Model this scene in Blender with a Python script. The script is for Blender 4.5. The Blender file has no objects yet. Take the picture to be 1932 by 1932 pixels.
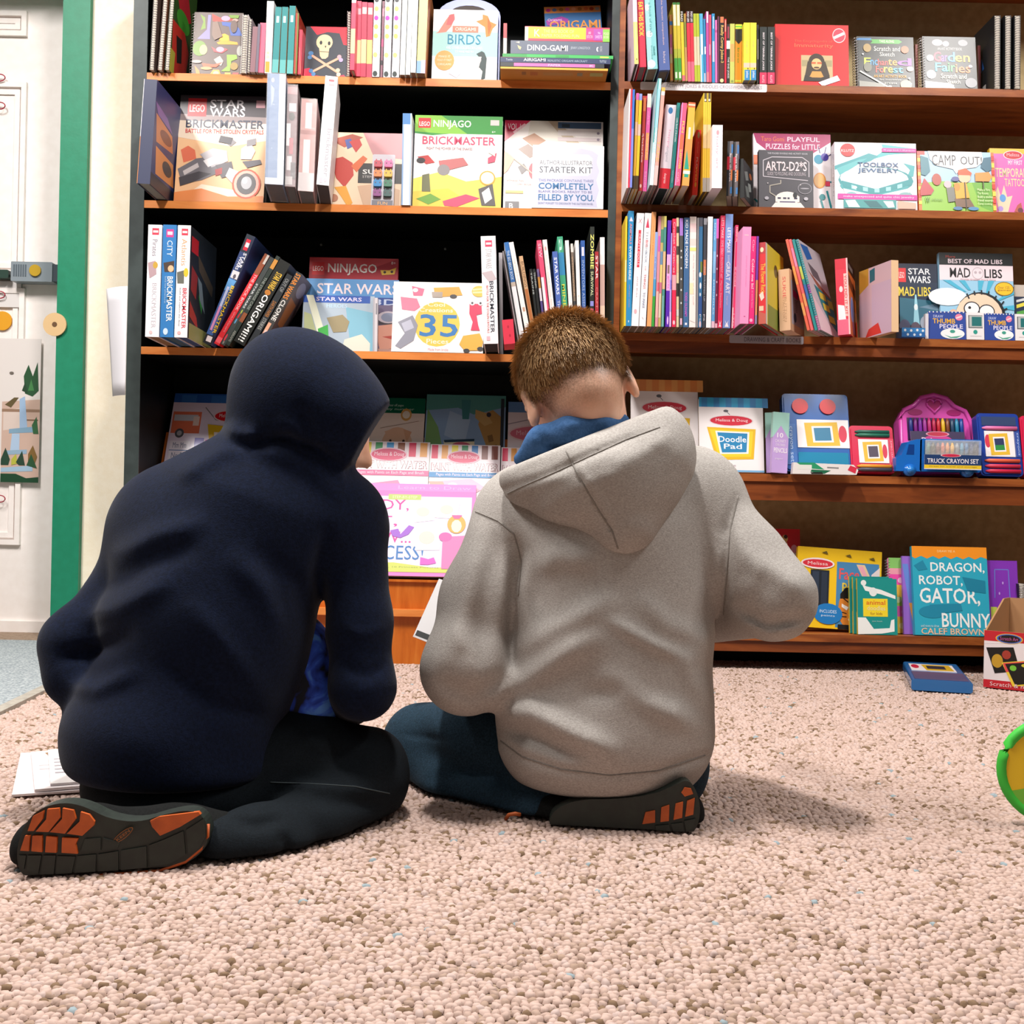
import bpy, bmesh, math, random
import numpy as np
from mathutils import Vector, Matrix

# ---------------------------------------------------------------- camera
sc = bpy.context.scene
COL = sc.collection
F, CH, ROLL = 2080.0, 0.41, math.radians(1.22)
cam = bpy.data.cameras.new('camera')
cam.sensor_width = 36.0
cam.lens = F / 1932 * 36
cam_o = bpy.data.objects.new('camera', cam)
cam_o.matrix_world = Matrix.Translation((0, 0, CH)) @ Matrix.Rotation(math.radians(90), 4, 'X') @ Matrix.Rotation(ROLL, 4, 'Z')
COL.objects.link(cam_o)
sc.camera = cam_o

# ---------------------------------------------------------------- light and exposure
sc.view_settings.view_transform = 'Standard'
sc.view_settings.look = 'None'
sc.view_settings.gamma = 1.0
sc.view_settings.use_curve_mapping = False
sc.view_settings.exposure = 0.0
world = bpy.data.worlds.new('room_light')
sc.world = world
world.use_nodes = True
world.node_tree.nodes['Background'].inputs[0].default_value = (1.0, 0.95, 0.92, 1)
world.node_tree.nodes['Background'].inputs[1].default_value = 0.06


def area(name, loc, sx, sy, watts, color=(1, 0.955, 0.915)):
    l = bpy.data.lights.new(name, 'AREA')
    l.shape = 'RECTANGLE'
    l.size, l.size_y = sx, sy
    l.energy = watts
    l.color = color
    o = bpy.data.objects.new(name, l)
    o.location = loc
    COL.objects.link(o)
    return o


# rows of fluorescent ceiling fittings over the shop floor
for lx, ly, e, sx_, sy_ in ((-1.65, 1.5, 92, 0.3, 1.2), (-0.2, 1.5, 78, 0.14, 0.5), (1.65, 1.5, 66, 0.3, 1.2), (-1.3, -0.6, 7, 0.3, 1.2), (0.5, -0.6, 7, 0.3, 1.2), (-0.4, -2.4, 4, 0.3, 1.2)):
    area('ceiling_light', (lx, ly, 2.65), sx_, sy_, e)

# ---------------------------------------------------------------- pixel to room
cr, sr = math.cos(ROLL), math.sin(ROLL)


def ray(px, py):
    u, v = (px - 966) / F, (966 - py) / F
    return u * cr - v * sr, u * sr + v * cr


def atY(px, py, Y):
    u, v = ray(px, py)
    return Vector((u * Y, Y, CH + v * Y))


def atZ(px, py, z):
    u, v = ray(px, py)
    Y = (z - CH) / v
    return Vector((u * Y, Y, z))


# ---------------------------------------------------------------- materials
def lin(h):
    h = h.lstrip('#')
    if len(h) == 3:
        h = ''.join(c * 2 for c in h)
    return tuple(((int(h[i:i + 2], 16) / 255 + 0.055) / 1.055) ** 2.4 if int(h[i:i + 2], 16) > 10 else int(h[i:i + 2], 16) / 255 / 12.92 for i in (0, 2, 4))


PAPER = 0.82   # printed stock is a little darker than its nominal ink colours
_mats = {}


def M(h, rough=0.42, name='print', spec=0.5):
    k = (h, rough, spec)
    if k not in _mats:
        m = bpy.data.materials.new(name + '_' + h)
        m.use_nodes = True
        b = m.node_tree.nodes['Principled BSDF']
        b.inputs['Base Color'].default_value = (*(c * PAPER for c in lin(h)), 1)
        b.inputs['Roughness'].default_value = rough
        b.inputs['Specular IOR Level'].default_value = spec
        _mats[k] = m
    return _mats[k]


class NT:
    def __init__(s, name):
        s.m = bpy.data.materials.new(name)
        s.m.use_nodes = True
        s.t = s.m.node_tree
        s.b = s.t.nodes['Principled BSDF']

    def n(s, typ, ins=None, **kw):
        n = s.t.nodes.new('ShaderNode' + typ)
        for k, v in kw.items():
            setattr(n, k, v)
        for k, v in (ins or {}).items():
            if hasattr(v, 'is_output'):
                s.t.links.new(v, n.inputs[k])
            else:
                n.inputs[k].default_value = v
        return n

    def ln(s, a, b):
        s.t.links.new(a, b)

    def ramp(s, fac, stops):
        n = s.n('ValToRGB', {'Fac': fac})
        e = n.color_ramp.elements
        while len(e) < len(stops):
            e.new(0.5)
        for i, (p, c) in enumerate(stops):
            e[i].position = p
            e[i].color = (*lin(c), 1)
        return n.outputs[0]


def wood(name, dark, mid, light, scale=(1, 1, 1), rough=0.38):
    q = NT(name)
    co = q.n('TexCoord').outputs['Object']
    mp = q.n('Mapping', {'Vector': co, 'Scale': scale}).outputs[0]
    nz = q.n('TexNoise', {'Vector': mp, 'Scale': 3.0, 'Detail': 6.0, 'Roughness': 0.62, 'Distortion': 0.8}).outputs[0]
    kn = q.n('TexVoronoi', {'Vector': q.n('Mapping', {'Vector': co, 'Scale': (5, 5, 14)}).outputs[0], 'Scale': 1.0}).outputs['Distance']
    c = q.ramp(nz, [(0.3, dark), (0.5, mid), (0.72, light)])
    kr = q.ramp(kn, [(0.0, '301004'), (0.09, 'ffffff')])
    mx = q.n('MixRGB', {'Fac': 0.55, 'Color1': c, 'Color2': kr}, blend_type='MULTIPLY').outputs[0]
    q.ln(mx, q.b.inputs['Base Color'])
    q.b.inputs['Roughness'].default_value = rough
    bp = q.n('Bump', {'Height': nz, 'Strength': 0.15, 'Distance': 0.002})
    q.ln(bp.outputs[0], q.b.inputs['Normal'])
    return q.m


def noisy(name, c1, c2, scale, rough=0.8, bump=0.0, bscale=None, detail=3.0):
    q = NT(name)
    co = q.n('TexCoord').outputs['Object']
    nz = q.n('TexNoise', {'Vector': co, 'Scale': scale, 'Detail': detail}).outputs[0]
    q.ln(q.ramp(nz, [(0.35, c1), (0.65, c2)]), q.b.inputs['Base Color'])
    q.b.inputs['Roughness'].default_value = rough
    if bump:
        n2 = q.n('TexNoise', {'Vector': co, 'Scale': bscale or scale, 'Detail': 3.0}).outputs[0]
        q.ln(q.n('Bump', {'Height': n2, 'Strength': bump, 'Distance': 0.002}).outputs[0], q.b.inputs['Normal'])
    return q.m


# ---------------------------------------------------------------- mesh builder
class MB:
    """collects faces and links them as one mesh object"""

    def __init__(s):
        s.v, s.f, s.m, s.mats, s.sm = [], [], [], [], []

    def slot(s, mat):
        if mat not in s.mats:
            s.mats.append(mat)
        return s.mats.index(mat)

    def add(s, vs, fs, mat, smooth=False):
        o = len(s.v)
        k = s.slot(mat)
        s.v += [tuple(v) for v in vs]
        for f in fs:
            s.f.append(tuple(i + o for i in f))
            s.m.append(k)
            s.sm.append(smooth)
        return s

    def box(s, x0, y0, z0, x1, y1, z1, mat, X=None):
        vs = [Vector((x, y, z)) for x in (x0, x1) for y in (y0, y1) for z in (z0, z1)]
        if X is not None:
            vs = [X @ v for v in vs]
        return s.add(vs, [(0, 1, 3, 2), (4, 6, 7, 5), (0, 4, 5, 1), (2, 3, 7, 6), (0, 2, 6, 4), (1, 5, 7, 3)], mat)

    def bev(s, x0, y0, z0, x1, y1, z1, r, mat, X=None):
        """box with its vertical edges along y rounded (an extruded rounded rectangle in xz)"""
        pts = []
        for cx, cz, a0 in ((x1 - r, z1 - r, 0), (x0 + r, z1 - r, 90), (x0 + r, z0 + r, 180), (x1 - r, z0 + r, 270)):
            for k in range(5):
                a = math.radians(a0 + k * 22.5)
                pts.append((cx + r * math.cos(a), cz + r * math.sin(a)))
        return s.prism(pts, y0, y1, mat, X)

    def prism(s, pts, y0, y1, mat, X=None, smooth=False):
        """polygon in xz extruded along y"""
        n = len(pts)
        vs = [Vector((p[0], y0, p[1])) for p in pts] + [Vector((p[0], y1, p[1])) for p in pts]
        if X is not None:
            vs = [X @ v for v in vs]
        fs = [tuple(range(n)), tuple(range(2 * n - 1, n - 1, -1))]
        fs += [(i, i + n, (i + 1) % n + n, (i + 1) % n) for i in range(n)]
        return s.add(vs, fs, mat, smooth)

    def tube(s, path, r, mat, n=8, closed=False, smooth=True):
        path = [Vector(p) for p in path]
        rs = r if isinstance(r, (list, tuple)) else [r] * len(path)
        vs, fs, L = [], [], len(path)
        for i, p in enumerate(path):
            a = path[i - 1] if (i or closed) else p
            b = path[(i + 1) % L] if (i < L - 1 or closed) else p
            t = (b - a).normalized()
            q = Vector((0, 0, 1)) if abs(t.z) < 0.9 else Vector((1, 0, 0))
            e1 = t.cross(q).normalized()
            e2 = t.cross(e1)
            for k in range(n):
                an = 2 * math.pi * k / n
                vs.append(p + (e1 * math.cos(an) + e2 * math.sin(an)) * rs[i])
        for i in range(L if closed else L - 1):
            j = (i + 1) % L
            fs += [(i * n + k, i * n + (k + 1) % n, j * n + (k + 1) % n, j * n + k) for k in range(n)]
        if not closed:
            fs += [tuple(range(n - 1, -1, -1)), tuple(range((L - 1) * n, L * n))]
        return s.add(vs, fs, mat, smooth)

    def build(s, name, parent=None, X=None):
        me = bpy.data.meshes.new(name)
        me.from_pydata(s.v, [], s.f)
        for m in s.mats:
            me.materials.append(m)
        me.polygons.foreach_set('material_index', s.m)
        me.polygons.foreach_set('use_smooth', s.sm)
        me.update()
        return link(name, me, parent, X)


def link(name, me, parent=None, X=None):
    o = bpy.data.objects.new(name, me)
    COL.objects.link(o)
    if X is not None:
        o.matrix_world = X
    if parent is not None:
        o.parent = parent
    return o


def tag(o, label=None, cat=None, group=None, kind=None):
    if label:
        o['label'] = label
    if cat:
        o['category'] = cat
    if group:
        o['group'] = group
    if kind:
        o['kind'] = kind
    return o


def thing(name, label, cat, X=None, group=None):
    o = bpy.data.objects.new(name, None)
    o.empty_display_size = 0.02
    COL.objects.link(o)
    if X is not None:
        o.matrix_world = X
    return tag(o, label, cat, group)


def clip_poly(pts, x0, x1, y0, y1):
    return [(min(max(x, x0), x1), min(max(y, y0), y1)) for x, y in pts]


# ---------------------------------------------------------------- lettering and flat print
_glyph = {}


def glyphs(body, bold):
    k = (body, bold)
    if k not in _glyph:
        cu = bpy.data.curves.new('lettering', 'FONT')
        cu.body = body
        cu.resolution_u = 2
        cu.offset = 0.013 * bold
        ob = bpy.data.objects.new('lettering', cu)
        COL.objects.link(ob)
        dg = bpy.context.evaluated_depsgraph_get()
        me = bpy.data.meshes.new_from_object(ob.evaluated_get(dg))
        n = len(me.vertices)
        co = np.zeros(n * 3)
        me.vertices.foreach_get('co', co)
        co = co.reshape(-1, 3)[:, :2]
        fs = [tuple(p.vertices) for p in me.polygons]
        bpy.data.objects.remove(ob)
        bpy.data.curves.remove(cu)
        bpy.data.meshes.remove(me)
        lo, hi = co.min(0), co.max(0)
        _glyph[k] = ((co - lo) / (hi - lo), fs)
    return _glyph[k]


LAY = 0.00008


def art(mb, spec, O, U, V, N, layer0=1, rough=0.42):
    """flat print on a face: O top left corner, U across, V down, N outwards; spec in percent"""
    O, U, V, N = Vector(O), Vector(U), Vector(V), Vector(N)
    lay = layer0

    def pt(x, y):
        return O + U * (x / 100) + V * (y / 100) + N * (LAY * lay)

    for cmd in spec.split(';'):
        cmd = cmd.strip()
        if not cmd:
            continue
        w = cmd.split(' ')
        c = w[0]
        if c == 'r':
            x0, y0, x1, y1 = map(float, w[1:5])
            mb.add([pt(x0, y0), pt(x0, y1), pt(x1, y1), pt(x1, y0)], [(0, 1, 2, 3)], M(w[5], rough))
        elif c == 'e':
            cx, cy, rx, ry = map(float, w[1:5])
            n = 20 if rx > 4 else 10
            mb.add([pt(cx + rx * math.cos(-6.2832 * i / n), cy - ry * math.sin(-6.2832 * i / n) * -1) for i in range(n)], [tuple(range(n))], M(w[5], rough))
        elif c == 'p':
            q = list(map(float, w[2:]))
            P = list(zip(q[::2], q[1::2]))
            ar = sum(P[i - 1][0] * P[i][1] - P[i][0] * P[i - 1][1] for i in range(len(P)))
            if ar > 0:
                P.reverse()
            mb.add([pt(*a) for a in P], [tuple(range(len(P)))], M(w[1], rough))
        elif c == 'l':
            x0, y0, x1, y1, t = map(float, w[1:6])
            a, b = U.length, V.length
            dx, dy = (x1 - x0) * a, (y1 - y0) * b
            L = math.hypot(dx, dy) or 1
            ox, oy = -dy / L * t / 2, dx / L * t / 2 * a / b
            P = [(x0 + ox, y0 + oy), (x1 + ox, y1 + oy), (x1 - ox, y1 - oy), (x0 - ox, y0 - oy)]
            mb.add([pt(*q) for q in P], [(0, 1, 2, 3)], M(w[6], rough))
        elif c in 'tTvV':
            x0, y0, x1, y1 = map(float, w[1:5])
            co, fs = glyphs(' '.join(w[6:]), c in 'TV')
            if c in 'tT':
                vs = [pt(x0 + (x1 - x0) * a, y1 - (y1 - y0) * b) for a, b in co]
            else:
                vs = [pt(x0 + (x1 - x0) * b, y0 + (y1 - y0) * a) for a, b in co]
            mb.add(vs, fs, M(w[5], rough))
        lay += 1
    return lay
# ---------------------------------------------------------------- the setting
YF = 2.93           # plane of the shelf fronts
YW = 3.24           # wall behind the shelves
YD = 3.47           # door plane
zL = [atY(700, 146, YF).z, atY(700, 387, YF).z, atY(700, 663, YF).z]
zR = [atY(1400, 158, YF).z, atY(1400, 389.5, YF).z, atY(1400, 632, YF).z, atY(1400, 893, YF).z, atY(1600, 1198, YF).z]
TH = 0.02

m_wall = noisy('cream_wall_paint', 'f9ecd2', 'fcf1da', 60, 0.75, 0.12, 220)
m_door = noisy('white_door_paint', 'efe6e1', 'f4ece8', 30, 0.45)
m_green = noisy('green_trim_paint', '0b7a58', '10805e', 40, 0.5, 0.08, 120)
m_black = noisy('black_laminate', '020504', '060a09', 30, 0.5)
m_black.node_tree.nodes['Principled BSDF'].inputs['Specular IOR Level'].default_value = 0.12
m_edge = noisy('black_laminate_edge', '26302f', '303a39', 30, 0.5)
m_shelfL = wood('orange_shelf_wood', 'c06a2c', 'd07c3a', 'd98a48', (1.5, 12, 12))
m_shelfR = wood('brown_shelf_wood', '6c3312', '8f4c1f', 'a5622d', (1.2, 10, 10))
m_apron_shade = wood('shaded_brown_wood', '522309', '703512', '86451b', (1.2, 10, 10))  # the shelf wood again, darkened for the shade on the recessed aprons
m_disp = wood('orange_display_wood', 'a6510f', 'b85f18', 'c46f26', (14, 14, 1.5))

# carpet: ground under the loops, its colour darkened as shade in their gaps
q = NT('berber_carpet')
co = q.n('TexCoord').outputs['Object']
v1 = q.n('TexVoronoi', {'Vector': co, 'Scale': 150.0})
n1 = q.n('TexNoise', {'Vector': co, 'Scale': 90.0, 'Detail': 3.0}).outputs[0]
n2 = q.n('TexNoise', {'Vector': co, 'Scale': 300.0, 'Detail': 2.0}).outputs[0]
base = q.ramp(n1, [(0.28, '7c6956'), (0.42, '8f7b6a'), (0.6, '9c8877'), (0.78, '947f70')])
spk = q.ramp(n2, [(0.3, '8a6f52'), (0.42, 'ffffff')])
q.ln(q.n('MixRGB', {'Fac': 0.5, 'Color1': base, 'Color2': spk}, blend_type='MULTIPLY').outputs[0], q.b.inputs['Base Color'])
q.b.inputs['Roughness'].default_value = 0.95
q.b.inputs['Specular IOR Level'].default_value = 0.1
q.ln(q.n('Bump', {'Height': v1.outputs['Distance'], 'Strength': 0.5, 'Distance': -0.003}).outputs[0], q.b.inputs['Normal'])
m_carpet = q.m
m_mat = noisy('grey_mat_loops', '6f7a80', 'a9b0b2', 190, 0.95, 0.6, 170)
m_strip = noisy('mat_edging', '8f897f', 'a39d92', 60, 0.7)

XL, XR = -2.6, 2.9
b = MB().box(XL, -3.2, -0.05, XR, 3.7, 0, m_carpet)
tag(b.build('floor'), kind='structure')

# green casing and door to the left, cream wall between
xd1 = atY(112, 600, YW).x
xd2 = atY(163, 600, YW).x
b = MB().box(xd2 - 0.03, YW, 0, XR, YW + 0.1, 2.75, m_wall)
tag(b.build('wall_back'), kind='structure')
b = MB().box(XL, YW, 2.12, xd2 - 0.03, YW + 0.1, 2.75, m_wall).box(XL, YW, 0, -1.98, YW + 0.1, 2.12, m_wall)
tag(b.build('wall_left_return'), kind='structure').name = 'wall_left'
b = MB()
b.box(xd1, YW - 0.02, 0, xd2, YD + 0.05, 2.1, m_green)
tag(b.build('trim_1'), kind='structure')
tag(MB().box(-2.0, YW - 0.02, 2.04, xd1, YD + 0.05, 2.12, m_green).build('trim_2'), kind='structure')
# door leaf with raised mouldings
dl = tag(MB().box(-1.95, YD, 0.035, xd1, YD + 0.045, 2.03, m_door).build('door_1'), kind='structure')


def moulding(x0, z0, x1, z1):
    b = MB()
    for k, (o, y) in enumerate(((0, 0.012), (0.022, 0.006))):
        w = 0.016
        a0, c0, a1, c1 = x0 + o, z0 + o, x1 - o, z1 - o
        for q4 in ((a0, c0, a1, c0 + w), (a0, c1 - w, a1, c1), (a0, c0 + w, a0 + w, c1 - w), (a1 - w, c0 + w, a1, c1 - w)):
            b.box(q4[0], YD - y, q4[1], q4[2], YD, q4[3], m_door)
    return b.build('door_panel_moulding', dl)


def dz(py, px=40):
    return atY(px, py, YD).z


dx = lambda px, py: atY(px, py, YD).x
moulding(-1.85, dz(70), dx(53, 40), 1.95)
moulding(-1.85, dz(520), dx(50, 300), dz(157))
moulding(-1.85, dz(1028), dx(40, 980), dz(545))
MB().box(-1.95, YD - 0.012, 0.0, xd1, YD, 0.035, m_door).build('door_sill', dl)

# grey mat by the door with its edging strip
xa_ = atY(250, 150, YF).x
pa, pb = atZ(0, 1352, 0), atZ(98, 1303, 0)
d = (pb - pa).normalized()
p0 = pa - d * 1.2
p1 = pb + d * ((YF - 0.02 - pb.y) / d.y)
n = Vector((-abs(d.y), abs(d.x), 0))
if n.dot(d) ** 2 > 0.01:
    n.y = -n.y
n_mat = n.copy()
gm = thing('door_mat', 'grey blue looped door mat with a beige edging strip by the door', 'mat', Matrix.Translation((p0 + p1) / 2))
o = (p0 + p1) / 2
y1 = YD - 0.02
top = lambda p: Vector((p.x + n.x / n.y * (y1 - p.y), y1, 0))
q0, q1 = p0 + n * 0.026, p1 + n * 0.026
vs = [v - o for v in (q0, q1, Vector((q1.x, YW - 0.03, 0)), Vector((-1.9, YW - 0.03, 0)), Vector((-1.9, q0.y + 0.2, 0)))]
vs = [v + Vector((0, 0, z)) for z in (0.0005, 0.007) for v in vs]
k = len(vs) // 2
MB().add(vs, [tuple(range(k - 1, -1, -1)), tuple(range(k, 2 * k))] + [(i, (i + 1) % k, (i + 1) % k + k, i + k) for i in range(k)], m_mat).build('mat_pile', gm)
vs = [v - o + Vector((0, 0, z)) for z in (0.0005, 0.009) for v in (p0, p1, q1, q0)]
MB().add(vs, [(3, 2, 1, 0), (4, 5, 6, 7), (0, 1, 5, 4), (1, 2, 6, 5), (2, 3, 7, 6), (3, 0, 4, 7)], m_strip).build('edging_strip', gm)

# ---------------------------------------------------------------- bookcases
xa, xb_ = atY(250, 150, YF).x, atY(277, 150, YF).x
xc, xe = atY(1146, 450, YF).x, atY(1160.5, 450, YF).x
xf = atY(1172, 450, YF).x
YB = YW - 0.005
bl = thing('bookcase', 'tall black bookcase with orange wooden shelves behind the two children', 'bookcase', Matrix.Translation(((xa + xe) / 2, YF + 0.15, 0)))
PI_ = bl.matrix_world.inverted()


def part(mb, name, par):
    return mb.build(name, par, par.matrix_world.inverted())


def place(o, par):
    return o


def kid(mb, name, par):
    """geometry given in room coordinates, parented to a thing that stands somewhere"""
    Xi = par.matrix_world.inverted()
    mb.v = [tuple(Xi @ Vector(v)) for v in mb.v]
    return mb.build(name, par)


for a0, a1 in ((xa, xb_), (xc, xe)):
    b = MB().box(a0, YF + 0.002, 0, a1, YB, 1.95, m_black)
    b.box(a0, YF - 0.002, 0, a1, YF + 0.002, 1.95, m_edge)
    kid(b, 'side_panel', bl)
kid(MB().box(xb_, YB - 0.012, 0, xc, YB, 1.95, m_black), 'back_panel', bl)
kid(MB().box(xb_, YF, 1.93, xc, YB - 0.012, 1.95, m_black), 'top_panel', bl)
for z in zL:
    sh = kid(MB().box(xb_, YF + 0.002, z - TH, xc, YB - 0.012, z, m_black), 'shelf', bl)
    kid(MB().box(xb_, YF - 0.001, z - TH, xc, YF + 0.002, z, m_shelfL), 'edge_band', bl)
m_screw = M('9aa3a0', 0.3, 'steel')
for sx, sy in ((606, 462), (840, 470)):
    p = atY(sx, sy, YB - 0.0125)
    kid(MB().tube([p, p - Vector((0, 0.003, 0))], 0.0035, m_screw, 8), 'screw', bl)

br = thing('bookcase', 'long brown wooden bookcase fixed to the cream wall beside the black one', 'bookcase', Matrix.Translation((0.9, YF + 0.15, 0)))
XE = 1.72
kid(MB().box(xe + 0.0005, YF, 0.0, xf, YB, 1.95, m_shelfR), 'side_panel', br)
kid(MB().box(XE - 0.02, YF, 0.0, XE, YB, 1.95, m_shelfR), 'side_panel', br)
for i, z in enumerate(zR):
    b = MB().box(xf, YF, z - TH, XE - 0.02, YB, z, m_shelfR)
    kid(b, 'shelf', br)
for i, hgt in ((2, 0.03), (3, 0.05), (4, 0.03)):
    z = zR[i] - TH
    kid(MB().box(xf, YF + 0.006, z - hgt, XE - 0.02, YF + 0.028, z, m_apron_shade), 'apron', br)
m_back_shade = noisy('shade_tan_board', 'a89468', 'b8a478', 40, 0.7)  # boards added over the cream wall, shelf shade put into their colour
for i in range(4):
    kid(MB().box(xf, YB - 0.006, zR[i + 1], XE - 0.02, YB - 0.0005, zR[i] - TH, m_back_shade), 'back_panel', br)  # added board, darkens the wall of each bay
kid(MB().box(xf, YB - 0.006, zR[0], XE - 0.02, YB - 0.0005, 1.93, m_back_shade), 'back_panel', br)
kid(MB().box(xf, YF + 0.2, 0, XE - 0.02, YF + 0.22, zR[4] - TH - 0.03, m_black), 'kick_board', br)  # black colour stands in for the shade in the void below the shelf
kid(MB().box(xf, YF, 1.93, XE - 0.02, YB, 1.95, m_shelfR), 'top_panel', br)

# label strips on two shelf edges
def shelf_label(x0, x1, py, z, text, label, col='f3e9ea', tc='9d93a4'):
    a, c = atY(x0, py, YF - 0.001), atY(x1, py, YF - 0.001)
    t = thing('shelf_label', label, 'label', Matrix.Translation((a.x, YF - 0.0005, z - 0.001)))
    w = c.x - a.x
    MB().bev(0, -0.0012, -0.021, w, 0, 0.0, 0.004, M(col, 0.3)).build('strip', t)
    b = MB()
    art(b, 't 20 22 96 78 %s %s' % (tc, text), (0, -0.0013, -0.0), (w, 0, 0), (0, 0, -0.021), (0, -1, 0))
    b.build('lettering', t)


shelf_label(1208, 1447, 165, zR[0], 'ACTIVITY·JOKES & RIDDLES·CROSSWORD BOOKS', 'long white label strip on the shelf edge under the joke and riddle books')
shelf_label(1376, 1516, 640, zR[2], 'DRAWING & CRAFT BOOKS', 'short silvery label strip on the shelf edge under the tan boxed kit', 'b9b9c4', '5a5a68')
# ---------------------------------------------------------------- books and pads
def I_(*a):
    return Matrix.Translation(a)


def RX(a):
    return Matrix.Rotation(math.radians(a), 4, 'X')


def RY(a):
    return Matrix.Rotation(math.radians(a), 4, 'Y')


def RZ(a):
    return Matrix.Rotation(math.radians(a), 4, 'Z')


PAGE = 'cfc6b8'
m_wire = M('c9c4c6', 0.25, 'wire')
m_wire.node_tree.nodes['Principled BSDF'].inputs['Metallic'].default_value = 0.6


def clear_wrap(name='shrink_wrap'):
    q = NT(name)
    q.b.inputs['Base Color'].default_value = (1, 1, 1, 1)
    q.b.inputs['Roughness'].default_value = 0.08
    q.b.inputs['Alpha'].default_value = 0.16
    co = q.n('TexCoord').outputs['Object']
    nz = q.n('TexNoise', {'Vector': co, 'Scale': 45.0, 'Detail': 4.0}).outputs[0]
    q.ln(q.n('Bump', {'Height': nz, 'Strength': 0.9, 'Distance': 0.006}).outputs[0], q.b.inputs['Normal'])
    return q.m


m_wrap = clear_wrap()


def u_cover(w, d, h, c, mat):
    pts = [(0, 0), (w, 0), (w, d), (w - c, d), (w - c, c), (c, c), (c, d), (0, d)]
    n = len(pts)
    vs = [(x, y, z) for z in (0, h) for x, y in pts]
    fs = [tuple(range(n - 1, -1, -1)), tuple(range(n, 2 * n))] + [(i, (i + 1) % n, (i + 1) % n + n, i + n) for i in range(n)]
    return MB().add(vs, fs, mat)


def coil(x0, y0, z0, z1, r, pitch, wr=0.0007):
    n = max(2, int((z1 - z0) / pitch))
    pts = [(x0 + r * math.cos(6.2832 * k / 6), y0 + r * math.sin(6.2832 * k / 6), z0 + (z1 - z0) * k / (6 * n)) for k in range(6 * n + 1)]
    return MB().tube(pts, wr, m_wire, 4)


def spine_book(X, w, d, h, col, spine='', right='', left='', pages=PAGE, kind='b', lab='', cat='book', group=None, name=None, rough=0.42):
    nm = name or {'b': 'book', 'h': 'book', 'x': 'boxed_kit', 's': 'spiral_book', 'w': 'wrapped_book', 'r': 'book', 'f': 'book'}[kind]
    t = thing(nm, lab, cat, X, group)
    mt = M(col, rough)
    c = 0.0022 if kind in 'hwr' else min(0.0009, w * 0.16)
    if kind == 'x':
        MB().box(0, 0, 0, w, d, h, mt).build('box_body', t)
    elif kind == 's':
        MB().box(0, 0.004, 0, 0.0011, d, h, mt).build('front_cover', t)
        MB().box(w - 0.0011, 0.004, 0, w, d, h, mt).build('back_cover', t)
        MB().box(0.0013, 0.005, 0.001, w - 0.0013, d - 0.002, h - 0.001, M(pages, 0.8)).build('page_block', t)
        coil(w / 2, w * 0.3, 0.003, h - 0.003, w * 0.43, 0.0062, 0.0010).build('wire_coil', t)
    elif kind == 'f':          # fore edge to the front
        MB().box(0, 0, 0, c * 2, d, h, mt).build('front_cover', t)
        MB().box(w - c * 2, 0, 0, w, d, h, mt).build('back_cover', t)
        MB().box(c * 2, 0.003, 0.003, w - c * 2, d, h - 0.003, M(pages, 0.8)).build('page_block', t)
    else:
        if kind == 'r':        # rounded spine
            k = 7
            arc = [(w / 2 - w / 2 * math.cos(math.pi * i / k), w * 0.36 - w * 0.36 * math.sin(math.pi * i / k)) for i in range(k + 1)]
            pts = arc + [(w, d), (w - c, d), (w - c, w * 0.36 + c), (c, w * 0.36 + c), (c, d), (0, d)]
            n = len(pts)
            vs = [(x, y, z) for z in (0, h) for x, y in pts]
            fs = [tuple(range(n - 1, -1, -1)), tuple(range(n, 2 * n))] + [(i, (i + 1) % n, (i + 1) % n + n, i + n) for i in range(n)]
            MB().add(vs, fs, mt).build('cover', t)
            MB().box(c, w * 0.36 + c, 0.003, w - c, d - 0.003, h - 0.003, M(pages, 0.8)).build('page_block', t)
        else:
            u_cover(w, d, h, c, mt).build('cover', t)
            o = 0.003 if kind in 'hw' else 0.0004
            MB().box(c, c, o, w - c, d - 0.002, h - o, M(pages, 0.8)).build('page_block', t)
    if spine:
        b = MB()
        art(b, 'r 0 0 100 100 %s;' % col + spine, (0, 0, h), (w, 0, 0), (0, 0, -h), (0, -1, 0), rough=rough)
        b.build('spine_print', t)
    if right:
        b = MB()
        art(b, right, (w, 0, h), (0, d, 0), (0, 0, -h), (1, 0, 0), rough=rough)
        b.build('cover_print', t)
    if left:
        b = MB()
        art(b, left, (0, d, h), (0, -d, 0), (0, 0, -h), (-1, 0, 0), rough=rough)
        b.build('cover_print', t)
    if kind == 'w':
        e = 0.0012
        MB().box(-e, -e - 0.002, -0.0, w + e, d, h + e, m_wrap).build('shrink_wrap', t)
    return t


def S(z, xb, yb, xt, yt, w, col, lab, spine='', d=0.2, yaw=0, kind='b', right='', left='', Y=None, pages=PAGE, **k):
    """book with its spine to the front; pixel of the lower left and upper left spine corners"""
    lift = 0.0
    for _ in range(3):
        if Y is None:
            P = atZ(xb, yb, z + lift)
            P = atY(xb, yb, min(max(P.y, YF - 0.17), YF + 0.04))
        else:
            P = atY(xb, yb, Y)
        T = atY(xt, yt, P.y)
        dx, dzz = T.x - P.x, T.z - (z + lift)
        a = math.degrees(math.atan2(dx, dzz))
        h = math.hypot(dx, dzz)
        wm = w * P.y / F / max(0.3, math.cos(math.radians(yaw)))
        lift = wm * math.sin(math.radians(a)) if a > 0 else 0.0
    P.z = z + 0.0004
    dd = min(d, (YB - 0.016 - P.y) / max(0.5, math.cos(math.radians(yaw))) - wm * abs(math.sin(math.radians(yaw))))
    X = I_(P.x, P.y, P.z + lift) @ RZ(yaw) @ RY(a)
    return spine_book(X, wm * 0.955, dd, h, col, spine, right, left, pages, kind, lab, **k)


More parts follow.
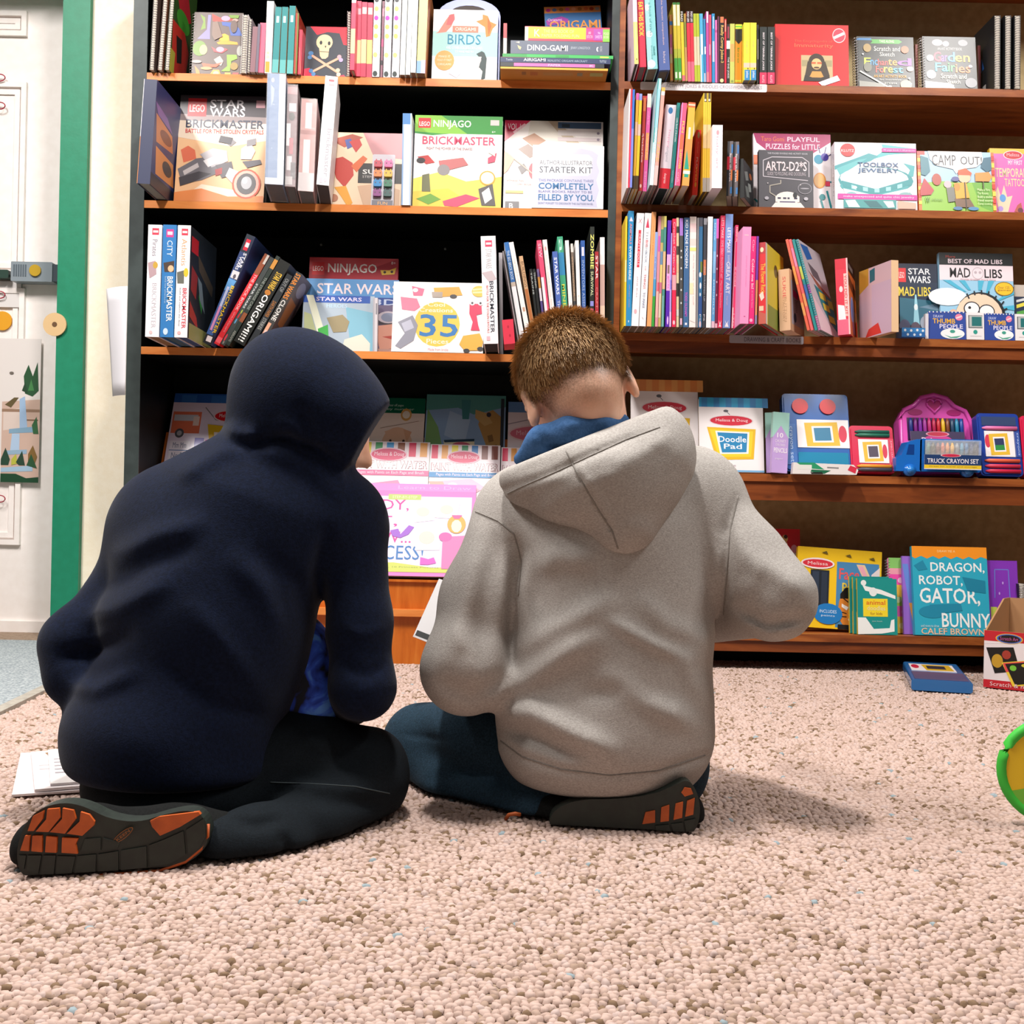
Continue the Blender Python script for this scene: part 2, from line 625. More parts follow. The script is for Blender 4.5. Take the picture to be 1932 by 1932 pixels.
def FO(z, x0, x1, yt, yb, col, lab, front='', tilt=12, t=0.008, off=0.02, kind='b', yaw=0, roll=0, cat='book', name=None, rough=0.38, spinecol=None, top=None, group=None, sideart=''):
    """book shown face out, leaning back by tilt; off = distance of its foot behind the shelf front"""
    Y = YF + off
    A, B = atY(x0, yb, Y), atY(x1, yb, Y)
    w = (B.x - A.x) / math.cos(math.radians(yaw))
    zb = z if z is not None else A.z
    if z is None:
        zb = A.z
    tr = math.radians(tilt)
    v = ray((x0 + x1) / 2, yt)[1]
    h = (v * Y - (zb - CH)) / (math.cos(tr) - v * math.sin(tr))
    lf = t * math.sin(tr)
    h -= lf / math.cos(tr)
    lf += max(0.0, w * math.sin(math.radians(roll)))
    X = I_(A.x, Y, zb + lf + 0.0004) @ RZ(yaw) @ RX(-tilt) @ RY(roll)
    nm = name or {'b': 'book', 'h': 'book', 'p': 'drawing_pad', 's': 'spiral_book', 'x': 'boxed_kit', 'c': 'carry_case'}[kind]
    o = thing(nm, lab, cat, X, group)
    m = M(col, rough)
    if kind in 'bh':
        c = 0.002 if kind == 'h' else 0.0008
        pts = [(0, 0), (w, 0), (w, c), (c, c), (c, t - c), (w, t - c), (w, t), (0, t)]
        n = len(pts)
        vs = [(x, y, zz) for zz in (0, h) for x, y in pts]
        fs = [tuple(range(n - 1, -1, -1)), tuple(range(n, 2 * n))] + [(i, (i + 1) % n, (i + 1) % n + n, i + n) for i in range(n)]
        MB().add(vs, fs, m).build('cover', o)
        e = 0.002 if kind == 'h' else 0.0005
        MB().box(c, c, e, w - e, t - c, h - e, M(PAGE, 0.8)).build('page_block', o)
    elif kind == 'p':
        MB().bev(0, 0, 0, w, 0.0008, h, 0.004, m).build('cover', o)
        MB().bev(0.0002, 0.0009, 0.0002, w - 0.0002, t, h - 0.0002, 0.004, M('e9e2dc', 0.8)).build('page_block', o)
    elif kind == 's':
        MB().bev(0, 0, 0, w, 0.0012, h, 0.003, m).build('front_cover', o)
        MB().bev(0, t - 0.0012, 0, w, t, h, 0.003, m).build('back_cover', o)
        MB().box(0.003, 0.0014, 0.001, w - 0.001, t - 0.0014, h - 0.001, M(PAGE, 0.8)).build('page_block', o)
        n = int(h / 0.0075)
        cb = coil(-0.001, t / 2, 0.004, h - 0.004, max(t * 0.62, 0.005), 0.0075, 0.0008)
        cb.build('wire_coil', o)
    else:
        MB().bev(0, 0, 0, w, t, h, 0.0015 if kind == 'x' else 0.006, m).build('box_body' if kind == 'x' else 'case_body', o)
    if front:
        b = MB()
        art(b, front, (0, 0, h), (w, 0, 0), (0, 0, -h), (0, -1, 0), rough=rough)
        b.build('cover_print', o)
    if sideart:
        b = MB()
        art(b, sideart, (0, t, h), (0, -t, 0), (0, 0, -h), (-1, 0, 0), rough=rough)
        b.build('spine_print', o)
    return o


def FL(z0, x0, x1, yt, yb, col, lab, Y, spine='', d=0.2, roll=0, kind='b'):
    """book lying flat with its spine to the front"""
    A, B, T = atY(x0, yb, Y), atY(x1, yb, Y), atY(x0, yt, Y)
    w, t = B.x - A.x, T.z - A.z
    zb = A.z if z0 is None else z0
    o = thing('book' if kind == 'b' else 'boxed_kit', lab, 'book' if kind == 'b' else 'boxed kit', I_(A.x, Y, zb) @ RY(roll))
    d = min(d, YB - 0.015 - Y)
    if kind == 'b':
        c = min(0.0012, t * 0.2)
        pts = [(0, 0), (d, 0), (d, c), (c, c), (c, t - c), (d, t - c), (d, t), (0, t)]
        n = len(pts)
        vs = [(x, y, zz) for x in (0, w) for y, zz in pts]
        fs = [tuple(range(n)), tuple(range(2 * n - 1, n - 1, -1))] + [(i, i + n, (i + 1) % n + n, (i + 1) % n) for i in range(n)]
        MB().add(vs, fs, M(col)).build('cover', o)
        MB().box(0.001, c, c, w - 0.001, d - 0.002, t - c, M(PAGE, 0.8)).build('page_block', o)
    else:
        MB().box(0, 0, 0, w, d, t, M(col)).build('box_body', o)
    if spine:
        b = MB()
        art(b, spine, (0, 0, t), (w, 0, 0), (0, 0, -t), (0, -1, 0))
        b.build('spine_print', o)
    return o, zb + t
# ---------------------------------------------------------------- black bookcase, upper shelf
z = zL[0]
RED_COVER = 'r 0 0 100 100 2e4a1e;p a6242c 10 20 60 10 80 30 40 45;e 45 40 30 10 3c8a2a;p b52a1e 0 50 55 48 80 62 70 98 10 98;p 1c1210 20 60 45 58 50 80 30 85;r 0 78 20 100 a9a23a'
for i, (xb, xt, lab) in enumerate(((281, 292, 'tall spiral book with a white coil against the black side panel'), (296.5, 312, 'tall spiral book with a brown cover, middle one of the three tall coils'), (310, 325, 'tall spiral book with a red and green cover beside the dark gap'))):
    S(z, xb, 131, xt, -62, 9, ('5a4a44', '7a4a34', '3a5a2a')[i], lab, kind='s', d=0.19, right=RED_COVER if i == 2 else '', cat='book')
DINO = 'r 0 0 100 100 6e5f5a;p 7d9b3a 12 3 22 8 24 25 14 28 19 15;p 8f86c0 28 4 34 4 33 28 34 42 8 42 18 34 27 27;p e0463a 36 2 52 8 78 6 80 12 58 14 38 14;e 64 9 9 4 d9a0c8;p 4d66b0 56 14 80 16 92 24 100 36 76 36 72 22 58 20;p e6a63a 48 47 60 43 90 46 92 50 52 50;p f0b43c 58 34 64 33 72 36 74 44 52 44;e 14 57 14 12 7a9a48;e 22 59 8 8 b9be8a;p d85a5e 38 54 52 60 66 56 72 58 60 64 44 62;e 56 58 8 4 d9a6c8;p 93bf4a 70 66 90 66 92 72 80 76 78 92 60 92 72 84;p b9b0ae 44 74 56 68 64 76 60 84 50 80;p d86a4a 20 80 44 82 62 78 50 86 24 86;e 30 88 12 2.5 d9a070;p e6904a 6 84 16 92 18 98 10 97;p f0a850 38 97 44 90 56 90 60 97;e 50 96 6 4 f2c8a0;r 68 94 80 100 f0b860;r 84 94 96 100 d85a5a;e 86 84 8 6 a68a4a;p 7a9a3a 70 4 92 4 90 9 74 9;e 96 60 6 8 a8a8a0;e 84 12 6 2.5 c89a90;e 10 78 10 2.5 b9a6a0;e 82 22 7 10 6e5a54;p 8a7266 38 16 48 14 60 38 44 44 38 36'
FO(z, 361, 454, 24, 134, '6e5f5a', 'spiral notebook with a colourful dinosaur pattern on a grey cover', DINO, kind='s', t=0.012, off=0.02, tilt=6)
S(z, 453, 137, 457.5, 26, 11, 'f2eae6', 'white coil spine next to the dinosaur notebook', kind='s', d=0.15)
S(z, 465, 136, 469, 34, 6, '8a8084', 'thin grey coil bound book between the white coil and the plum book', kind='s', d=0.15)
S(z, 471.5, 136, 477, 50, 10, '8a6068', 'plum book with a plain spine between the coil bound and the pink ones', d=0.14)
S(z, 481.5, 136, 487, 45, 5, '6c6272', 'thin grey violet spine just before the pink book', d=0.14)
S(z, 486.5, 137, 491, 43, 11.5, 'dc6480', 'plain pink spine beside the tall white box', d=0.14)
S(z, 499, 138, 504, 2, 13.5, 'f4f0ee', 'tall white box with an orange picture low on its spine', 'r 8 84 70 99 e8a030;e 40 78 26 3 f6dcb0;e 40 72 20 2 ecc8a0;r 15 80 60 84 c8d4e8', kind='x', d=0.12, cat='boxed kit')
for xb, xt, yb, yt, lab in ((513, 520, 137, 13, 'teal book nearest the tall white box'), (527, 532.5, 138, 13, 'middle teal book of the three'), (541, 546.5, 139, 11, 'teal book nearest the red one, right of its twins')):
    S(z, xb, yb, xt, yt, 12, '24898b', lab, 'r 25 14 70 24 bfe0dc;r 0 80 100 100 5fb0ae', d=0.15, group='three teal books', kind='h', right='r 0 0 100 100 d9b088')
S(z, 554, 139, 558.5, 25, 6, 'b5402e', 'thin red book with an orange edge beside the teal ones', 'r 55 0 100 100 6a7a2a', d=0.15)
S(z, 561.5, 140, 565, 56, 6, 'e2324c', 'small crimson spine touching the skull book', 'l 20 40 90 98 16 f0906a', d=0.1)
SK = 'r 0 0 100 100 2e333e;p e21a34 10 0 100 0 100 36 88 34 78 12 50 10 26 16;p e2224c 0 82 12 80 26 94 60 98 92 92 100 100 0 100;e 44 30 19 15 f2d0a2;p f2d0a2 32 40 56 40 54 58 48 62 40 62 35 57;e 36 31 3.2 4 20202a;e 55 32 3.2 4 20202a;p 20202a 45 37 49 37 47 42;l 34 48 55 49 1.2 20202a;l 16 56 78 88 5.5 f0b090;l 80 60 18 88 5.5 f0b090;e 14 52 6 4 4d86bc;e 12 60 5 4 4d86bc;e 16 86 5 4 4d86bc;e 22 92 5 4 4d86bc;e 80 58 5 4 d8a0a8;e 84 64 5 4 b0a0c8;e 78 84 5 4 f2c8a8;e 80 92 5 4 f2d0b8;l 0 96 30 100 3 e2224c'
FO(z, 573, 655, 51, 142, '2e333e', 'black and red book with a skull and crossbones on its cover', SK, kind='h', t=0.01, off=0.02, tilt=8)
S(z, 653.5, 143, 655, 20, 6, 'bdb0b2', 'thin coil bound grey book beside the skull book', kind='s', d=0.12)
for xb, yb, xt, yt, w, sp, lab in (
        (660, 132, 664, -4, 8.6, 'r 0 0 100 7 fbe8e6;r 0 43 100 77 f7e3a0', 'pink and yellow banded book that sticks out furthest of its four'),
        (672, 144, 674.5, 2, 8, 'r 10 10 90 18 f6bcc4;r 0 52 100 83 f4dca0', 'pale pink and yellow banded book, second of the four'),
        (680, 145, 683, 4, 10.5, 'r 10 7 90 16 fbe6de;r 0 50 100 82 f6e4b0', 'pink and yellow banded book, third of the four'),
        (691, 146, 694, 5, 10.5, 'r 10 7 90 16 fbe6c8;r 0 50 100 82 f8e68e', 'deep pink and yellow banded book next to the dotted spine')):
    S(z, xb, yb, xt, yt, w, 'e24866', lab, sp, d=0.15, kind='r')
DOTS = 'e 38 4 30 3 2a2a30;e 38 15 30 3 f2b96a;e 38 26.5 30 3 e31fb4;e 38 37.5 30 3 f2cc5c;e 38 49 30 3 f5e760;e 36 61 30 3 f4dfec;e 36 72.5 30 3 dce078;e 40 96 32 3.4 22302e'
S(z, 702, 145, 706, -6, 14, 'f5f2f4', 'white book with coloured dots down its spine, nearest the pink ones', DOTS, d=0.15)
S(z, 717.5, 146, 722, 2, 4, '8a5a6a', 'thin mauve patterned book between two dotted spines', 'r 0 10 100 20 d88aa0;r 0 50 100 60 c04a7a;r 0 78 100 84 26202a', d=0.15)
S(z, 723, 146, 727, -6, 14, 'f5f2f4', 'white dotted spine, middle one of the three', DOTS, d=0.15)
S(z, 739, 146, 744, -6, 14, 'f5f2f4', 'white dotted spine, the one beside the plain white books', DOTS, d=0.15)
S(z, 754, 141, 761, -40, 10, 'f1f3ee', 'plain white tall book touching the dotted spines', d=0.2, pages='7a5a48')
S(z, 764.8, 141, 772, -40, 9, 'eef2ec', 'plain white tall book, middle of three', d=0.2, pages='7a5a48')
S(z, 774.5, 137, 781, -40, 10, 'f3f4f2', 'plain white tall book touching the yellow one', d=0.2, pages='7a5a48')
S(z, 785.5, 138, 793, -40, 17, 'f5e48a', 'tall pale yellow book with a blue foot and orange cover', 'r 0 87 50 100 7fa8dc;r 50 86 100 100 c9b8ea', d=0.17, right='r 0 0 100 100 d9894c;e 50 30 30 8 b8704a', pages='7a5a48')
# blue carry case behind the origami book
A = atY(822, 149, YF + 0.06)
cs = thing('carry_case', 'blue plastic case with a handle standing behind the white origami book', 'case', I_(A.x, YF + 0.055, z + 0.004) @ RX(-5))
W_ = 0.172
H_ = atY(880, -6, YF + 0.06).z - z
out = [(0, 0), (W_, 0), (W_, H_ * 0.8)] + [(W_ / 2 + W_ / 2 * math.cos(math.radians(a)), H_ * 0.8 + H_ * 0.2 * math.sin(math.radians(a))) for a in range(15, 180, 15)] + [(0, H_ * 0.8)]
MB().prism(out, 0, 0.03, M('3f55b4', 0.35)).build('case_body', cs)
hh = [(W_ / 2 + 0.05 * math.cos(math.radians(a)), H_ * 0.83 + 0.022 * math.sin(math.radians(a))) for a in range(0, 181, 20)]
MB().prism(hh, -0.001, 0.0, M('2c1712', 0.6)).build('handle_opening', cs)
BIRDS = 'r 0 0 100 100 f8f2f0;r 0 31 100 66 a9d6d2;r 0 66 100 100 f9f7f8;p f08a78 32 6 26 7 20 14 8 32 4 34 20 32 28 24 33 12;p e8686a 24 8 32 6 33 14 28 22 20 22;p d98a44 76 6 84 8 88 16 98 20 92 26 88 36 82 38 80 24 66 16 76 13;p b86a30 84 10 90 22 86 36 84 24;r 30 23 70 32 e8836c;T 34 25 66 30 f9d8cc ORIGAMI;t 23 35 74 49 2b86a6 BIRDS;t 21 52 77 56 eff6f6 AND OTHER FOLDED CREATURES;t 35 58 64 61 eff6f6 TO MAKE AND FLY;e 19 72 15 14 f2a65c;t 10 65 28 68 fbe8d0 MAKE IT;t 8 70 30 73 fbe8d0 FOLD IT FAST;t 9 76 29 79 fbe8d0 ORIGAMI;p 3c4a4a 68 62 76 58 80 60 84 68 82 96 76 98 78 86 72 80 76 70;p f0e0d8 68 66 76 66 72 82 74 98 64 98 66 84;p ead9e6 26 90 34 86 40 78 46 80 44 90 38 96'
FO(z, 814, 937, 19, 149, 'f6f3f2', 'white and teal origami book with folded paper birds on its cover', BIRDS, kind='h', t=0.016, off=0.018, tilt=8, rough=0.6)
S(z, 949, 150, 950, 44, 7, 'e9dfd6', 'narrow white spine with a red top behind the flat pile', 'r 0 0 100 20 d2232e', d=0.1, Y=YF + 0.12)
# flat pile
Yp = YF - 0.075
o, zt = FL(z + 0.0005, 944, 1147, 125.5, 129.5, 'e2a23a', 'wide yellow orange book, lowest of the flat pile', Yp, 'r 0 0 100 60 f0b83a', d=0.27)
b = MB()
w_ = (atY(1147, 129, Yp).x - atY(944, 129, Yp).x)
art(b, 'r 0 0 100 100 b8742c;r 20 50 24 78 8a5a30;r 28 48 35 78 a85a2a;r 40 50 68 76 b07a40;r 72 50 77 78 8a7a60;r 84 50 96 80 a89a5a', (0, 0.075, 0), (w_, 0, 0), (0, -0.075, 0), (0, 0, -1))
b.build('cover_print', o)
Yq = Yp - 0.001
o, zt = FL(zt + 0.0004, 944, 1140, 118, 126, '20252c', 'thin pink and black book in the flat pile above the yellow one', Yq, 'r 13 12 91 88 e66ab0;t 46 25 58 75 f8c8e4 PAPER;t 86 25 90 75 f8c8e4 K', d=0.22)
o, zt = FL(zt + 0.0004, 944, 1152, 108.5, 118, '22345e', 'navy book lettered AIRIGAMI in the flat pile', Yq, 'T 21 15 41 75 e8eef4 AIRIGAMI;t 43 35 79 75 9fb4c8 REALISTIC ORIGAMI AIRCRAFT;t 5 30 11 70 c8d4e0 Tuttle;t 90 30 96 75 c8d4e0 TUTTLE;r 0 0 38 12 7a5a5e', d=0.22)
o, zt = FL(zt + 0.0004, 948, 1157, 100, 106, '3cb45a', 'thin bright green book in the flat pile', Yq, 'r 0 0 22 100 2f9a48;r 48 20 60 90 2f9a48;r 88 30 96 80 c8d860', d=0.22)
o, zt = FL(zt + 0.0004, 963, 1149, 76, 101, '5d6678', 'thick slate grey book lettered DINO-GAMI in the flat pile', Yq, 'T 17 30 58 74 f4f2f4 DINO-GAMI;t 61 38 81 62 b8c0cc JENNY LONGSTOCK;e 88.5 55 1.4 18 f0f0f4;e 89.5 55 1.1 14 5d6678;v 90.5 30 93 74 c8ccd6 WORKS;p e8dcc0 5 14 9 8 9 22;p d8c890 7 36 11 50 10 72 8 60', d=0.2, kind='x')
o, zt = FL(zt + 0.0004, 990, 1150, 49, 76, 'd23a58', 'yellow kit with pink, purple and green labels on top of the flat pile', Yq, 'r 0 4 4 100 f0dcc8;r 4 4 72 84 f7e22e;T 11 20 18 72 f6b8c0 K;t 22 20 58 44 fbf0a0 THE BIG BOOK OF;t 20 52 64 74 fbf0a0 PAPER FOLDING FUN;r 72 8 81 90 d83c8c;t 73 55 80 76 f4c8dc INSTRUCTION;t 75 30 78 48 f4c8dc 80;r 81 10 92 92 b048a8;t 83 55 91 76 f0c8ec SHEETS;t 86 30 89 48 f0c8ec 96;r 92 12 100 100 86c84a;t 93 34 99 52 f0f4d0 FOLD;t 93 58 99 76 f0f4d0 BOOK', d=0.17, kind='x')
FO(None, 1029, 1136, 15, 62, 'd98a3a', 'leaning pad lettered ORIGAMI with coloured dots behind the flat pile', 'r 0 0 100 26 e09048;r 0 26 100 100 3f74ae;e 7 14 4 7 c02a86;e 18 13 4 7 5a78a8;e 30 13 4 7 a86a2a;e 41 12 4 7 e05aa0;e 52 12 4 7 f0a878;e 63 12 4 7 a8682c;e 74 12 4 7 d86a3a;e 84 13 4 7 a83c1c;e 94 13 4 7 9a9a8a;p a842a8 2 56 30 40 42 52 40 66 4 76;T 5 48 30 62 f0c8f0 Origami;T 8 58 98 92 f0a050 ORIGAMI', tilt=14, t=0.008, off=0.19, roll=-3.5, cat='book')

# ---------------------------------------------------------------- black bookcase, middle shelf
z = zL[1]
S(z, 258, 346, 272, 149, 26, '3a3f5a', 'big thick hardcover with grey page edges showing, at the black side panel', 'r 0 0 4 55 e8e4e8;r 0 55 4 100 d88a4a', d=0.24, kind='f', pages='9a968c', right='r 0 0 100 100 2c3566;p c87a48 5 30 60 36 66 52 10 56;p d88a4a 10 60 70 62 76 84 14 86;e 40 44 20 6 7a3a2a;p 7a5a9a 0 20 40 24 60 34 10 30;e 50 72 16 7 3a2a2a;r 0 88 100 100 141a2e')
BM = 'r 0 0 100 100 f2c090;p 3a3238 0 0 100 0 100 22 0 20;p 8f7f7e 0 18 100 20 100 26 0 24;p f4ddc4 0 24 100 26 100 42 60 48 0 40;p e07050 4 52 12 48 20 52 22 60 8 64;r 9 3 30 20 d81e26;T 11 9 28 16 f6e6e0 LEGO;T 34 4 74 12 f4eef0 STAR;T 34 12 74 20 f4eef0 WARS;r 86 4 96 11 d8a0a8;T 8 23 96 31 3c3f52 BRICKMASTER;T 8 32 96 36 d0303a BATTLE FOR THE STOLEN CRYSTALS;p 6d6a70 2 70 22 60 52 56 56 70 30 80 8 84;p b9b4b8 26 56 40 50 56 52 58 62 40 68;p 8a8488 50 42 60 40 66 44 60 48;p e4e0e0 30 62 46 56 50 62 36 68;p 3a363c 4 78 26 72 40 74 20 82 6 86;p c8c0c0 8 72 24 64 26 68 10 76;p 5a565c 44 66 62 62 66 74 52 78;p a03030 44 70 52 68 52 74 45 76;p c7c4c6 60 68 72 72 66 84 56 76;p 4e4a50 46 44 48 38 62 40 60 46;p d0ccce 72 50 82 44 88 52 84 60 72 60;p 5c585e 74 62 94 60 96 64 80 68;p 8e8a8e 78 42 88 40 88 46 78 48;p f6e2c8 10 96 30 84 60 88 90 92 90 98 10 99;p e88a4a 0 92 30 88 60 95 100 94 100 100 0 100;e 80 83 16 14 d8583c;e 80 83 14 12.4 f0b0a0;e 80 83 11 10 5a585a;e 80 82 6 6 b0b0b4;e 78 80 3 3 e8e8ea'
FO(z, 328, 497, 181, 376, 'f4ece6', 'large face-out book with a grey brick-built spaceship on an orange cover', BM, kind='h', t=0.03, off=0.018, tilt=8, sideart='r 0 0 100 100 f0e8e8')
S(z, 500, 346, 505, 138, 35, '7e94b6', 'shrink-wrapped pale blue and white pack, tallest of the wrapped ones', 'r 66 0 100 96 f4f2f6;r 0 0 14 100 6c84a8;e 30 6 8 2 e8dce8;p a8b8d0 20 10 40 14 36 24 24 30;r 0 94 100 100 c8ccd8', kind='w', d=0.16, pages='141a2a', yaw=7)
S(z, 538, 352, 543, 160, 19, '8c7478', 'shrink-wrapped book with a mottled grey and pink spine', 'r 0 2 100 9 c8989c;r 20 18 90 26 e8e0e2;e 50 31 30 4 5a5a58;r 0 38 40 60 e6dfe0;r 30 52 70 68 b86a74;r 10 70 60 84 d8d0d2;r 50 76 100 92 6a6468;r 0 90 70 98 c0b8b8', kind='w', d=0.16, pages='16181a', yaw=7)
S(z, 562, 360, 569, 186, 30, 'd9a4a0', 'shrink-wrapped pink and silver pack with a pleated top', 'r 30 4 70 32 fbf6f6;r 24 44 66 80 fbf4f4;r 0 80 100 100 e8dede;r 0 34 100 38 c08884', kind='w', d=0.15, pages='1c1a1a', yaw=7)
S(z, 597, 346, 614, 142, 24, 'f6f3f5', 'white book tilted right with faint grey lettering beside the wrapped packs', 'r 30 3 74 5 d07078;r 32 7 78 9 d8b0b4;V 50 48 90 92 b8b4bc brickmaster;v 26 46 40 82 d0ccd2 battle for the stolen crystals;r 20 93 46 98 d0c8d0;e 66 95 14 2 e0c8d0', d=0.19, pages='4a4240', yaw=7)
HERO = 'r 0 0 100 100 f2d3b2;p c98a8e 45 0 100 0 100 34 60 30;p b0503a 0 10 30 2 45 6 20 20;r 40 40 100 66 17130f;T 46 48 72 54 f0ece8 SUP;t 46 56 70 59 c8c4c0 STENCIL;p c23424 2 36 18 32 32 40 34 56 22 72 10 60;p e8a02a 8 72 24 70 34 92 28 98 18 84;p d8642c 30 44 46 30 52 34 38 52;p 4a5aa0 20 10 28 8 32 18 24 22;p c83a34 26 12 40 8 44 16 36 26;e 8 86 6 5 b87858;p d8b090 40 70 70 66 98 74 98 98 50 98'
FO(z, 618, 756, 251, 385, 'e8c0a0', 'cream and red comic activity book partly hidden by the row of colour pots', HERO, kind='b', t=0.012, off=0.05, tilt=7)
# blister of eight paint pots
A = atY(699, 384, YF + 0.012)
bp = thing('paint_set', 'clear blister strip with eight coloured paint pots in two columns', 'paint set', I_(A.x, YF + 0.012, z + 0.002) @ RX(-8))
MB().bev(0, 0.004, 0, 0.061, 0.007, 0.147, 0.004, M('c9c4cc', 0.3)).build('backing_card', bp)
b = MB()
art(b, 'r 4 88 96 100 6e6c76;t 30 91 72 97 f0b060 FUN', (0, 0.004, 0.147), (0.061, 0, 0), (0, 0, -0.147), (0, -1, 0))
b.build('card_print', bp)
for r_, cc in enumerate((('c24a5c', 'e070a8'), ('e8864a', 'e8b83a'), ('2f86c2', '3a7a5c'), ('8f4a86', '3a5a58'))):
    for c_ in (0, 1):
        x_, z_ = 0.006 + c_ * 0.0275, 0.108 - r_ * 0.0275
        b = MB().bev(x_, -0.005, z_, x_ + 0.022, 0.004, z_ + 0.018, 0.004, M(cc[c_], 0.3))
        p = b.build('paint_pot', bp)
        e = MB()
        for s_ in (0.004, 0.016):
            e.box(x_ + s_, -0.004, z_ + 0.018, x_ + s_ + 0.003, 0.003, z_ + 0.022, M(cc[c_], 0.3))
            e.box(x_ + s_, -0.0055, z_ + 0.009, x_ + s_ + 0.003, -0.005, z_ + 0.012, M('5a3a4a'))
        o = e.build('pot_face', bp)
        o.parent = p
S(z, 757, 387, 760, 214, 18, 'e8eef8', 'white spine with a blue top between the paint pots and the green topped book', 'r 0 0 100 12 4f86c2;r 0 12 16 100 8aa8d0;r 84 0 100 100 b8c8e0', d=0.15)
NJ = 'r 0 0 100 100 f6efec;p 2f8a34 0 0 100 0 100 20 40 20 20 22 0 20;p 7fb83a 0 0 30 0 60 20 30 20 0 18;r 4 3 18 14 d81e26;T 5 7 17 12 f6e6e0 LEGO;T 21 5 64 15 f0f4e8 NINJAGO;r 86 4 96 10 c8c0bc;T 88 16 92 18 f0f4e8 6+;T 9 23 92 32 d8486a BRICKMASTER;T 14 35 66 38 9a6a70 FIGHT THE POWER OF THE SNAKES;p f4d860 0 70 30 62 60 72 100 66 100 100 0 100;p e8c44a 0 84 40 80 60 92 30 100 0 100;p b83a3a 4 46 16 44 24 52 14 54;e 8 50 5 3 3a3638;p b86a6a 28 50 56 46 62 54 40 60 30 58;e 34 60 7 6 8a8484;p 6a6a4a 10 66 18 64 20 84 10 84;p 6a9a3a 4 92 20 86 32 92 18 98;p d04a6a 34 94 60 86 76 90 50 100 36 99;p c8506a 84 46 94 40 92 50 84 52;p e8dcc8 84 40 92 38 92 44;e 84 68 9 8 d8a03c;e 84 68 7.5 6.6 f0e4c8;p 5c5858 74 80 90 74 94 98 78 98;p f0f0f0 78 84 86 78 90 90 82 96'
FO(z, 778, 945, 219, 388, 'f2ece8', 'white face-out book with a green band across its top and a red square', NJ, kind='h', t=0.028, off=0.016, tilt=7, rough=0.62)
VOL = 'r 0 0 100 100 f2e9e4;p d83058 0 0 26 0 0 24;p f6c8d0 8 13 20 3 22 5 10 15;p e4dccf 26 0 56 0 86 32 60 60 20 40;p c8b49a 44 0 54 0 78 26 72 34;p b08060 18 20 30 14 42 22 30 30;p 8c7468 14 32 24 26 36 36 26 42;r 54 1 98 8 3a5878;r 58 3 66 7 20303c;r 54 10 98 16 e6dcd8;r 54 18 98 22 d8c8c8;r 54 24 98 34 eae2de;e 95 13 1.5 1.5 8a7a8a;e 95 20 1.5 1.5 8a7a8a;p 6c6464 14 52 20 48 24 54 18 60;e 30 56 5 9 c83a4a;t 3 66 20 68 c05a5a VOYAGE INN;t 12 70 28 72 c05a5a COMIC BOOK;r 2 78 20 81 e8b85a;r 2 90 16 100 4a4448;T 6 92 10 98 f0e8e8 B;p d8a080 0 34 10 44 4 56 0 60;l 2 36 30 60 1.4 b0a090;t 3 4 16 11 fbe0e8 VOL.1'
FO(z, 949, 1137, 229, 392, 'f0ece8', 'pale comic kit with a red VOL corner, half covered by the starter kit', VOL, kind='x', t=0.02, off=0.04, tilt=10, cat='boxed kit')
KIT = 'r 0 0 100 100 f6f4f8;p cfcfe6 3 6 14 4 26 7 40 4 54 7 68 4 84 8 92 14 90 26 94 40 90 54 94 70 90 86 92 98 4 98 6 80 3 60 6 40 3 22;p f6f4f8 8 18 14 14 78 14 84 20 82 44 78 48 12 48 8 42;t 10 24 84 31 62646f AUTHOR-ILLUSTRATOR;t 10 34 84 44 4a4e5c STARTER KIT;t 9 54 86 58 7a80b0 THIS PACKAGE CONTAINS THREE;T 9 60 86 70 3a76a8 COMPLETELY;t 9 72 84 76 7a80b0 BLANK BOOKS, READY TO BE;T 9 78 87 88 3a76a8 FILLED BY YOU.;t 9 91 86 94 8088b0 DONT FORGET TO DECORATE THE OUTSIDE PANEL'
FO(z, 1003, 1138, 275, 394, 'f6f4f8', 'white kit box lettered AUTHOR-ILLUSTRATOR STARTER KIT', KIT, kind='x', t=0.03, off=0.0, tilt=4, cat='boxed kit')

# ---------------------------------------------------------------- black bookcase, lower shelf
z = zL[2]
SP = 'r 30 3 80 9 d83a52;r 36 5 74 7 f4d8d8;'
DARKC = 'r 0 0 100 100 1a2024;r 5 8 30 22 b01e26;p 4a4030 30 20 90 40 86 50 34 34;p 8a2620 8 34 30 40 26 62 6 56;p 2a7a36 40 46 52 60 48 72 36 58;p 6a7a84 30 40 46 44 60 70 40 60;p a03020 4 66 30 78 36 88 4 80;r 4 86 90 100 8a8a50'
S(z, 274, 627, 280, 424, 27, 'f5f2f4', 'white book with a red square and faint grey letters nearest the black side panel', SP + 'v 34 13 70 28 8a808c Pirates;p b89aa0 4 34 60 32 70 44 20 48;e 60 36 18 3 c8a040;v 40 52 74 92 d0c8d0 BRICKMASTER;e 40 96 12 1.6 e8c0c0', d=0.24, kind='h', pages='8a6a48')
S(z, 302, 627, 308, 424, 26.5, '2f78b8', 'blue book with white CITY lettering between two white ones', 'r 26 4 80 11 d83a88;r 34 6 72 9 f4d0e4;v 34 14 74 28 e0ecf6 CITY;p 4a3a34 10 34 90 32 90 42 20 42;e 66 39 22 3 e8b890;V 42 46 84 86 f0f6fa BRICKMASTER;v 24 46 38 70 a8c8e8 build new adventures;e 40 95 18 3 c8dcf0', d=0.24, kind='h', pages='3c5a6a')
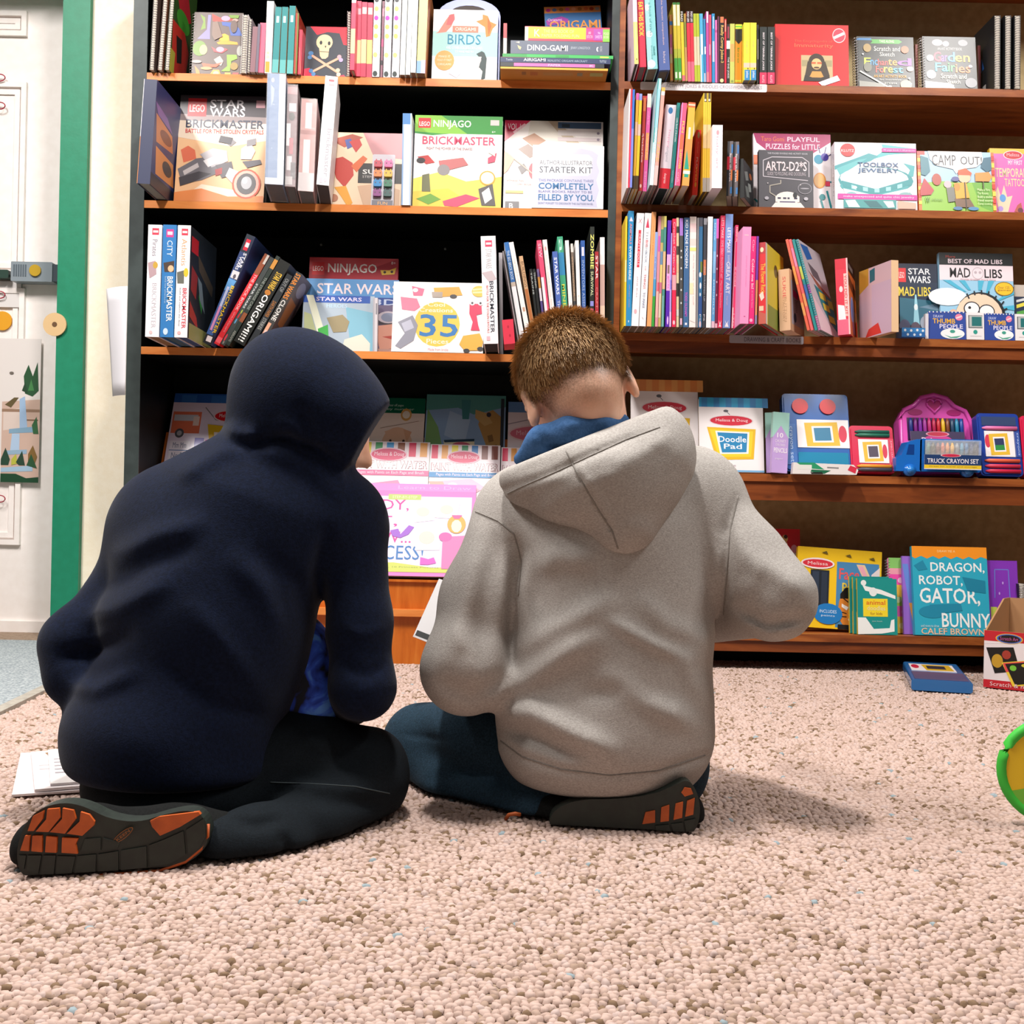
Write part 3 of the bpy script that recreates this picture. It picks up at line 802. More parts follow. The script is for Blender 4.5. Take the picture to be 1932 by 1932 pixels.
S(z, 329, 627, 336, 425, 25.5, 'f5f2f2', 'white book with red letters and a dark collage cover beside the leaning books', SP + 'v 34 12 74 36 d8a070 Atlantis;p 6a6a60 4 42 60 40 60 52 10 52;e 74 42 18 4 d8c030;V 52 56 84 92 d84858 BRICKMASTER;v 26 56 40 90 8a8088 build and explore the deep;e 36 96 14 1.6 e8b0b0', d=0.24, kind='h', pages='2c4a7a', right=DARKC)
S(z, 383, 642, 466, 441, 18, '3d5f9c', 'leaning dark blue book with yellow letters and a red square on its spine', 'r 0 0 100 16 1e2836;r 22 4 84 14 d8203a;r 30 7 76 11 f6dce0;r 0 16 70 34 2c3f70;r 70 0 100 96 1d2540;V 48 16 84 30 eeeaf0 STAR;V 24 20 54 32 eeeaf0 WARS;r 10 33 88 40 d8d2d6;e 50 38 16 2 5a5460;p 5f9ad0 0 41 90 41 70 50 0 52;V 56 46 92 90 f0c02a BRICKMASTER;r 18 48 46 68 c0c8ea;r 18 66 44 88 d890c0;r 0 92 100 100 1a1c26;r 22 93 80 98 e6d6d8', d=0.22, kind='h', pages='2a1a1e', Y=YF - 0.04)
S(z, 404, 647.5, 500, 478, 10.5, 'd5242e', 'thin bright red spine leaning against the dark blue book', 'r 0 0 100 22 8f4a2c;r 55 0 100 10 c8c0b8;V 30 22 80 62 f0b8bc THE BRICK BOOK;v 40 64 70 86 f09098 SPACESHIPS;r 0 92 100 98 f05a64', d=0.2, pages='5a4a44', Y=YF - 0.04)
S(z, 416, 647, 510, 484, 9, '3a3f3e', 'dark grey leaning book with white STAR WARS lettering and small red and blue marks', 'V 30 30 72 58 d8dcdc STAR WARS;e 56 62 14 2.4 a8b840;e 46 67 16 3 c02a34;e 46 73 16 3 5a9ac0;e 34 92 20 4 d03a4c;r 30 96 60 99 8a8078', d=0.2, pages='6a6058', Y=YF - 0.04)
S(z, 425.6, 649, 522, 482, 8, '26302a', 'thin dark green leaning spine between the grey and the black ORIGAMI books', 'r 0 4 100 14 c88a3a;v 20 24 80 60 9aa098 THE STRANGE CASE;r 0 64 100 74 8a4a2a;v 20 84 80 96 a0a098 ABRAMS', d=0.2, Y=YF - 0.04)
S(z, 441, 640.5, 529, 488, 23, '12140f', 'black leaning book with big white ORIGAMI letters and yellow title', 'V 28 14 84 34 f0c040 STAR WARS;e 50 38 26 3 b8742c;V 28 41 78 97 f4f2ee ORIGAMI!!!', d=0.2, pages='4a4a38', Y=YF - 0.04)
S(z, 467, 646, 542, 516, 12, '22262a', 'black leaning spine with grey and brown lettering next to ORIGAMI', 'v 20 6 80 24 9a9a98 OUT OF;v 20 38 80 60 b8742c DARTH PAPER;v 20 62 80 78 a8a8a4 STRIKES', d=0.16, Y=YF - 0.04)
S(z, 483, 645.5, 560, 512, 12.5, '6a5248', 'leaning book with orange and white lettering just left of the red boxed set', 'r 0 0 100 100 3a3a38;V 10 2 90 36 e8862a STAR WARS;V 20 38 90 66 e8e0da CLONE;r 10 70 60 100 e8a080;r 20 80 70 100 f4c0b8', d=0.14, right='r 0 0 100 100 6a5a5c;p b07048 10 30 70 34 60 70 20 66;e 50 16 30 10 9a98b0', Y=YF - 0.04)
FO(z, 577, 746, 487, 665, 'b81e30', 'red boxed set behind the blue pads with a white title and yellow eyes', 'r 0 0 100 100 b01c2e;p d04048 0 0 100 0 60 14 0 12;r 3 5 17 18 d81e26;T 4 9 16 14 f6e0dc LEGO;T 21 6 76 18 f2ece8 NINJAGO;p f0c040 80 12 90 12 98 9 96 16 82 17;e 85 14 1.6 1.4 3a1a1a;e 93 13.5 1.6 1.4 3a1a1a;T 92 3 97 6 f0d0d0 8+;r 0 22 100 30 5a4a52', kind='x', t=0.02, off=0.11, tilt=6, cat='boxed kit', sideart='r 0 0 100 100 e8dcd8;r 20 10 80 60 8a3a40')
FO(z, 572, 748, 527, 664, '2c4a9c', 'blue pad with a big white title standing before the red boxed set', 'r 0 0 100 24 5a92c8;T 12 6 100 20 f0dce0 STAR WARS;r 0 24 100 42 22428c;T 8 26 70 33 c8d4ec EPISODE I;T 74 26 98 34 c0c8e0 3D;r 60 34 100 100 6a5a78;r 76 44 100 60 3a3038;e 90 50 12 8 c8b8c0;e 90 50 8 6 8a90a8;p e8a088 76 62 100 58 100 90 82 94;p c84a3a 84 76 96 74 94 79;r 78 92 100 100 d8a090', kind='b', t=0.01, off=0.075, tilt=7)
YD_ = 'r 0 0 100 100 a9b7c4;p 7fb4c8 60 20 100 30 100 100 70 100;r 0 0 94 13 2c55a8;T 18 3 82 10 e8d8f0 STAR WARS;T 33 15 62 22 b8d4ec HEROES;p eef0d8 4 0 14 0 38 88 28 92;p 3fae48 22 60 36 52 38 80 26 84;p 48a05a 6 62 20 64 24 72 8 70;p b8c090 2 30 12 34 26 90 4 98;p dcd8c8 60 78 84 68 96 84 96 100 56 100;p 9a8c6a 34 40 56 34 66 46 62 64 44 66;r 0 96 70 100 c8303a'
FO(z, 568, 703, 558, 662, '9fb0c0', 'pale blue pad with a green glow and white light beam on its cover', YD_, kind='p', t=0.012, off=0.035, tilt=7, cat='book')
S(z, 703, 664, 704, 562, 9, 'dcd4d8', 'slim white box edge between the pale blue pad and the white toy animal book', 'r 0 0 40 100 b8b4bc;r 60 10 90 30 8a8890', kind='x', d=0.02, Y=YF + 0.035, cat='boxed kit')
C35 = 'r 0 0 100 100 f8f3f2;e 49 60 25 32 f2c44c;T 38 29 57 35 f4ecd0 Cool;T 29 37 66 43 f4ecd0 Creations;T 30 46 72 78 2f76b4 35;T 38 81 62 88 f4ecd0 Pieces;t 40 94 62 98 d89098 Made from bricks;p e06a8a 20 6 34 10 32 20 22 20;e 24 12 3 3 f8f0f0;p e07a94 8 22 26 24 30 36 24 42 10 40;p 8f8f9c 6 58 22 48 28 62 24 84 10 96 4 92 14 74;p b8b8c8 10 60 20 54 24 66 14 72;p d8a03c 44 8 72 6 76 18 46 22;p a89a90 42 14 54 14 54 22 43 22;e 66 20 4 3 3a3638;e 94 12 8 8 e8b84a;l 87 10 100 8 2 f4dca0;l 87 14 100 13 2 f4dca0;p d83458 84 30 97 30 98 44 92 46 94 60 96 68 86 68 88 56 84 44;e 87 29 3 3.5 dcd4d8;e 96 29 3 3.5 dcd4d8;e 87 29 1.2 1.6 3a3a3e;e 96 29 1.2 1.6 3a3a3e;p e0a83c 78 76 96 72 100 84 98 96 80 97 74 88;e 82 97 3.5 3 2e2c2e;e 97 94 3.5 3 2e2c2e'
FO(z, 738, 911, 533, 667, 'f6f0ee', 'white wide book with brick-built toy animals and a yellow disc reading 35 pieces', C35, kind='h', t=0.012, off=0.008, tilt=9)
S(z, 912.5, 646, 907, 446, 29, 'f6f3f5', 'white book lettered BRICKMASTER standing beside the toy animal book', 'r 28 4 76 10 d84a68;r 34 6 70 8 f6d8dc;v 30 12 70 30 b8b0b4 STAR WARS;p c8b8bc 0 34 70 32 100 40 50 43;V 50 42 78 90 4a4c58 BRICKMASTER;v 28 46 42 90 d84848 BATTLE FOR THE STOLEN CRYSTALS;r 22 93 46 97 e8b8c0', d=0.22, kind='h', pages='141412')
S(z, 944, 604, 941, 477, 7, 'a8a2a6', 'thin grey curved booklet just behind the small red box', d=0.1, Y=YF + 0.02)
S(z, 951, 648, 947, 604, 22, 'd8344c', 'small bright red box at the foot of the leaning white books', 'e 50 30 8 6 b02038;e 60 66 8 6 b02038', kind='x', d=0.1, cat='box')
S(z, 979, 655, 948, 474, 4.5, '9a9294', 'very thin grey spine leaning left above the small red box', 'r 50 0 100 100 2a2a2a', d=0.16)
S(z, 984, 656, 951, 458, 9, 'f3f0f2', 'leaning book, upper half blue and lower half white', 'r 0 0 100 38 2f6cb0;v 20 8 80 36 dce6f2 THE BIG BRICK BOOK;r 0 38 100 42 c8b8a8', d=0.18)
S(z, 997, 656, 960, 458, 9, 'f4eeea', 'white leaning book touching the blue topped one', 'v 30 8 70 40 e0c0b8 amazing small builds;r 30 62 80 66 c8a088;r 30 82 70 88 c06058', d=0.18)
S(z, 1008, 657, 979, 484, 7.5, 'c9a078', 'tan leaning book with brown marks on its spine', 'v 20 6 90 34 6a4a34 BUILDINGS;r 10 36 90 70 b06a38;v 20 72 90 95 8a7060 STUDIO', d=0.18)
S(z, 1017, 658, 999, 508, 4.6, '101412', 'thin black leaning spine with small white letters', 'v 20 4 80 32 c0c4c0 TRAINS;v 20 62 80 90 a8aca8 NO STARCH', d=0.16)
S(z, 1022.5, 658, 1005, 508, 5, '0d1110', 'thin black leaning spine beside its narrower twin', 'v 20 4 80 24 c0c4c0 TECHNIC', d=0.16)
S(z, 1029, 659, 1012.5, 508, 4.4, '6a5a8a', 'narrow multicoloured spine leaning on the pink one', 'r 0 10 100 24 c88a3a;r 0 24 100 40 e8e0e8;r 0 40 100 60 5a4a8a;r 0 76 100 100 e0b0b8', d=0.16)
S(z, 1036, 659, 1012.5, 454, 9, 'e8486e', 'pink and white leaning spine, tallest on its side of the gap', 'v 20 3 80 16 f8c0d0 SEW;r 0 34 60 80 f6e0e4;r 0 80 100 86 d8346a', d=0.18)
S(z, 1046, 660, 1023.5, 453, 8.5, 'f6f0ec', 'white leaning spine right of the pink one', 'e 50 8 20 2 d8a0a0;v 30 14 70 60 e8c8b8 how to make lovely felt', d=0.18)
S(z, 1055.5, 660, 1042, 475, 10, '4a66b0', 'blue spine with white lettering under the taller green one', 'V 24 6 80 44 eef0f8 STAR WARS;v 26 50 76 92 d8dcf0 THE SECRET LIFE', d=0.18)
S(z, 1066, 661, 1051, 447, 11, '3aa078', 'green and teal spine with yellow lettering', 'r 0 14 100 34 2f86b4;v 24 2 76 14 b8e0d0 a;V 24 42 76 90 d8d84a MINECRAFT', d=0.18)
S(z, 1078, 661, 1066, 454, 7.3, 'f4eee8', 'plain white spine right of the green one', 'v 30 50 70 80 d8ccc4 crafts', d=0.18)
S(z, 1086.5, 661, 1076.5, 460, 4.5, '7a6a5c', 'grey brown spine between two plain white ones', 'r 0 0 100 8 e0d8d0;v 20 12 80 50 c8a078 WOODWORK;r 0 54 100 76 3a3a3a;r 0 78 100 100 b8949a', d=0.18)
S(z, 1091.5, 661, 1085, 454, 7, 'f5f0ea', 'plain white spine before the royal blue one', 'v 30 50 70 84 d8ccc4 paper', d=0.18)
S(z, 1099, 662, 1095.5, 454, 8, '2c5aa4', 'royal blue spine with pale lettering', 'r 20 6 80 14 e0dce8;v 20 18 80 70 a8bce0 INVENTORS ASSEMBLE;r 0 74 100 100 d8b0a8', d=0.18)
S(z, 1112.5, 662, 1113.5, 428, 8.3, '1a2018', 'black spine with tall yellow lettering, tallest of its row', 'V 10 6 90 34 f0ec7a ZOMBIE;v 20 36 80 56 e8ecb8 SURVIVAL;r 10 60 90 64 8a8ad0;V 14 66 86 98 e05a6a BEYOND', d=0.19)
S(z, 1123, 662, 1122.5, 475, 7, 'a8242c', 'dark red spine next to the yellow lettered black one', 'V 20 4 80 28 f0d8d8 STAR;v 24 36 76 80 d88a8a CRAFT BOOK', d=0.17)
S(z, 1132.5, 663, 1132, 448, 9, 'c9a49a', 'white and dusty pink spine against the divider', 'r 0 0 100 24 f0e8e8;r 0 60 100 72 e8c8b0;r 0 72 100 100 f2f0f2', d=0.18)
# ---------------------------------------------------------------- brown bookcase, top shelf
z = zR[0]
S(z, 1183, 149, 1185.5, 10, 6, 'c8402a', 'thin red spine with a yellow foot against the brown side panel', 'r 0 40 100 76 f0d030;r 0 76 100 100 d8c8b8', d=0.14, Y=YF + 0.08)
S(z, 1197, 121, 1193, -26, 8, 'f0d8ea', 'thick book, pink above and pale yellow below, second from the brown side panel', 'r 0 46 100 100 f5e07a;r 40 46 60 92 f7ea9a;e 60 94 14 1.2 6a5a30', d=0.22, kind='h', pages='263830')
S(z, 1206, 127, 1200, -26, 14, 'e02a4a', 'thick red book with yellow DO NOT EAT lettering', 'V 18 20 84 62 f5df3a EAT THIS BOOK;r 0 8 100 16 f5df3a', d=0.22, kind='h', pages='7a6e72')
S(z, 1222, 131, 1214, -26, 20, 'a8dade', 'thick light blue book with pale cloudy patches and a teal script', 'r 50 0 100 100 86ccd0;e 24 26 24 4 e4eef2;e 34 58 30 4 e8eef2;e 40 94 40 5 d8eaf0;v 40 20 64 60 3a9a9c a book of tricks;v 44 72 58 88 3a9a9c books;V 64 73 82 84 1f8a86 SCHOLASTIC', d=0.22, kind='h', pages='7f7066')
S(z, 1244, 133, 1236, -26, 21, '4c609c', 'thick blue book with a rounded spine and pale gold lettering', 'v 42 16 62 70 e0b8b0 the fantastic compendium;v 44 78 64 92 d8c0c0 klutz', d=0.22, kind='r', pages='6e6660')
S(z, 1265, 152, 1263, 28, 5.6, 'e0943a', 'thin orange spine with patches of blue and pink beside the rounded blue book', 'r 0 10 100 16 2f7ac0;r 0 30 80 60 d88aa0;r 20 30 60 50 b83a6a;r 0 60 80 74 c8b878', d=0.14)
for xb, xt, lab in ((1273, 1269, 'left one of two yellow green pencil patterned spines'), (1280, 1276, 'right one of two yellow green pencil patterned spines')):
    S(z, xb, 151, xt, 5, 6.5, 'd8c02c', lab, 'r 0 0 100 3 2a7a2a;r 10 3 90 30 ece4c8;r 0 68 100 100 3a9a30;r 0 60 100 72 b0b82c;r 20 90 80 98 e0ecd0', d=0.14)
S(z, 1287, 153, 1283, 21, 6, 'f0cc28', 'yellow spine with a black and white top', 'r 0 0 100 16 2a2a20;V 20 1 80 15 f2ece8 MAD;r 0 92 100 100 e86a7a', d=0.14)
S(z, 1293.5, 153, 1290, 26, 4, '8a8a34', 'very thin olive spine between yellow and red books', 'r 0 0 100 12 b8923a;r 0 50 100 100 c89a5a', d=0.14)
for xb, xt, lab in ((1298, 1295, 'left one of two red spines with black and white tops'), (1304.5, 1301.5, 'right one of two red spines with black and white tops')):
    S(z, xb, 154, xt, 21, 6.2, 'e6263f', lab, 'r 0 0 100 17 221c20;V 20 1 80 16 f2e4ea MAD LIBS;r 0 72 100 100 ee6a84', d=0.14)
for xb, xt, lab in ((1311, 1308, 'left one of two lime and cream spines'), (1316.4, 1313.6, 'right one of two lime and cream spines')):
    S(z, xb, 154, xt, 26, 5.2, 'b9c42a', lab, 'r 0 34 100 76 e4cfae', d=0.14)
S(z, 1322, 155, 1319.5, 26, 6.5, '4fb0dc', 'light blue spine with a white lower half beside the lime pair', 'r 20 30 90 60 d8e4f4;r 0 60 40 100 e0eef4', d=0.14)
S(z, 1328.8, 155, 1327, 36, 4, '2a86bc', 'thin blue spine, shorter than its neighbours', 'r 30 44 100 56 e4e8f4;r 0 86 60 100 d8d8e8', d=0.14)
S(z, 1333, 155, 1332, 22, 5, 'c44a9c', 'magenta spine with a white speckled top', 'r 20 0 80 16 f0dce8;r 0 86 100 100 e87a8a', d=0.14)
S(z, 1338.3, 155, 1337.5, 28, 4.5, 'd0486a', 'rose red spine touching the magenta one', 'r 0 44 60 60 e89ab0', d=0.14)
S(z, 1343.5, 156, 1343, 26, 5.5, '2a8fc8', 'sky blue spine with white streaks', 'r 40 4 70 22 c8e0f0;r 20 40 90 70 b8cce8', d=0.14)
S(z, 1349.5, 156, 1349, 38, 4, 'e070b4', 'thin pink spine beside the dark maroon one', 'r 0 16 100 20 c04a90', d=0.14)
S(z, 1354, 156, 1354, 31, 3, '6a2a4a', 'very thin maroon spine before the black one with gold letters', d=0.14)
S(z, 1357.5, 156, 1357.5, 32, 9, '1e1410', 'black spine with gold joke lettering', 'r 20 0 90 9 e07a4a;V 12 13 92 70 ecc06a Really Corny Jokes-3;r 20 78 70 88 e88a4a;r 0 70 100 100 4a1a14;e 50 97 40 3 f0d8a0', d=0.14)
S(z, 1367, 156.5, 1367, 36, 3.6, 'd8203a', 'thin bright red spine left of the white tagged one', 'r 20 2 80 20 f0a080', d=0.14)
S(z, 1371, 157, 1371.5, 46, 5.5, '1a1618', 'black spine with white words and a white price tag', 'r 20 4 80 24 a03a50;r -10 28 120 42 f4eef0;V 14 56 84 92 ece6e8 THE END JOKES', d=0.14)
S(z, 1377, 157, 1377.5, 45, 9, 'c8cc66', 'pale green spine with an orange middle', 'r 10 34 90 64 e8a860;e 50 97 30 2 8a9a4a', d=0.14)
S(z, 1386.5, 157, 1387.5, 46, 13, 'ec9a22', 'orange spine with a green striped top and black point', 'r 0 0 100 8 d8e83a;r 0 3 100 5 5ab82a;r 0 8 100 28 2a2a22;p 2a2a22 6 28 94 28 50 34;V 34 40 66 66 8a9a2a boo;r 0 95 100 98 d8d83a', d=0.14)
for xb, lab in ((1403, 'yellow spine with a blue foot, the left of the two'), (1415.2, 'yellow spine with a blue foot, the right of the two')):
    S(z, xb, 151.5, xb + 0.5, 43, 12, 'f5e03a', lab, 'V 40 32 64 54 e8b06a laugh out;r 0 70 100 78 f4c8b0;e 70 80 10 1.4 6a2a20;r 14 82 100 100 2f8ac4;V 30 84 80 96 e4e4f4 jokes', d=0.13, group='two yellow joke books', pages='8a8688')
S(z, 1428, 156, 1428, 47, 3.5, '2a2622', 'thin black spine with a speckled edge after the yellow pair', 'r 30 25 90 60 b8b0a4', d=0.12)
for xb, lab in ((1433, 'black spine with white words and a red foot, nearest the yellow pair'), (1448, 'black spine with white words and a red foot, touching the big red book')):
    S(z, xb, 158.5, xb + 0.5, 51, 14.2, '1c2522', lab, 'V 34 10 66 76 f4e8ee BEST OF TERRIBLE JOKES;r 0 80 100 100 ea3060;V 36 85 66 98 f6d0dc KLUTZ', d=0.14, group='two black and red joke books')
MONA = 'r 0 0 100 100 dd1c1e;r 0 0 8 100 d01818;e 87 17 9 12 f3d0d4;e 87 17 8 10.6 e04058;l 80 21 94 13 4 f6dce0;t 26 25 78 30 e8604a The Encyclopedia of;T 26 31 79 39 ec6a48 Immaturity;r 35 50 78 92 c9b184;r 36 58 77 68 a89a70;e 56 61 11 14 3a2a1a;p 3a2a1a 44 60 68 60 74 84 40 84;e 56 64 7 9 e8bf84;p d89a4a 50 76 62 76 66 86 46 86;p 2e2018 38 92 40 82 50 86 62 86 72 82 77 92;r 49 61 55 64 d86a3a;r 57 61 63 64 d86a3a;e 56 70 4 1.4 4a2a1a;p f2e2ea 58 94 84 82 88 90 64 100'
FO(z, 1463, 1602, 47, 160, 'dd1c1e', 'big red face-out book with a small painted portrait on its cover', MONA, kind='h', t=0.03, off=0.016, tilt=6, rough=0.5)
EF = 'r 0 0 100 100 161a17;r 0 3 26 7 2a7ab8;p 4aa83a 24 5 74 5 80 9 74 13 24 13 28 9;T 40 6 66 11 dff0d0 TAKE ALONG;t 30 18 76 27 e8e8e0 Scratch and;t 40 29 66 37 e8e8e0 Sketch;T 12 40 24 54 c8d83a E;T 23 44 36 54 3a9ad8 nc;T 36 42 54 54 e8403a han;T 54 42 70 54 f0a03a te;T 70 40 95 54 9a4ac8 d;T 32 55 46 68 e8503a Fo;T 46 57 62 68 f0d03a re;T 62 57 80 68 4ab8e0 st;T 28 72 86 77 e8a82a AN ART ACTIVITY BOOK;t 38 79 76 83 d8d8d0 for inquisitive;t 46 85 68 89 d8d8d0 artists;e 18 22 7 8 a88a4a;e 84 24 7 7 b86a3a;e 18 58 7 9 6a6a58;e 92 60 6 5 d8b0a0;e 84 90 10 9 d8b088;e 56 94 3 2.5 e8e8e0;e 90 78 2 2 f0f0f0;e 10 34 1.6 1.6 f0f0f0;e 92 88 2 2 f0f0f0;l 4 66 56 97 3 c8c8c0;p 8a8a80 2 84 40 88 52 98 2 98'
FO(z, 1619, 1727, 70, 163, '161a17', 'black coil bound scratch book with coloured Enchanted Forest letters', EF, kind='s', t=0.016, off=0.03, tilt=9, rough=0.34)
GF = 'r 0 0 100 100 141816;e 28 11 10 6 b0a0a8;e 44 13 6 5 c8b0c0;e 76 11 9 6 8a8a90;t 28 20 74 25 d8d8d8 AN ART ACTIVITY BOOK;T 20 28 34 46 e83a5a G;T 34 34 46 46 8a5ad0 ar;T 46 28 60 46 4a9ae0 d;T 60 34 88 46 f0c83a en;T 22 48 46 64 3ab8e0 Fa;T 46 48 60 64 4ac86a ir;T 60 50 88 66 f0803a ies;T 32 68 80 77 f0e8d8 Scratch and;T 42 79 68 86 f0e8d8 Sketch;e 13 40 7 6 f0ecec;e 14 70 9 8 f0ecf0;p d8d0d2 2 82 50 86 62 99 2 99;e 88 84 11 9 8a8a90;e 40 90 16 5 b8b0b4;e 88 54 4 3 a0a0a8'
FO(z, 1744, 1845, 70, 166, '141816', 'black coil bound scratch book with coloured Garden Fairies letters', GF, kind='s', t=0.016, off=0.03, tilt=9, rough=0.34)
S(z, 1728, 163, 1727, 84, 5, '8a3a2a', 'thin red brown spine beside the Enchanted Forest scratch book', d=0.1, Y=YF + 0.06)
S(z, 1846, 166, 1845, 86, 5, '7a2a2a', 'thin dark red spine beside the Garden Fairies scratch book', d=0.1, Y=YF + 0.06)
for xb, lab in ((1876, 'black book with a thick white coil, first of three at the frame edge'), (1896, 'black book with a thick white coil, second of three at the frame edge'), (1914, 'black book with a thick white coil, third of three at the frame edge')):
    S(z, xb, 167, xb + 0.5, 28, 13, '15171a', lab, kind='s', d=0.13, group='three thick white coil books', left='r 0 0 100 100 1a1d22;p 2a6ac0 10 50 40 44 50 60 20 66;p d8b83a 4 66 30 60 34 80 8 84;r 0 84 60 100 c8c4c0')

# ---------------------------------------------------------------- brown bookcase, second shelf
z = zR[1]
S(z, 1182, 355, 1187.5, 168, 2.6, 'f7eeee', 'white thin spine, first on its shelf against the side panel', d=0.2)
S(z, 1185.2, 354, 1190.5, 168, 3, 'dc2a48', 'thin red spine next to the first white one', 'r 60 20 100 90 e83a8a', d=0.2)
S(z, 1188.3, 354, 1194, 169, 4.2, '2f6cc4', 'thin blue spine with a lilac lower half', 'r 0 40 100 100 7a86d8', d=0.2)
S(z, 1192.6, 357, 1200.5, 176, 5.5, 'e8a82a', 'orange yellow spine with a pink top and dark foot', 'r 0 0 100 7 e85aa8;r 0 30 100 44 e8b08a;r 0 86 100 100 4a3418', d=0.2)
S(z, 1198.5, 357, 1206.5, 177, 5.5, 'f2cc22', 'yellow spine with a blue top and dark foot', 'r 0 0 100 7 8a9ad8;r 0 32 100 44 f0c0b0;r 0 86 100 100 4a3418', d=0.2)
S(z, 1204.5, 360, 1213, 181, 7.5, 'bc2a24', 'dark red spine lettered My First Book of Knots', 'r 20 2 90 16 d8703a;V 20 40 70 70 f4d4d0 My First Book of Knots;e 50 95 26 2 f0c0b8', d=0.2)
S(z, 1212.5, 361, 1222, 177, 7.6, 'e65aa6', 'pink spine with a white top and orange middle', 'r 0 0 100 14 f6e4d8;v 30 18 80 32 f0a8d0 crafts for;r 10 40 90 68 f0a050;V 24 42 78 66 f6c89a Friendship Fun;v 30 80 80 96 f4b0d8 bands', d=0.2)
S(z, 1226, 333, 1241.5, 148, 7, 'b4dce4', 'tall light blue spine that sticks up past the shelf label', 'r 0 0 30 60 3a9a9a;r 20 10 90 46 9ccce0;V 30 50 80 70 e8f4f6 WASHI;r 0 70 100 100 d4ecee', d=0.2, pages='7a7472')
S(z, 1233, 337, 1248.5, 165, 7, 'eeA094'.lower(), 'tall salmon spine with orange bands beside the light blue one', 'r 0 0 100 4 f0b050;r 0 4 100 8 f8e0d8;V 10 54 90 76 f2b070 TAPE;r 0 80 100 100 f4b8b4', d=0.2, pages='7a7472')
S(z, 1242.5, 355, 1256.5, 197, 20.5, 'e8e0ea', 'thick white book with a red foot and faint script', 'e 50 7 22 4 2f76b0;v 44 30 70 52 e8a8c4 happy;V 34 50 66 68 b8b8c4 origami;r 0 76 100 100 da1c30;V 36 82 66 94 f4c8cc duopress', d=0.2, kind='h', pages='24343a')
S(z, 1264, 354, 1278, 194, 6, '17807c', 'thin dark teal spine beside the thick white book', 'V 20 18 70 46 cfe8e6 Little Book of Bracelets;v 30 80 70 94 9accca NORTHERN', d=0.17)
S(z, 1273.5, 345, 1287, 194, 10, 'e8567e', 'pink spine with a lilac edge and yellow words', 'r 0 0 16 100 c89ad8;V 36 22 80 36 f4d05a FUN;r 20 38 90 56 e86a4a;V 36 56 80 80 f4d05a SLEEPOVER;v 30 84 70 96 f6b8cc craft', d=0.17)
S(z, 1287, 341, 1299.5, 193, 13.5, 'f2b040', 'orange spine with a teal triangle and striped ends', 'r 0 0 100 6 e8683a;r 0 2 100 4 f4c8b0;r 30 30 60 44 f8ecd8;r 0 44 100 76 f0944a;p 2aa088 30 56 80 80 10 80;r 0 82 100 86 f4e8d8;r 20 86 80 90 2aa088;r 0 90 100 100 f0a050', d=0.17)
S(z, 1297, 371, 1309.5, 219, 5, 'f0e6e6', 'narrow white spine half behind the orange one', 'r 30 60 70 90 d8b0b8;e 50 95 20 2 3a3a3a', d=0.17, Y=YF + 0.02)
S(z, 1306, 368, 1314, 245, 10.2, 'd42618', 'short red spine with small coloured letters', 'e 50 8 22 5 a8a088;v 40 18 66 36 e89080 flower;V 34 42 66 60 d8b8d8 FLO;V 34 56 66 80 e8b03a WER;e 50 84 20 4 d89a2a', d=0.15)
for xb, lab in ((1325.5, 'left one of two tall yellow pencil spines'), (1333, 'right one of two tall yellow pencil spines')):
    S(z, xb, 362, xb + 2, 176, 7.2, 'f2c838', lab, 'r 20 0 90 9 5a4a30;e 50 7 24 1.2 f8e8c8;r 44 10 56 86 c89a28;r 0 32 100 56 e8c890;r 0 86 100 100 a8a098', d=0.18, right='r 0 0 100 100 8a7020', group='two pencil books', pages='5a4a30')
S(z, 1343, 355, 1344.5, 236, 20, 'faf6fa', 'short thick white book with faint pink letters and a grey foot', 'e 52 12 14 4 e8a0a8;V 34 18 60 70 f0b4c0 baby art;v 66 20 80 50 e4dce4 paint', d=0.17, kind='x', pages='8a8486', cat='book', name='book')
for xb, yb, lab in ((1370, 370, 'left one of two dark grey dot puzzle spines with a red band'), (1381, 371, 'right one of two dark grey dot puzzle spines with a red band')):
    S(z, xb, yb, xb + 3, yb - 103, 10.5, '6c6264', lab, 'r 0 0 40 100 1c1c20;r 0 28 50 52 d8203a;r 70 6 100 22 3a7ab8;V 36 22 76 74 f4e8ec Spot the Dot;r 70 52 100 72 e07a3a;r 66 84 100 96 3a7ab8', d=0.16, right='r 0 0 100 100 24262c;e 30 14 30 14 3a4ab0;p c8582a 20 24 60 28 70 44 30 42;e 40 52 26 10 2a6a5a;p e07a3a 4 50 30 48 34 74 8 76', yaw=-12)
S(z, 1396, 374, 1394, 300, 8, '17191a', 'short black book with a silver scratch pattern beside the dot puzzles', '', d=0.12, right='r 0 0 100 100 141718;p 8a908e 10 30 40 20 50 40 20 50;p a0a8a6 40 50 70 44 76 62 50 70;p 7a8280 10 66 40 60 56 84 24 90;e 70 24 14 8 b8602a', yaw=-24)
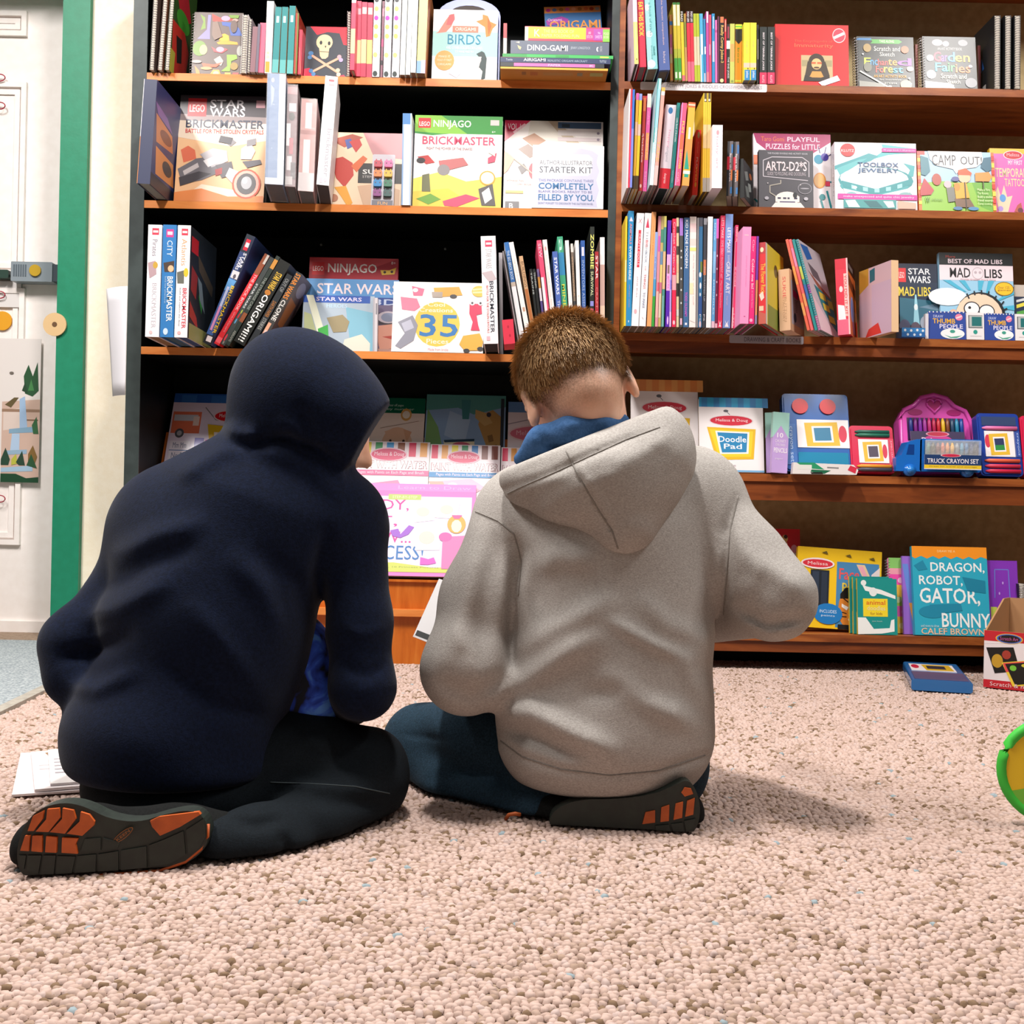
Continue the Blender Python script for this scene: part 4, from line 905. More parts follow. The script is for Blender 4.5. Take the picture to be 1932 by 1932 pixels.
FO(z, 1423, 1570, 253, 388, 'f3e8ec', 'white and plum puzzle book with a blue insect, behind the grey robot book', 'r 0 0 100 100 f4eaee;p a8205f 0 0 100 0 100 10 62 34 34 34 4 12;t 10 4 40 10 e0783a Taro Gomi;T 44 4 86 10 f0d0e0 PLAYFUL;T 16 13 86 20 f0d0e0 PUZZLES for LITTLE;T 40 22 70 28 f0d0e0 HANDS;e 84 32 6 6 1f8aa8;e 92 29 5 5 4a3a9a;l 86 24 84 16 1 3a3a6a;l 92 24 94 16 1 3a3a6a;l 96 28 102 24 1 3a3a6a;e 85 59 8 10 ec9a3a;e 85 59 6.6 8.4 f0b868;l 93 60 102 61 2 2a8a9a;p e8805a 0 28 5 28 6 40 0 40;l 94 72 100 98 2.6 1f8a90;l 86 84 90 98 2.6 1f8a90;e 88 80 4 4 1f8a90;l 0 84 10 92 2.4 1f8a90;r 92 60 98 66 d83a5a', kind='b', t=0.012, off=0.055, tilt=8)
FO(z, 1432, 1535, 284, 390, '46434a', 'small dark grey book with white block letters and a pale dome drawing', 'r 0 0 100 100 47444b;t 16 4 90 7 c8c4cc THE FOLDED DOODLE AND ACTIVITY BOOK;l 8 18 24 12 1.5 c8c0c8;l 24 12 80 12 1.5 c8c0c8;l 80 12 92 20 1.5 c8c0c8;l 8 18 8 46 1.5 c8c0c8;l 92 20 92 46 1.5 c8c0c8;l 8 46 90 52 1.5 c8c0c8;T 12 19 88 36 f0d8dc ART2-D2*S;t 15 38 86 44 c8bcc4 GUIDE TO FOLDING AND DOODLING;l 40 52 40 58 2 a8a094;l 40 58 20 62 2 a8a094;l 20 62 20 74 2 a8a094;l 20 74 34 82 2 a8a094;e 84 66 13 10 8c8890;e 84 66 11.6 8.6 47444b;e 84 66 8 1 a8a4ac;e 52 84 22 12 f4e6e0;r 30 80 74 90 f4e6e0;r 34 82 40 85 2a2a4a;r 44 82 50 85 2a2a4a;r 52 82 56 85 2a2a4a;r 64 82 70 85 2a2a4a;r 38 89 66 91 3a3a6a;r 38 93 66 95 3a3a6a;p f4e6e0 22 100 30 91 76 91 84 100;e 66 78 4 5 1a1a20;e 16 58 1 1 d8d0d0;e 76 60 1 1 d8d0d0;e 86 84 4 3 b8b4bc;e 14 84 4 3 a8a4ac', kind='b', t=0.018, off=0.014, tilt=6)
TJ = 'r 0 0 100 100 f1eef2;p 56b8bc 58 2 100 8 96 14 66 18 44 26 60 12;p 3a9ca4 30 22 42 16 54 20 44 28 20 36 0 42 0 36;p 5ab4b8 2 40 30 26 40 24 20 40 6 50;p 45a8ae 84 30 98 34 96 50 88 52 92 40;e 50 57 46 21 2f949a;e 48 54 42 17 e8f0f4;e 48 66 42 12 3ea2a8;e 48 60 38 10 dcecf0;p 2f949a 8 58 50 70 92 54 94 62 50 78 10 68;p 9fdde0 20 64 26 66 26 72 20 70;p 9fdde0 34 67 40 68 40 74 34 73;p 9fdde0 48 69 54 69 54 75 48 75;p 9fdde0 62 67 68 66 68 72 62 73;p 9fdde0 76 63 82 61 82 67 76 69;e 24 68 3 2 e8f4f4;p eef4f8 10 70 50 80 90 68 92 74 50 86 12 78;e 20 80 7 5 7ab8bc;e 86 78 8 4 86b0b4;e 16 12 9 10 d8282e;T 8 11 24 15 f0d0d0 KLUTZ;r 58 8 100 14 e0309a;t 60 9.5 98 12.5 f6c8e4 80 page book + 18 projects;T 28 30 78 37 2a5a8a TOOLBOX;T 28 39 78 47 2a5a8a JEWELRY;r 3 78 100 86 e2309e;t 10 80 96 84 f6d8ec make unexpected and quite chic jewelry;r 10 86 74 99 3f9a9a;p d8e4e4 12 88 24 87 30 98 16 98;p 1c6a70 34 88 50 88 58 98 42 98;p d8e8e8 58 88 70 88 72 97 64 98;p e8b09a 76 87 98 90 98 99 76 99'
FO(z, 1576, 1731, 270, 393, 'efeaef', 'wide white kit with turquoise bracelets and two magenta stripes', TJ, kind='x', t=0.03, off=0.014, tilt=7, cat='boxed kit', sideart='r 0 0 100 100 d8d0d4;V 30 10 70 80 8a8088 TOOLBOX JEWELRY')
CO = 'r 0 0 100 100 e8742c;r 4 0 96 100 a9cbe4;p 8fc23c 4 54 30 50 60 52 96 50 96 100 4 100;p 6fae34 70 52 96 50 96 100 80 92;r 0 0 10 6 d83020;r 16 0 22 6 f0c03a;r 0 12 4 18 f0d040;r 0 24 4 30 d83020;r 0 36 4 42 f0d040;r 0 48 4 54 d83020;r 0 60 4 66 f0d040;r 0 72 4 78 d83020;r 0 84 4 90 f0d040;r 96 6 100 14 d83020;r 96 18 100 26 f0d040;r 96 30 100 38 d83020;r 96 42 100 50 f0d040;r 96 54 100 62 d83020;r 96 66 100 74 f0d040;r 96 78 100 86 d83020;r 96 90 100 98 f0d040;p f6efec 14 0 84 0 86 16 76 26 56 30 50 38 46 30 24 24 16 14;t 19 6 50 24 2c2e3a CAMP;t 56 8 84 22 2c2e3a OUT!;p 3a7a8a 4 8 14 12 16 34 10 42 4 40;p 3a6a80 86 10 96 8 96 30 90 34 82 26;p b8323a 2 66 8 46 20 66 16 74 2 76;e 24 48 6 10 b04a38;e 38 56 5 6 d8b8c0;p 7a7a72 36 62 46 60 48 84 38 86;p e86030 52 32 62 28 70 36 68 42 54 42;e 60 44 8 9 f2c4a0;r 52 34 68 40 e05a30;p f0a828 46 54 62 52 66 78 48 80;e 50 60 4 7 e88a20;p 7a5a42 46 80 66 80 72 94 48 94;e 50 96 6 3 4a7aa8;e 70 96 7 3 4a8ab8;l 60 52 61 98 1.6 3a2a1e;p ec9440 74 36 92 34 96 42 92 50 74 50;l 84 50 84 62 1.4 5a4a30;t 76 62 92 66 e8f0c0 Make a Fire;t 76 68 90 72 e8f0c0 Tie Knots;t 76 74 96 78 e8f0c0 Build a shelter;t 76 80 96 84 e8f0c0 Find north;t 76 86 94 90 e8f0c0 Camp cooking;t 8 78 14 88 4a7a2a W;t 16 80 30 84 4a7a2a orkman;e 48 47 5 4 5a5a98'
FO(z, 1734, 1880, 287, 398, 'e8742c', 'green and blue face-out book with a cartoon hiker and a CAMP OUT bubble', CO, kind='b', t=0.02, off=0.014, tilt=9)
TT = 'r 0 0 100 100 e8b82a;r 6 8 100 100 e266b4;e 52 10 22 7 f0d8dc;e 52 10 20 6 c8202e;t 38 7 66 12 f0c0c8 Melissa;T 40 18 72 25 f4dff0 MY FIRST;T 10 30 90 44 e8d0a8 TEMPORARY;T 30 46 80 58 e8d0a8 TATTOOS;p f0d0b0 8 68 14 58 20 74 28 56 34 74 46 72 40 84 34 98 14 98;e 24 76 7 6 5a9ad8;p b8584a 48 96 56 86 64 82 68 98;e 62 94 6 4 6a2a3a;e 18 92 6 4 b090d8'
FO(z, 1873, 1958, 281, 398, 'e8b82a', 'pink and yellow tattoo activity book cut by the edge of the frame', TT, kind='b', t=0.014, off=0.03, tilt=9)
# ---------------------------------------------------------------- brown bookcase, third shelf
z = zR[2]
R3 = [
    (1177.5, 604, 1180.5, 408, 3.4, 'f2cc30', 'thin yellow spine, first on its shelf below the knots book', 'r 0 40 100 60 f4dc90'),
    (1181, 602, 1186, 398, 10.6, '2a8bc0', 'broad blue spine lettered ANIMALS EVERYWHERE', 'p e8d8f0 20 9 50 5 86 9 50 9;V 32 11 70 29 f08a88 ANIMALS;V 32 31 72 60 eef4f4 EVERYWHERE;v 40 64 60 84 d8a8b8 wild paper models;e 48 96 8 1 e0e8f0'),
    (1191.5, 600, 1202, 402, 14, 'f6f0f2', 'white spine with a red block and JANE BULL lettering', 'l 30 5 70 9 5 c04a5a;l 70 5 30 9 5 c04a5a;r 34 15 70 48 d83a4c;V 40 18 66 46 f4d0d4 CRAFTY DOLLS;v 40 56 60 75 c8a8b0 JANE BULL;e 46 87 20 2 e8b0b8'),
    (1206, 600, 1217, 402, 13, 'f6f0f2', 'white spine lettered THE BIG BOOK OF THINGS TO MAKE', 'p d83a5c 50 4 76 13 24 13;v 34 16 66 36 9aa0a8 THE BIG;V 34 24 70 30 e07a80 BIG;v 34 34 66 44 8aa0b8 BOOK;v 40 47 60 51 d89aa0 OF;v 34 54 66 67 d8707a THINGS;v 34 70 66 84 7a90b0 TO MAKE;l 40 92 60 94 6 c0a0a8'),
    (1221, 590, 1230, 400, 8.5, 'eda468', 'tall orange spine with faint lettering', 'v 40 12 70 38 c8783c one more paper', ),
    (1229.5, 600, 1236.5, 438, 5, '8fa8e0', 'narrow pale blue spine turning green towards its foot', 'v 30 26 70 48 3a4aa0 To Go with;r 0 50 100 68 4a9ac8;r 0 68 100 100 3aa03a'),
    (1236, 602, 1242.5, 408, 5.5, 'd8909c', 'dusty pink spine with a magenta patch', 'r 20 18 90 32 c85ab0;r 40 60 100 68 d8506a;r 0 68 80 92 e8b0a8'),
    (1242, 602, 1248, 408, 5, 'c0a868', 'olive and cream patterned spine', 'r 0 12 100 24 4a8a70;r 0 32 100 44 6a8aa8;r 20 44 80 60 e8d080;r 10 60 90 70 c86a8a;r 0 70 70 92 d8c8b0'),
    (1248, 605, 1253, 408, 5, '4a8f86', 'teal and orange spine before the purple ones', 'r 0 0 100 10 d8cc70;r 0 32 100 66 f0b888;r 0 72 60 100 7ab0a8'),
    (1255.5, 606, 1260, 416, 7, '5a1fae', 'deep purple spine with a pink middle', 'r 0 32 100 66 e8a8d8;r 20 42 80 50 8a6a6a;v 30 52 74 64 d83ab0 girls;e 60 94 24 4 e0b0f0'),
    (1263, 606, 1265, 440, 3.4, 'b49ae0', 'thin lilac spine touching the deep purple one', 'r 0 50 100 60 8a7ad8;r 0 84 100 100 e0b8e8'),
    (1268, 604, 1269, 413, 7.5, 'e0244e', 'crimson spine with pale pink lettering', 'V 20 3 80 50 f2a0b4 Crochet Creatures;e 50 42 24 2 e8407a;r 0 52 100 66 f4a0ac;e 50 96 30 2 f6c0cc', ),
    (1276.5, 606, 1276.5, 411, 4.5, 'd8c8a0', 'narrow spine with a black and cream floral pattern', 'r 0 8 100 14 3a4030;r 0 26 100 34 4a4438;r 0 42 100 50 e0b890;r 0 60 100 72 2e2e2a;r 0 84 100 90 d0d0c8'),
    (1282, 606, 1282.5, 412, 6.5, '4c4b4a', 'dark grey dotted spine with a lilac top', 'r 0 0 100 16 a878cc;e 50 30 20 1 d8d8d8;e 50 36 20 1 d8d8d8;e 50 46 20 1 d8d8d8;e 50 56 20 1 d8d8d8;e 50 66 20 1 d8d8d8;e 50 78 20 1 d8d8d8;r 20 92 80 98 e0b0c8'),
    (1289.3, 606, 1291, 411, 10.5, '3d6694', 'denim blue spine lettered KID MADE MODERN', 'V 26 2 74 46 eef0f4 KID MADE MODERN;V 26 68 70 90 d05ac0 TODD OLDHAM;r 30 96 70 98 e8e8f0'),
    (1300.5, 607, 1302, 409, 12.5, 'f2e6e0', 'thick cream spine with pale pink stripes', 'r 0 6 100 14 eed0d0;r 0 20 100 26 eed4cc;r 0 28 100 31 f0e48a;v 50 34 72 80 e0b0b0 the big book of girl stuff;r 0 60 60 70 f4e2b8;l 10 94 90 96 3 6a6060'),
    (1313.5, 607, 1315.5, 411, 3.5, '8f8a8c', 'very thin grey spine after the thick cream one', ''),
    (1317.5, 607, 1319.5, 411, 7, '2f6a96', 'blue spine with white flower patches', 'r 0 0 100 8 4a4a54;r 40 40 100 50 6a7a3a;e 40 52 30 2.4 e8eaf0;e 50 62 24 3 e8eaf0;e 46 70 20 1.6 d0d8e8;r 0 72 100 88 2a4f8c;v 30 88 70 94 e0d8e0 PS;e 50 97 30 3 d8b8c0'),
    (1325.3, 607, 1328, 412, 6, '3a3c44', 'dark slate spine with an orange label', 'r 10 38 90 52 c8724a;v 30 44 70 76 b0b0b8 ALL WRAPPED UP;v 30 88 70 94 e0d8e0 PS;r 0 0 100 6 8a8a92'),
    (1332.5, 606, 1336, 409, 9.5, 'f8f4f4', 'plain white spine in the middle of the packed row', 'v 40 44 64 64 e0d0d0 draw'),
    (1342.5, 607, 1346.8, 413, 6, '5fa4d8', 'light blue spine with white lettering', 'v 30 4 70 20 d0e4f4 Draw;r 10 30 90 50 8abce4;V 30 56 70 88 c8e4f8 DOODLES;r 0 94 100 100 e8c0d0'),
    (1349, 607, 1352.3, 413, 4.5, '7a2a4a', 'narrow plum spine with a bright pink top', 'r 0 0 100 18 f060b8;e 50 34 20 1 e8c8d8;e 50 46 20 1 e8c8d8;e 50 58 20 1 e8c8d8;e 50 70 20 1 e8c8d8;r 0 96 100 100 f0b8c8'),
    (1354, 608, 1360, 407, 9, 'e62f5c', 'bright rose spine with long slanting white lettering', 'V 26 2 76 20 f4c0cc LETS MAKE;V 26 22 76 56 f2a0b8 SOME GREAT FINGERPRINT ART;v 34 58 70 82 f4b8c8 Marion Deuchars;p f8e8ec 20 93 50 96 80 93 60 97 80 99 20 99 40 97'),
    (1364, 606, 1369.5, 404, 14.5, '7f9cd8', 'broad periwinkle spine lettered LETS MAKE SOME GREAT ART', 'V 30 12 74 34 f0f2f8 LETS MAKE;v 40 36 66 42 dce4f4 some;V 24 42 78 70 f2f4fa GREAT ART;v 36 72 66 80 d8c8e8 marion;p f8f4fa 24 93 50 96 78 93 62 96 78 99 24 99 40 96'),
    (1380.5, 603, 1388, 425, 5.6, 'e8366c', 'pink spine with white patches at the top and foot', 'V 20 2 84 16 f2c8c0 FASHION;r 0 16 20 80 c8a8b0;V 30 40 76 60 f4c8d4 X-CODE;r 0 80 40 100 f0e0dc;V 20 86 80 98 f4b0bc LTD'),
]
for i, e in enumerate(R3):
    S(z, *e, d=0.2, pages='6e6355', Y=YF - 0.10)
S(z, 1396.5, 601, 1402, 428, 16.5, 'f096c4', 'thick pale pink book with a rounded spine', 'r 20 8 70 9 e8c0c8;v 44 30 64 62 e47ab4 pictures and stickers;r 40 92 60 93 c85a90', d=0.17, kind='r', pages='5c4f4c')
S(z, 1413, 604, 1417.5, 446, 10, 'e62a78', 'magenta spine with white lettering behind the rounded pink one', 'v 30 4 70 18 f6b0d0 Clair;V 26 26 74 60 f8d0e0 Color me In!;v 30 62 70 82 f4a0c4 an activity book;e 40 96 30 2 f4a8c8', d=0.18, pages='5c4f4c')
S(z, 1424, 611, 1428, 446, 4, '7a3aa4', 'thin purple spine with an orange foot', 'r 0 50 100 100 d88a5a;r 20 90 90 100 6a7ab0', d=0.17)
S(z, 1431, 612, 1430.5, 458, 13, 'd8242c', 'red book with yellow script, turned to show its yellow cover', 'r 0 0 100 14 b83038;e 50 9 24 3 f0d8b0;V 16 26 96 66 f2b83a The Flower Recipe;p e8d0c0 10 64 60 60 80 68 40 72;r 10 78 70 84 e0c0a0;p c05a4a 0 84 100 88 100 100 0 100', d=0.19, yaw=-27, kind='h', right='r 0 0 100 100 e8d23c;r 0 0 8 100 f2eadc;e 55 26 10 8 6a5a30;p c89a3a 60 30 90 40 96 70 70 60;r 12 74 100 100 8a9a40', pages='8a8478')
S(z, 1471, 625, 1468, 509, 19, 'f2c4a0', 'short peach boxed kit lettered SUKIE, turned to show a grey side', 'V 36 12 66 48 e8706a SUKIE;v 52 46 70 86 c89a78 BUTTON;v 34 50 52 86 c89a78 FACTORY', d=0.13, yaw=-30, kind='x', right='r 0 0 100 100 e0b08c;r 10 16 100 88 b8b0bc;p e02a8a 24 30 60 34 60 44 24 42;v 34 46 60 66 5a5a64 button;e 34 76 10 8 2a4a6a', cat='boxed kit')
ARTBK = 'r 0 0 100 100 c8bcc4;p 2f66b0 4 4 40 2 50 14 20 20;p 6a6068 20 22 60 28 70 40 30 36;p 9a5a48 10 32 60 44 100 52 100 60 50 50;p 1f7f88 24 46 100 54 100 96 60 84 40 70;r 40 52 70 60 d8c04a;r 76 56 100 66 b8b04a;r 46 64 76 72 d8c04a;r 60 76 90 84 d8c04a;p e8c8d0 0 60 40 80 70 100 0 100'
for i, (xb, xt, cc, sp, lab) in enumerate(((1523, 1481, 'ef6a50', 'r 0 30 100 50 f0a050;r 0 70 100 84 f0a860', 'leaning coil book with an orange and red spine, first of the four'), (1530, 1487, 'ec6a70', 'r 0 10 100 30 e080a8;r 0 60 100 74 f0a060', 'leaning coil book with a pink spine, second of the four'), (1537.5, 1493.5, '1f8f90', 'r 0 30 100 44 b8c04a;r 0 50 100 66 3a6ab8', 'leaning coil book with a teal and blue spine, third of the four'), (1544, 1500.5, '1f8a94', 'r 0 50 100 60 8a3a9a;r 0 84 100 100 b8689a', 'leaning coil book, last of the four, showing its painted cover'))):
    S(z, xb, 624, xt, 446.5, 4.1, cc, lab, sp, d=0.17 if i < 3 else 0.19, yaw=-32, kind='s' if i == 3 else 'b', right=ARTBK if i == 3 else '', pages='b8b0ac')
S(z, 1581, 633, 1575, 489, 22, 'e0324a', 'red and white boxed kit turned to show an orange side', 'r 0 0 80 14 d82a40;r 64 20 90 76 f2c0b8;V 66 22 88 74 d83a4a YOU DID IT KIT;e 40 40 14 4 f4d8d8;p f6f0f4 10 60 60 62 76 90 40 96 10 80;r 0 80 100 100 ec6a88;r 88 0 100 100 f4c8c8', d=0.15, yaw=-24, kind='x', right='r 0 0 100 100 d8682e;r 0 0 100 16 3a1a10;r 10 5 70 11 8a7a78;p 6a2a14 0 20 100 30 100 44 0 34;e 40 64 26 18 8a94c8;e 34 62 10 12 5a78b8;r 66 62 90 78 e8b888;p b06a8a 30 80 60 78 70 94 40 96;p e8402a 76 76 100 72 100 100 80 96', cat='boxed kit')
S(z, 1647, 636, 1646, 552, 3, 'd8962e', 'thin orange edged book between the orange and the tan kits', 'r 20 30 80 60 6a7a70', d=0.12, Y=YF + 0.08)
S(z, 1682, 626, 1681, 491, 15.5, 'f2cba0', 'tan boxed kit with a pale lilac side turned to the red kit', '', d=0.15, yaw=14, kind='x', left='r 0 0 100 100 d8b4bc;p d09a3a 0 0 30 0 30 24 0 34;p 2f6a78 34 4 50 2 50 20 34 22;r 40 26 100 100 ceb0c4;p d84038 30 88 60 82 70 98 20 99', cat='boxed kit')
SW = 'r 0 0 100 100 1a2a44;r 0 0 100 24 15203a;r -2 6 18 24 e02a30;T 0 11 14 19 f6dcd8 LEGO;T 24 6 82 14 eef0f4 STAR;T 24 16 82 25 eef0f4 WARS;T -2 30 82 42 f0d44a MAD LIBS;p 2f6a80 0 44 100 48 100 76 0 80;p 9ad0e0 40 40 44 40 52 84 34 84;e 42 56 5 4 e8f4f8;p 6a8aa0 50 56 100 50 100 60;e 12 80 14 8 4a4a6a;e 40 82 12 7 5a4a5a;e 66 76 14 9 a0a8b8;e 40 92 16 8 7a6a7a;r 56 88 100 100 c8c4c8'
FO(z, 1699, 1772, 498, 636, '1a2a44', 'dark teal face-out puzzle book with yellow letters and a beam of light', SW, kind='b', t=0.012, off=0.06, tilt=7)
MLB = 'r 0 0 100 100 9ccce8;r 0 0 100 14 0f1416;t 9 3 22 6 b83a2a More;T 12 7 86 12 f0dce4 BEST OF MAD LIBS;r 0 14 100 31 f2dfe6;T 14 17 42 28 15171c MAD;e 52 23 8 7 c8b8c0;e 52 23 7 6 f2dfe6;e 49 22 2 1.6 c0b0b8;e 55 22 2 1.6 c0b0b8;T 61 18 85 28 15171c LIBS;t 28 29 76 31 c09aa8 Worlds Greatest Word Game;p 4ab4d4 4 31 14 31 36 44 30 44;p 4ab4d4 26 31 34 31 42 42 38 42;p 4ab4d4 52 31 60 31 56 42 52 42;p 4ab4d4 66 31 74 31 64 46 62 46;p 4ab4d4 100 40 100 46 78 54 78 52;p 4ab4d4 100 58 100 64 84 62 84 60;e 10 50 26 10 e8f2fa;e 87 40 13 8 8a6a2a;e 87 40 12 7 f2c428;t 78 37 94 40 a0622a Over 125;t 78 41 96 43 a0622a games;e 54 72 34 28 1a2026;e 52 72 32 26 f4d4b8;l 36 46 39 52 2 1a2026;l 46 43 47 48 2 1a2026;l 56 42 56 47 2 1a2026;l 66 43 65 48 2 1a2026;l 76 48 73 52 2 1a2026;l 86 54 82 58 2 1a2026;l 90 62 84 64 2 1a2026;l 92 68 86 68 2 1a2026;e 17 70 6 6 e8b898;e 17 70 4 4 f4d4b8;e 88 76 4 4 f0c8b0;e 42 63 11 8 1a2026;e 42 63 9.6 6.8 f6f2f2;e 62 66 11 8 1a2026;e 62 66 9.6 6.8 f6f2f2;e 39 62 2 1.6 1a2026;e 64 69 2 1.6 1a2026;r 0 86 100 100 c8b8e0'
FO(z, 1776, 1916, 478, 640, '9ccce8', 'tall face-out word game book with a bald cartoon head and big round eyes', MLB, kind='b', t=0.016, off=0.05, tilt=7)
db = atZ(1700, 636, z)
b = MB()
bx = thing('gift_box', 'flat blue box with white dots lying before the dark teal puzzle book', 'box', I_(atY(1700, 636, YF - 0.02).x, YF - 0.025, z + 0.0004))
w_ = atY(1744, 636, YF - 0.02).x - atY(1700, 636, YF - 0.02).x
MB().box(0, 0, 0, w_, 0.045, 0.024, M('2a6ab0')).build('box_body', bx)
b = MB()
art(b, 'r 0 0 100 50 3a86c8;e 14 26 5 14 eef4fa;e 40 30 5 14 eef4fa;e 66 24 5 14 eef4fa;e 90 30 5 14 eef4fa;e 26 74 5 14 e0ecf8;e 54 76 5 14 e0ecf8;e 80 74 5 14 e0ecf8', (0, 0, 0.024), (w_, 0, 0), (0, 0, -0.024), (0, -1, 0))
b.build('box_print', bx)
S(z, 1746, 638, 1746, 592, 6, 'e8e4ea', 'slim white pad edge between the dotted box and the first blue pad', d=0.012, Y=YF + 0.0)
THP = 'r 0 0 100 100 24449a;t 14 13 40 23 c8d0f0 DRAW;T 12 26 72 44 f4b82a THUMB;T 30 46 92 62 e8e0f4 PEOPLE;e 82 20 10 12 f080a0;l 74 24 90 16 4 f8d0d8;e 64 80 32 19 f0f2f4;p 4aa08a 42 84 60 92 90 86 74 96 58 96;e 64 72 7 6 3a9a86;l 4 0 4 5 3 e8e8f0;l 14 0 14 5 3 e8e8f0;l 24 0 24 5 3 e8e8f0;l 34 0 34 5 3 e8e8f0;l 44 0 44 5 3 e8e8f0;l 54 0 54 5 3 e8e8f0;l 64 0 64 5 3 e8e8f0;l 74 0 74 5 3 e8e8f0;l 84 0 84 5 3 e8e8f0;l 94 0 94 5 3 e8e8f0'
FO(z, 1752, 1823, 588, 640, '24449a', 'small blue top bound pad lettered THUMB PEOPLE before the dark teal puzzle book', THP, kind='p', t=0.008, off=0.005, tilt=7)
FO(z, 1858, 1915, 592, 643, '24449a', 'small blue top bound pad lettered THUMB PEOPLE between two white stamp pads', THP, kind='p', t=0.008, off=0.005, tilt=7)
INK = 'r 0 0 100 100 eee9ea;r 10 10 92 58 6a6a6e;r 16 12 92 54 b8bcba;r 30 16 86 50 1f6f70;e 50 72 12 8 2a9a8a;r 20 86 84 88 d8d0d0'
FO(z, 1824, 1857, 590, 642, 'eee9ea', 'white stamp kit with a dark green window between the two blue pads', INK, kind='x', t=0.014, off=0.004, tilt=5, cat='stamp kit', name='stamp_kit')
FO(z, 1916, 1950, 593, 644, 'eee9ea', 'white stamp kit with a dark green window cut by the frame edge', INK, kind='x', t=0.014, off=0.004, tilt=5, cat='stamp kit', name='stamp_kit')
FO(z, 1917, 1952, 538, 640, '22304a', 'dark book with yellow and green stripes peeping over the last stamp kit', 'r 0 0 100 20 c8bcb0;p e8d84a 10 34 90 26 90 32 10 40;p d8d8d8 10 26 80 20 90 24 10 30;p 5aa84a 10 46 90 40 90 46 10 52', t=0.012, off=0.06, tilt=7)

# ---------------------------------------------------------------- brown bookcase, fourth shelf
z = zR[3]


def mpad(x0, x1, yt, yb, stripe, lab, words, box, off, **k):
    a, c2 = stripe
    s = 'r 0 0 100 13 %s;' % a + ''.join('r %d 0 %d 13 %s;' % (i, i + 9, c2) for i in range(4, 100, 19))
    s += 'r 0 13 100 100 f3ecec;e 42 18 4 1.8 5a5a62;l 42 18 48 23 1 5a5a62;e 50 31 35 7.6 e8d8dc;e 50 31 33 6.6 d2203a;t 26 28.5 76 33.5 f6dce0 Melissa & Doug;'
    s += 'p e6b81e 12 40 88 42 84 82 26 84;p f2d02a 16 43 84 45 80 79 30 80;p f8f0ec 25 45 78 46 76 75 32 76;p %s 28 47 75 48 73 73 35 74;' % box
    s += words
    return FO(z, x0, x1, yt, yb, 'f3ecec', lab, s, kind='p', t=0.012, off=off, tilt=11, cat='drawing pad', **k)


mpad(1190, 1318, 717, 893, ('e88a2e', 'f0a44a'), 'large white drawing pad with an orange striped top behind the grey hoodie', 'T 34 53 71 61 f8e8d8 Drawing;T 40 64 66 71 f8e8d8 Pad;t 20 90 60 92 b0a8b0 9 x 12 inches', 'f0983a', 0.045)
mpad(1320, 1442, 751, 893, ('2aa0d0', '2f80bc'), 'white drawing pad with a blue striped top reading Doodle Pad', 'T 30 52 73 60 f4f4f8 Doodle;T 38 62 66 69 f4f4f8 Pad;t 34 89 56 92 b0a8b0 6 x 9 inches;r 30 97 100 99.5 7ab0d8', '2384b8', 0.02)


def pencil_box(x0, x1, yt, yb, off, lab, yaw, lean, txt):
    Y = YF + off
    A = atY(x0, yb, Y)
    w = (atY(x1, yb, Y).x - A.x) / math.cos(math.radians(yaw))
    h = (ray(x0, yt)[1] * Y + CH - z) / math.cos(math.radians(lean))
    o = thing('pencil_box', lab, 'pencil box', I_(A.x, Y, z + 0.004) @ RZ(yaw) @ RX(-5) @ RY(lean))
    MB().box(0, 0, 0, w, 0.012, h, M('c4a4de')).build('carton', o)
    MB().box(-0.0008, -0.0008, h * 0.58, w + 0.0008, 0.0128, h * 1.0, M('a8d8cc')).build('carton_top', o)
    b = MB()
    art(b, 'p c4a4de 0 42 0 62 100 62 100 42 50 22;r 0 60 100 100 c4a4de;p c4a4de 0 42 50 22 100 42;' + txt, (0, -0.0008, h), (w, 0, 0), (0, 0, -h), (0, -1, 0))
    b.build('carton_print', o)


pencil_box(1446, 1470, 780, 890, 0.03, 'lilac and mint pencil carton with a cut window, behind the other carton', -10, -2, 'p 1f3a2a 40 50 80 46 80 62;p e89a3a 56 52 78 50 78 70;l 80 70 80 90 6 e84a6a')
pencil_box(1455, 1486, 778, 892, -0.012, 'lilac and mint pencil carton lettered 10 CHUNKY COLORED PENCILS', 8, 3, 'T 28 34 66 42 f8f0fa 10;t 16 45 84 50 f4e8f8 CHUNKY;t 20 52 80 56 f4e8f8 COLORED;T 10 59 94 67 f8f0fa PENCILS;t 20 76 70 79 f0e4f8 paper')


def case(x0, x1, yt, yb, off, tilt, col, lab, handle=None, win=(), label='', roll=0, t=0.03, extra=None):
    Y = YF + off
    A = atY(x0, yb, Y)
    w = atY(x1, yb, Y).x - A.x
    tr = math.radians(tilt)
    v = ray((x0 + x1) / 2, yt)[1]
    h = (v * Y - (z - CH)) / (math.cos(tr) - v * math.sin(tr))
    o = thing('crayon_case', lab, 'crayon case', I_(A.x, Y, z + t * math.sin(tr) + 0.0005) @ RX(-tilt) @ RY(roll))
    m = M(col, 0.25, 'plastic')
    MB().bev(0, 0, 0, w, t, h, 0.01, m).build('case_body', o)
    MB().bev(0.004, -0.003, 0.004, w - 0.004, 0, h - 0.004, 0.009, m).build('case_rim', o)
    return o, w, h, m


def crayons(o, w, x0, x1, z0, z1, cols, y=-0.003):
    n = len(cols)
    for i, c in enumerate(cols):
        xx = x0 + (x1 - x0) * (i + 0.5) / n
        r = (x1 - x0) / n * 0.44
        MB().tube([(xx, y, z0), (xx, y, z1 - r * 2), (xx, y, z1)], [r, r, r * 0.4], M(c, 0.4, 'wax'), 8).build('crayon', o)


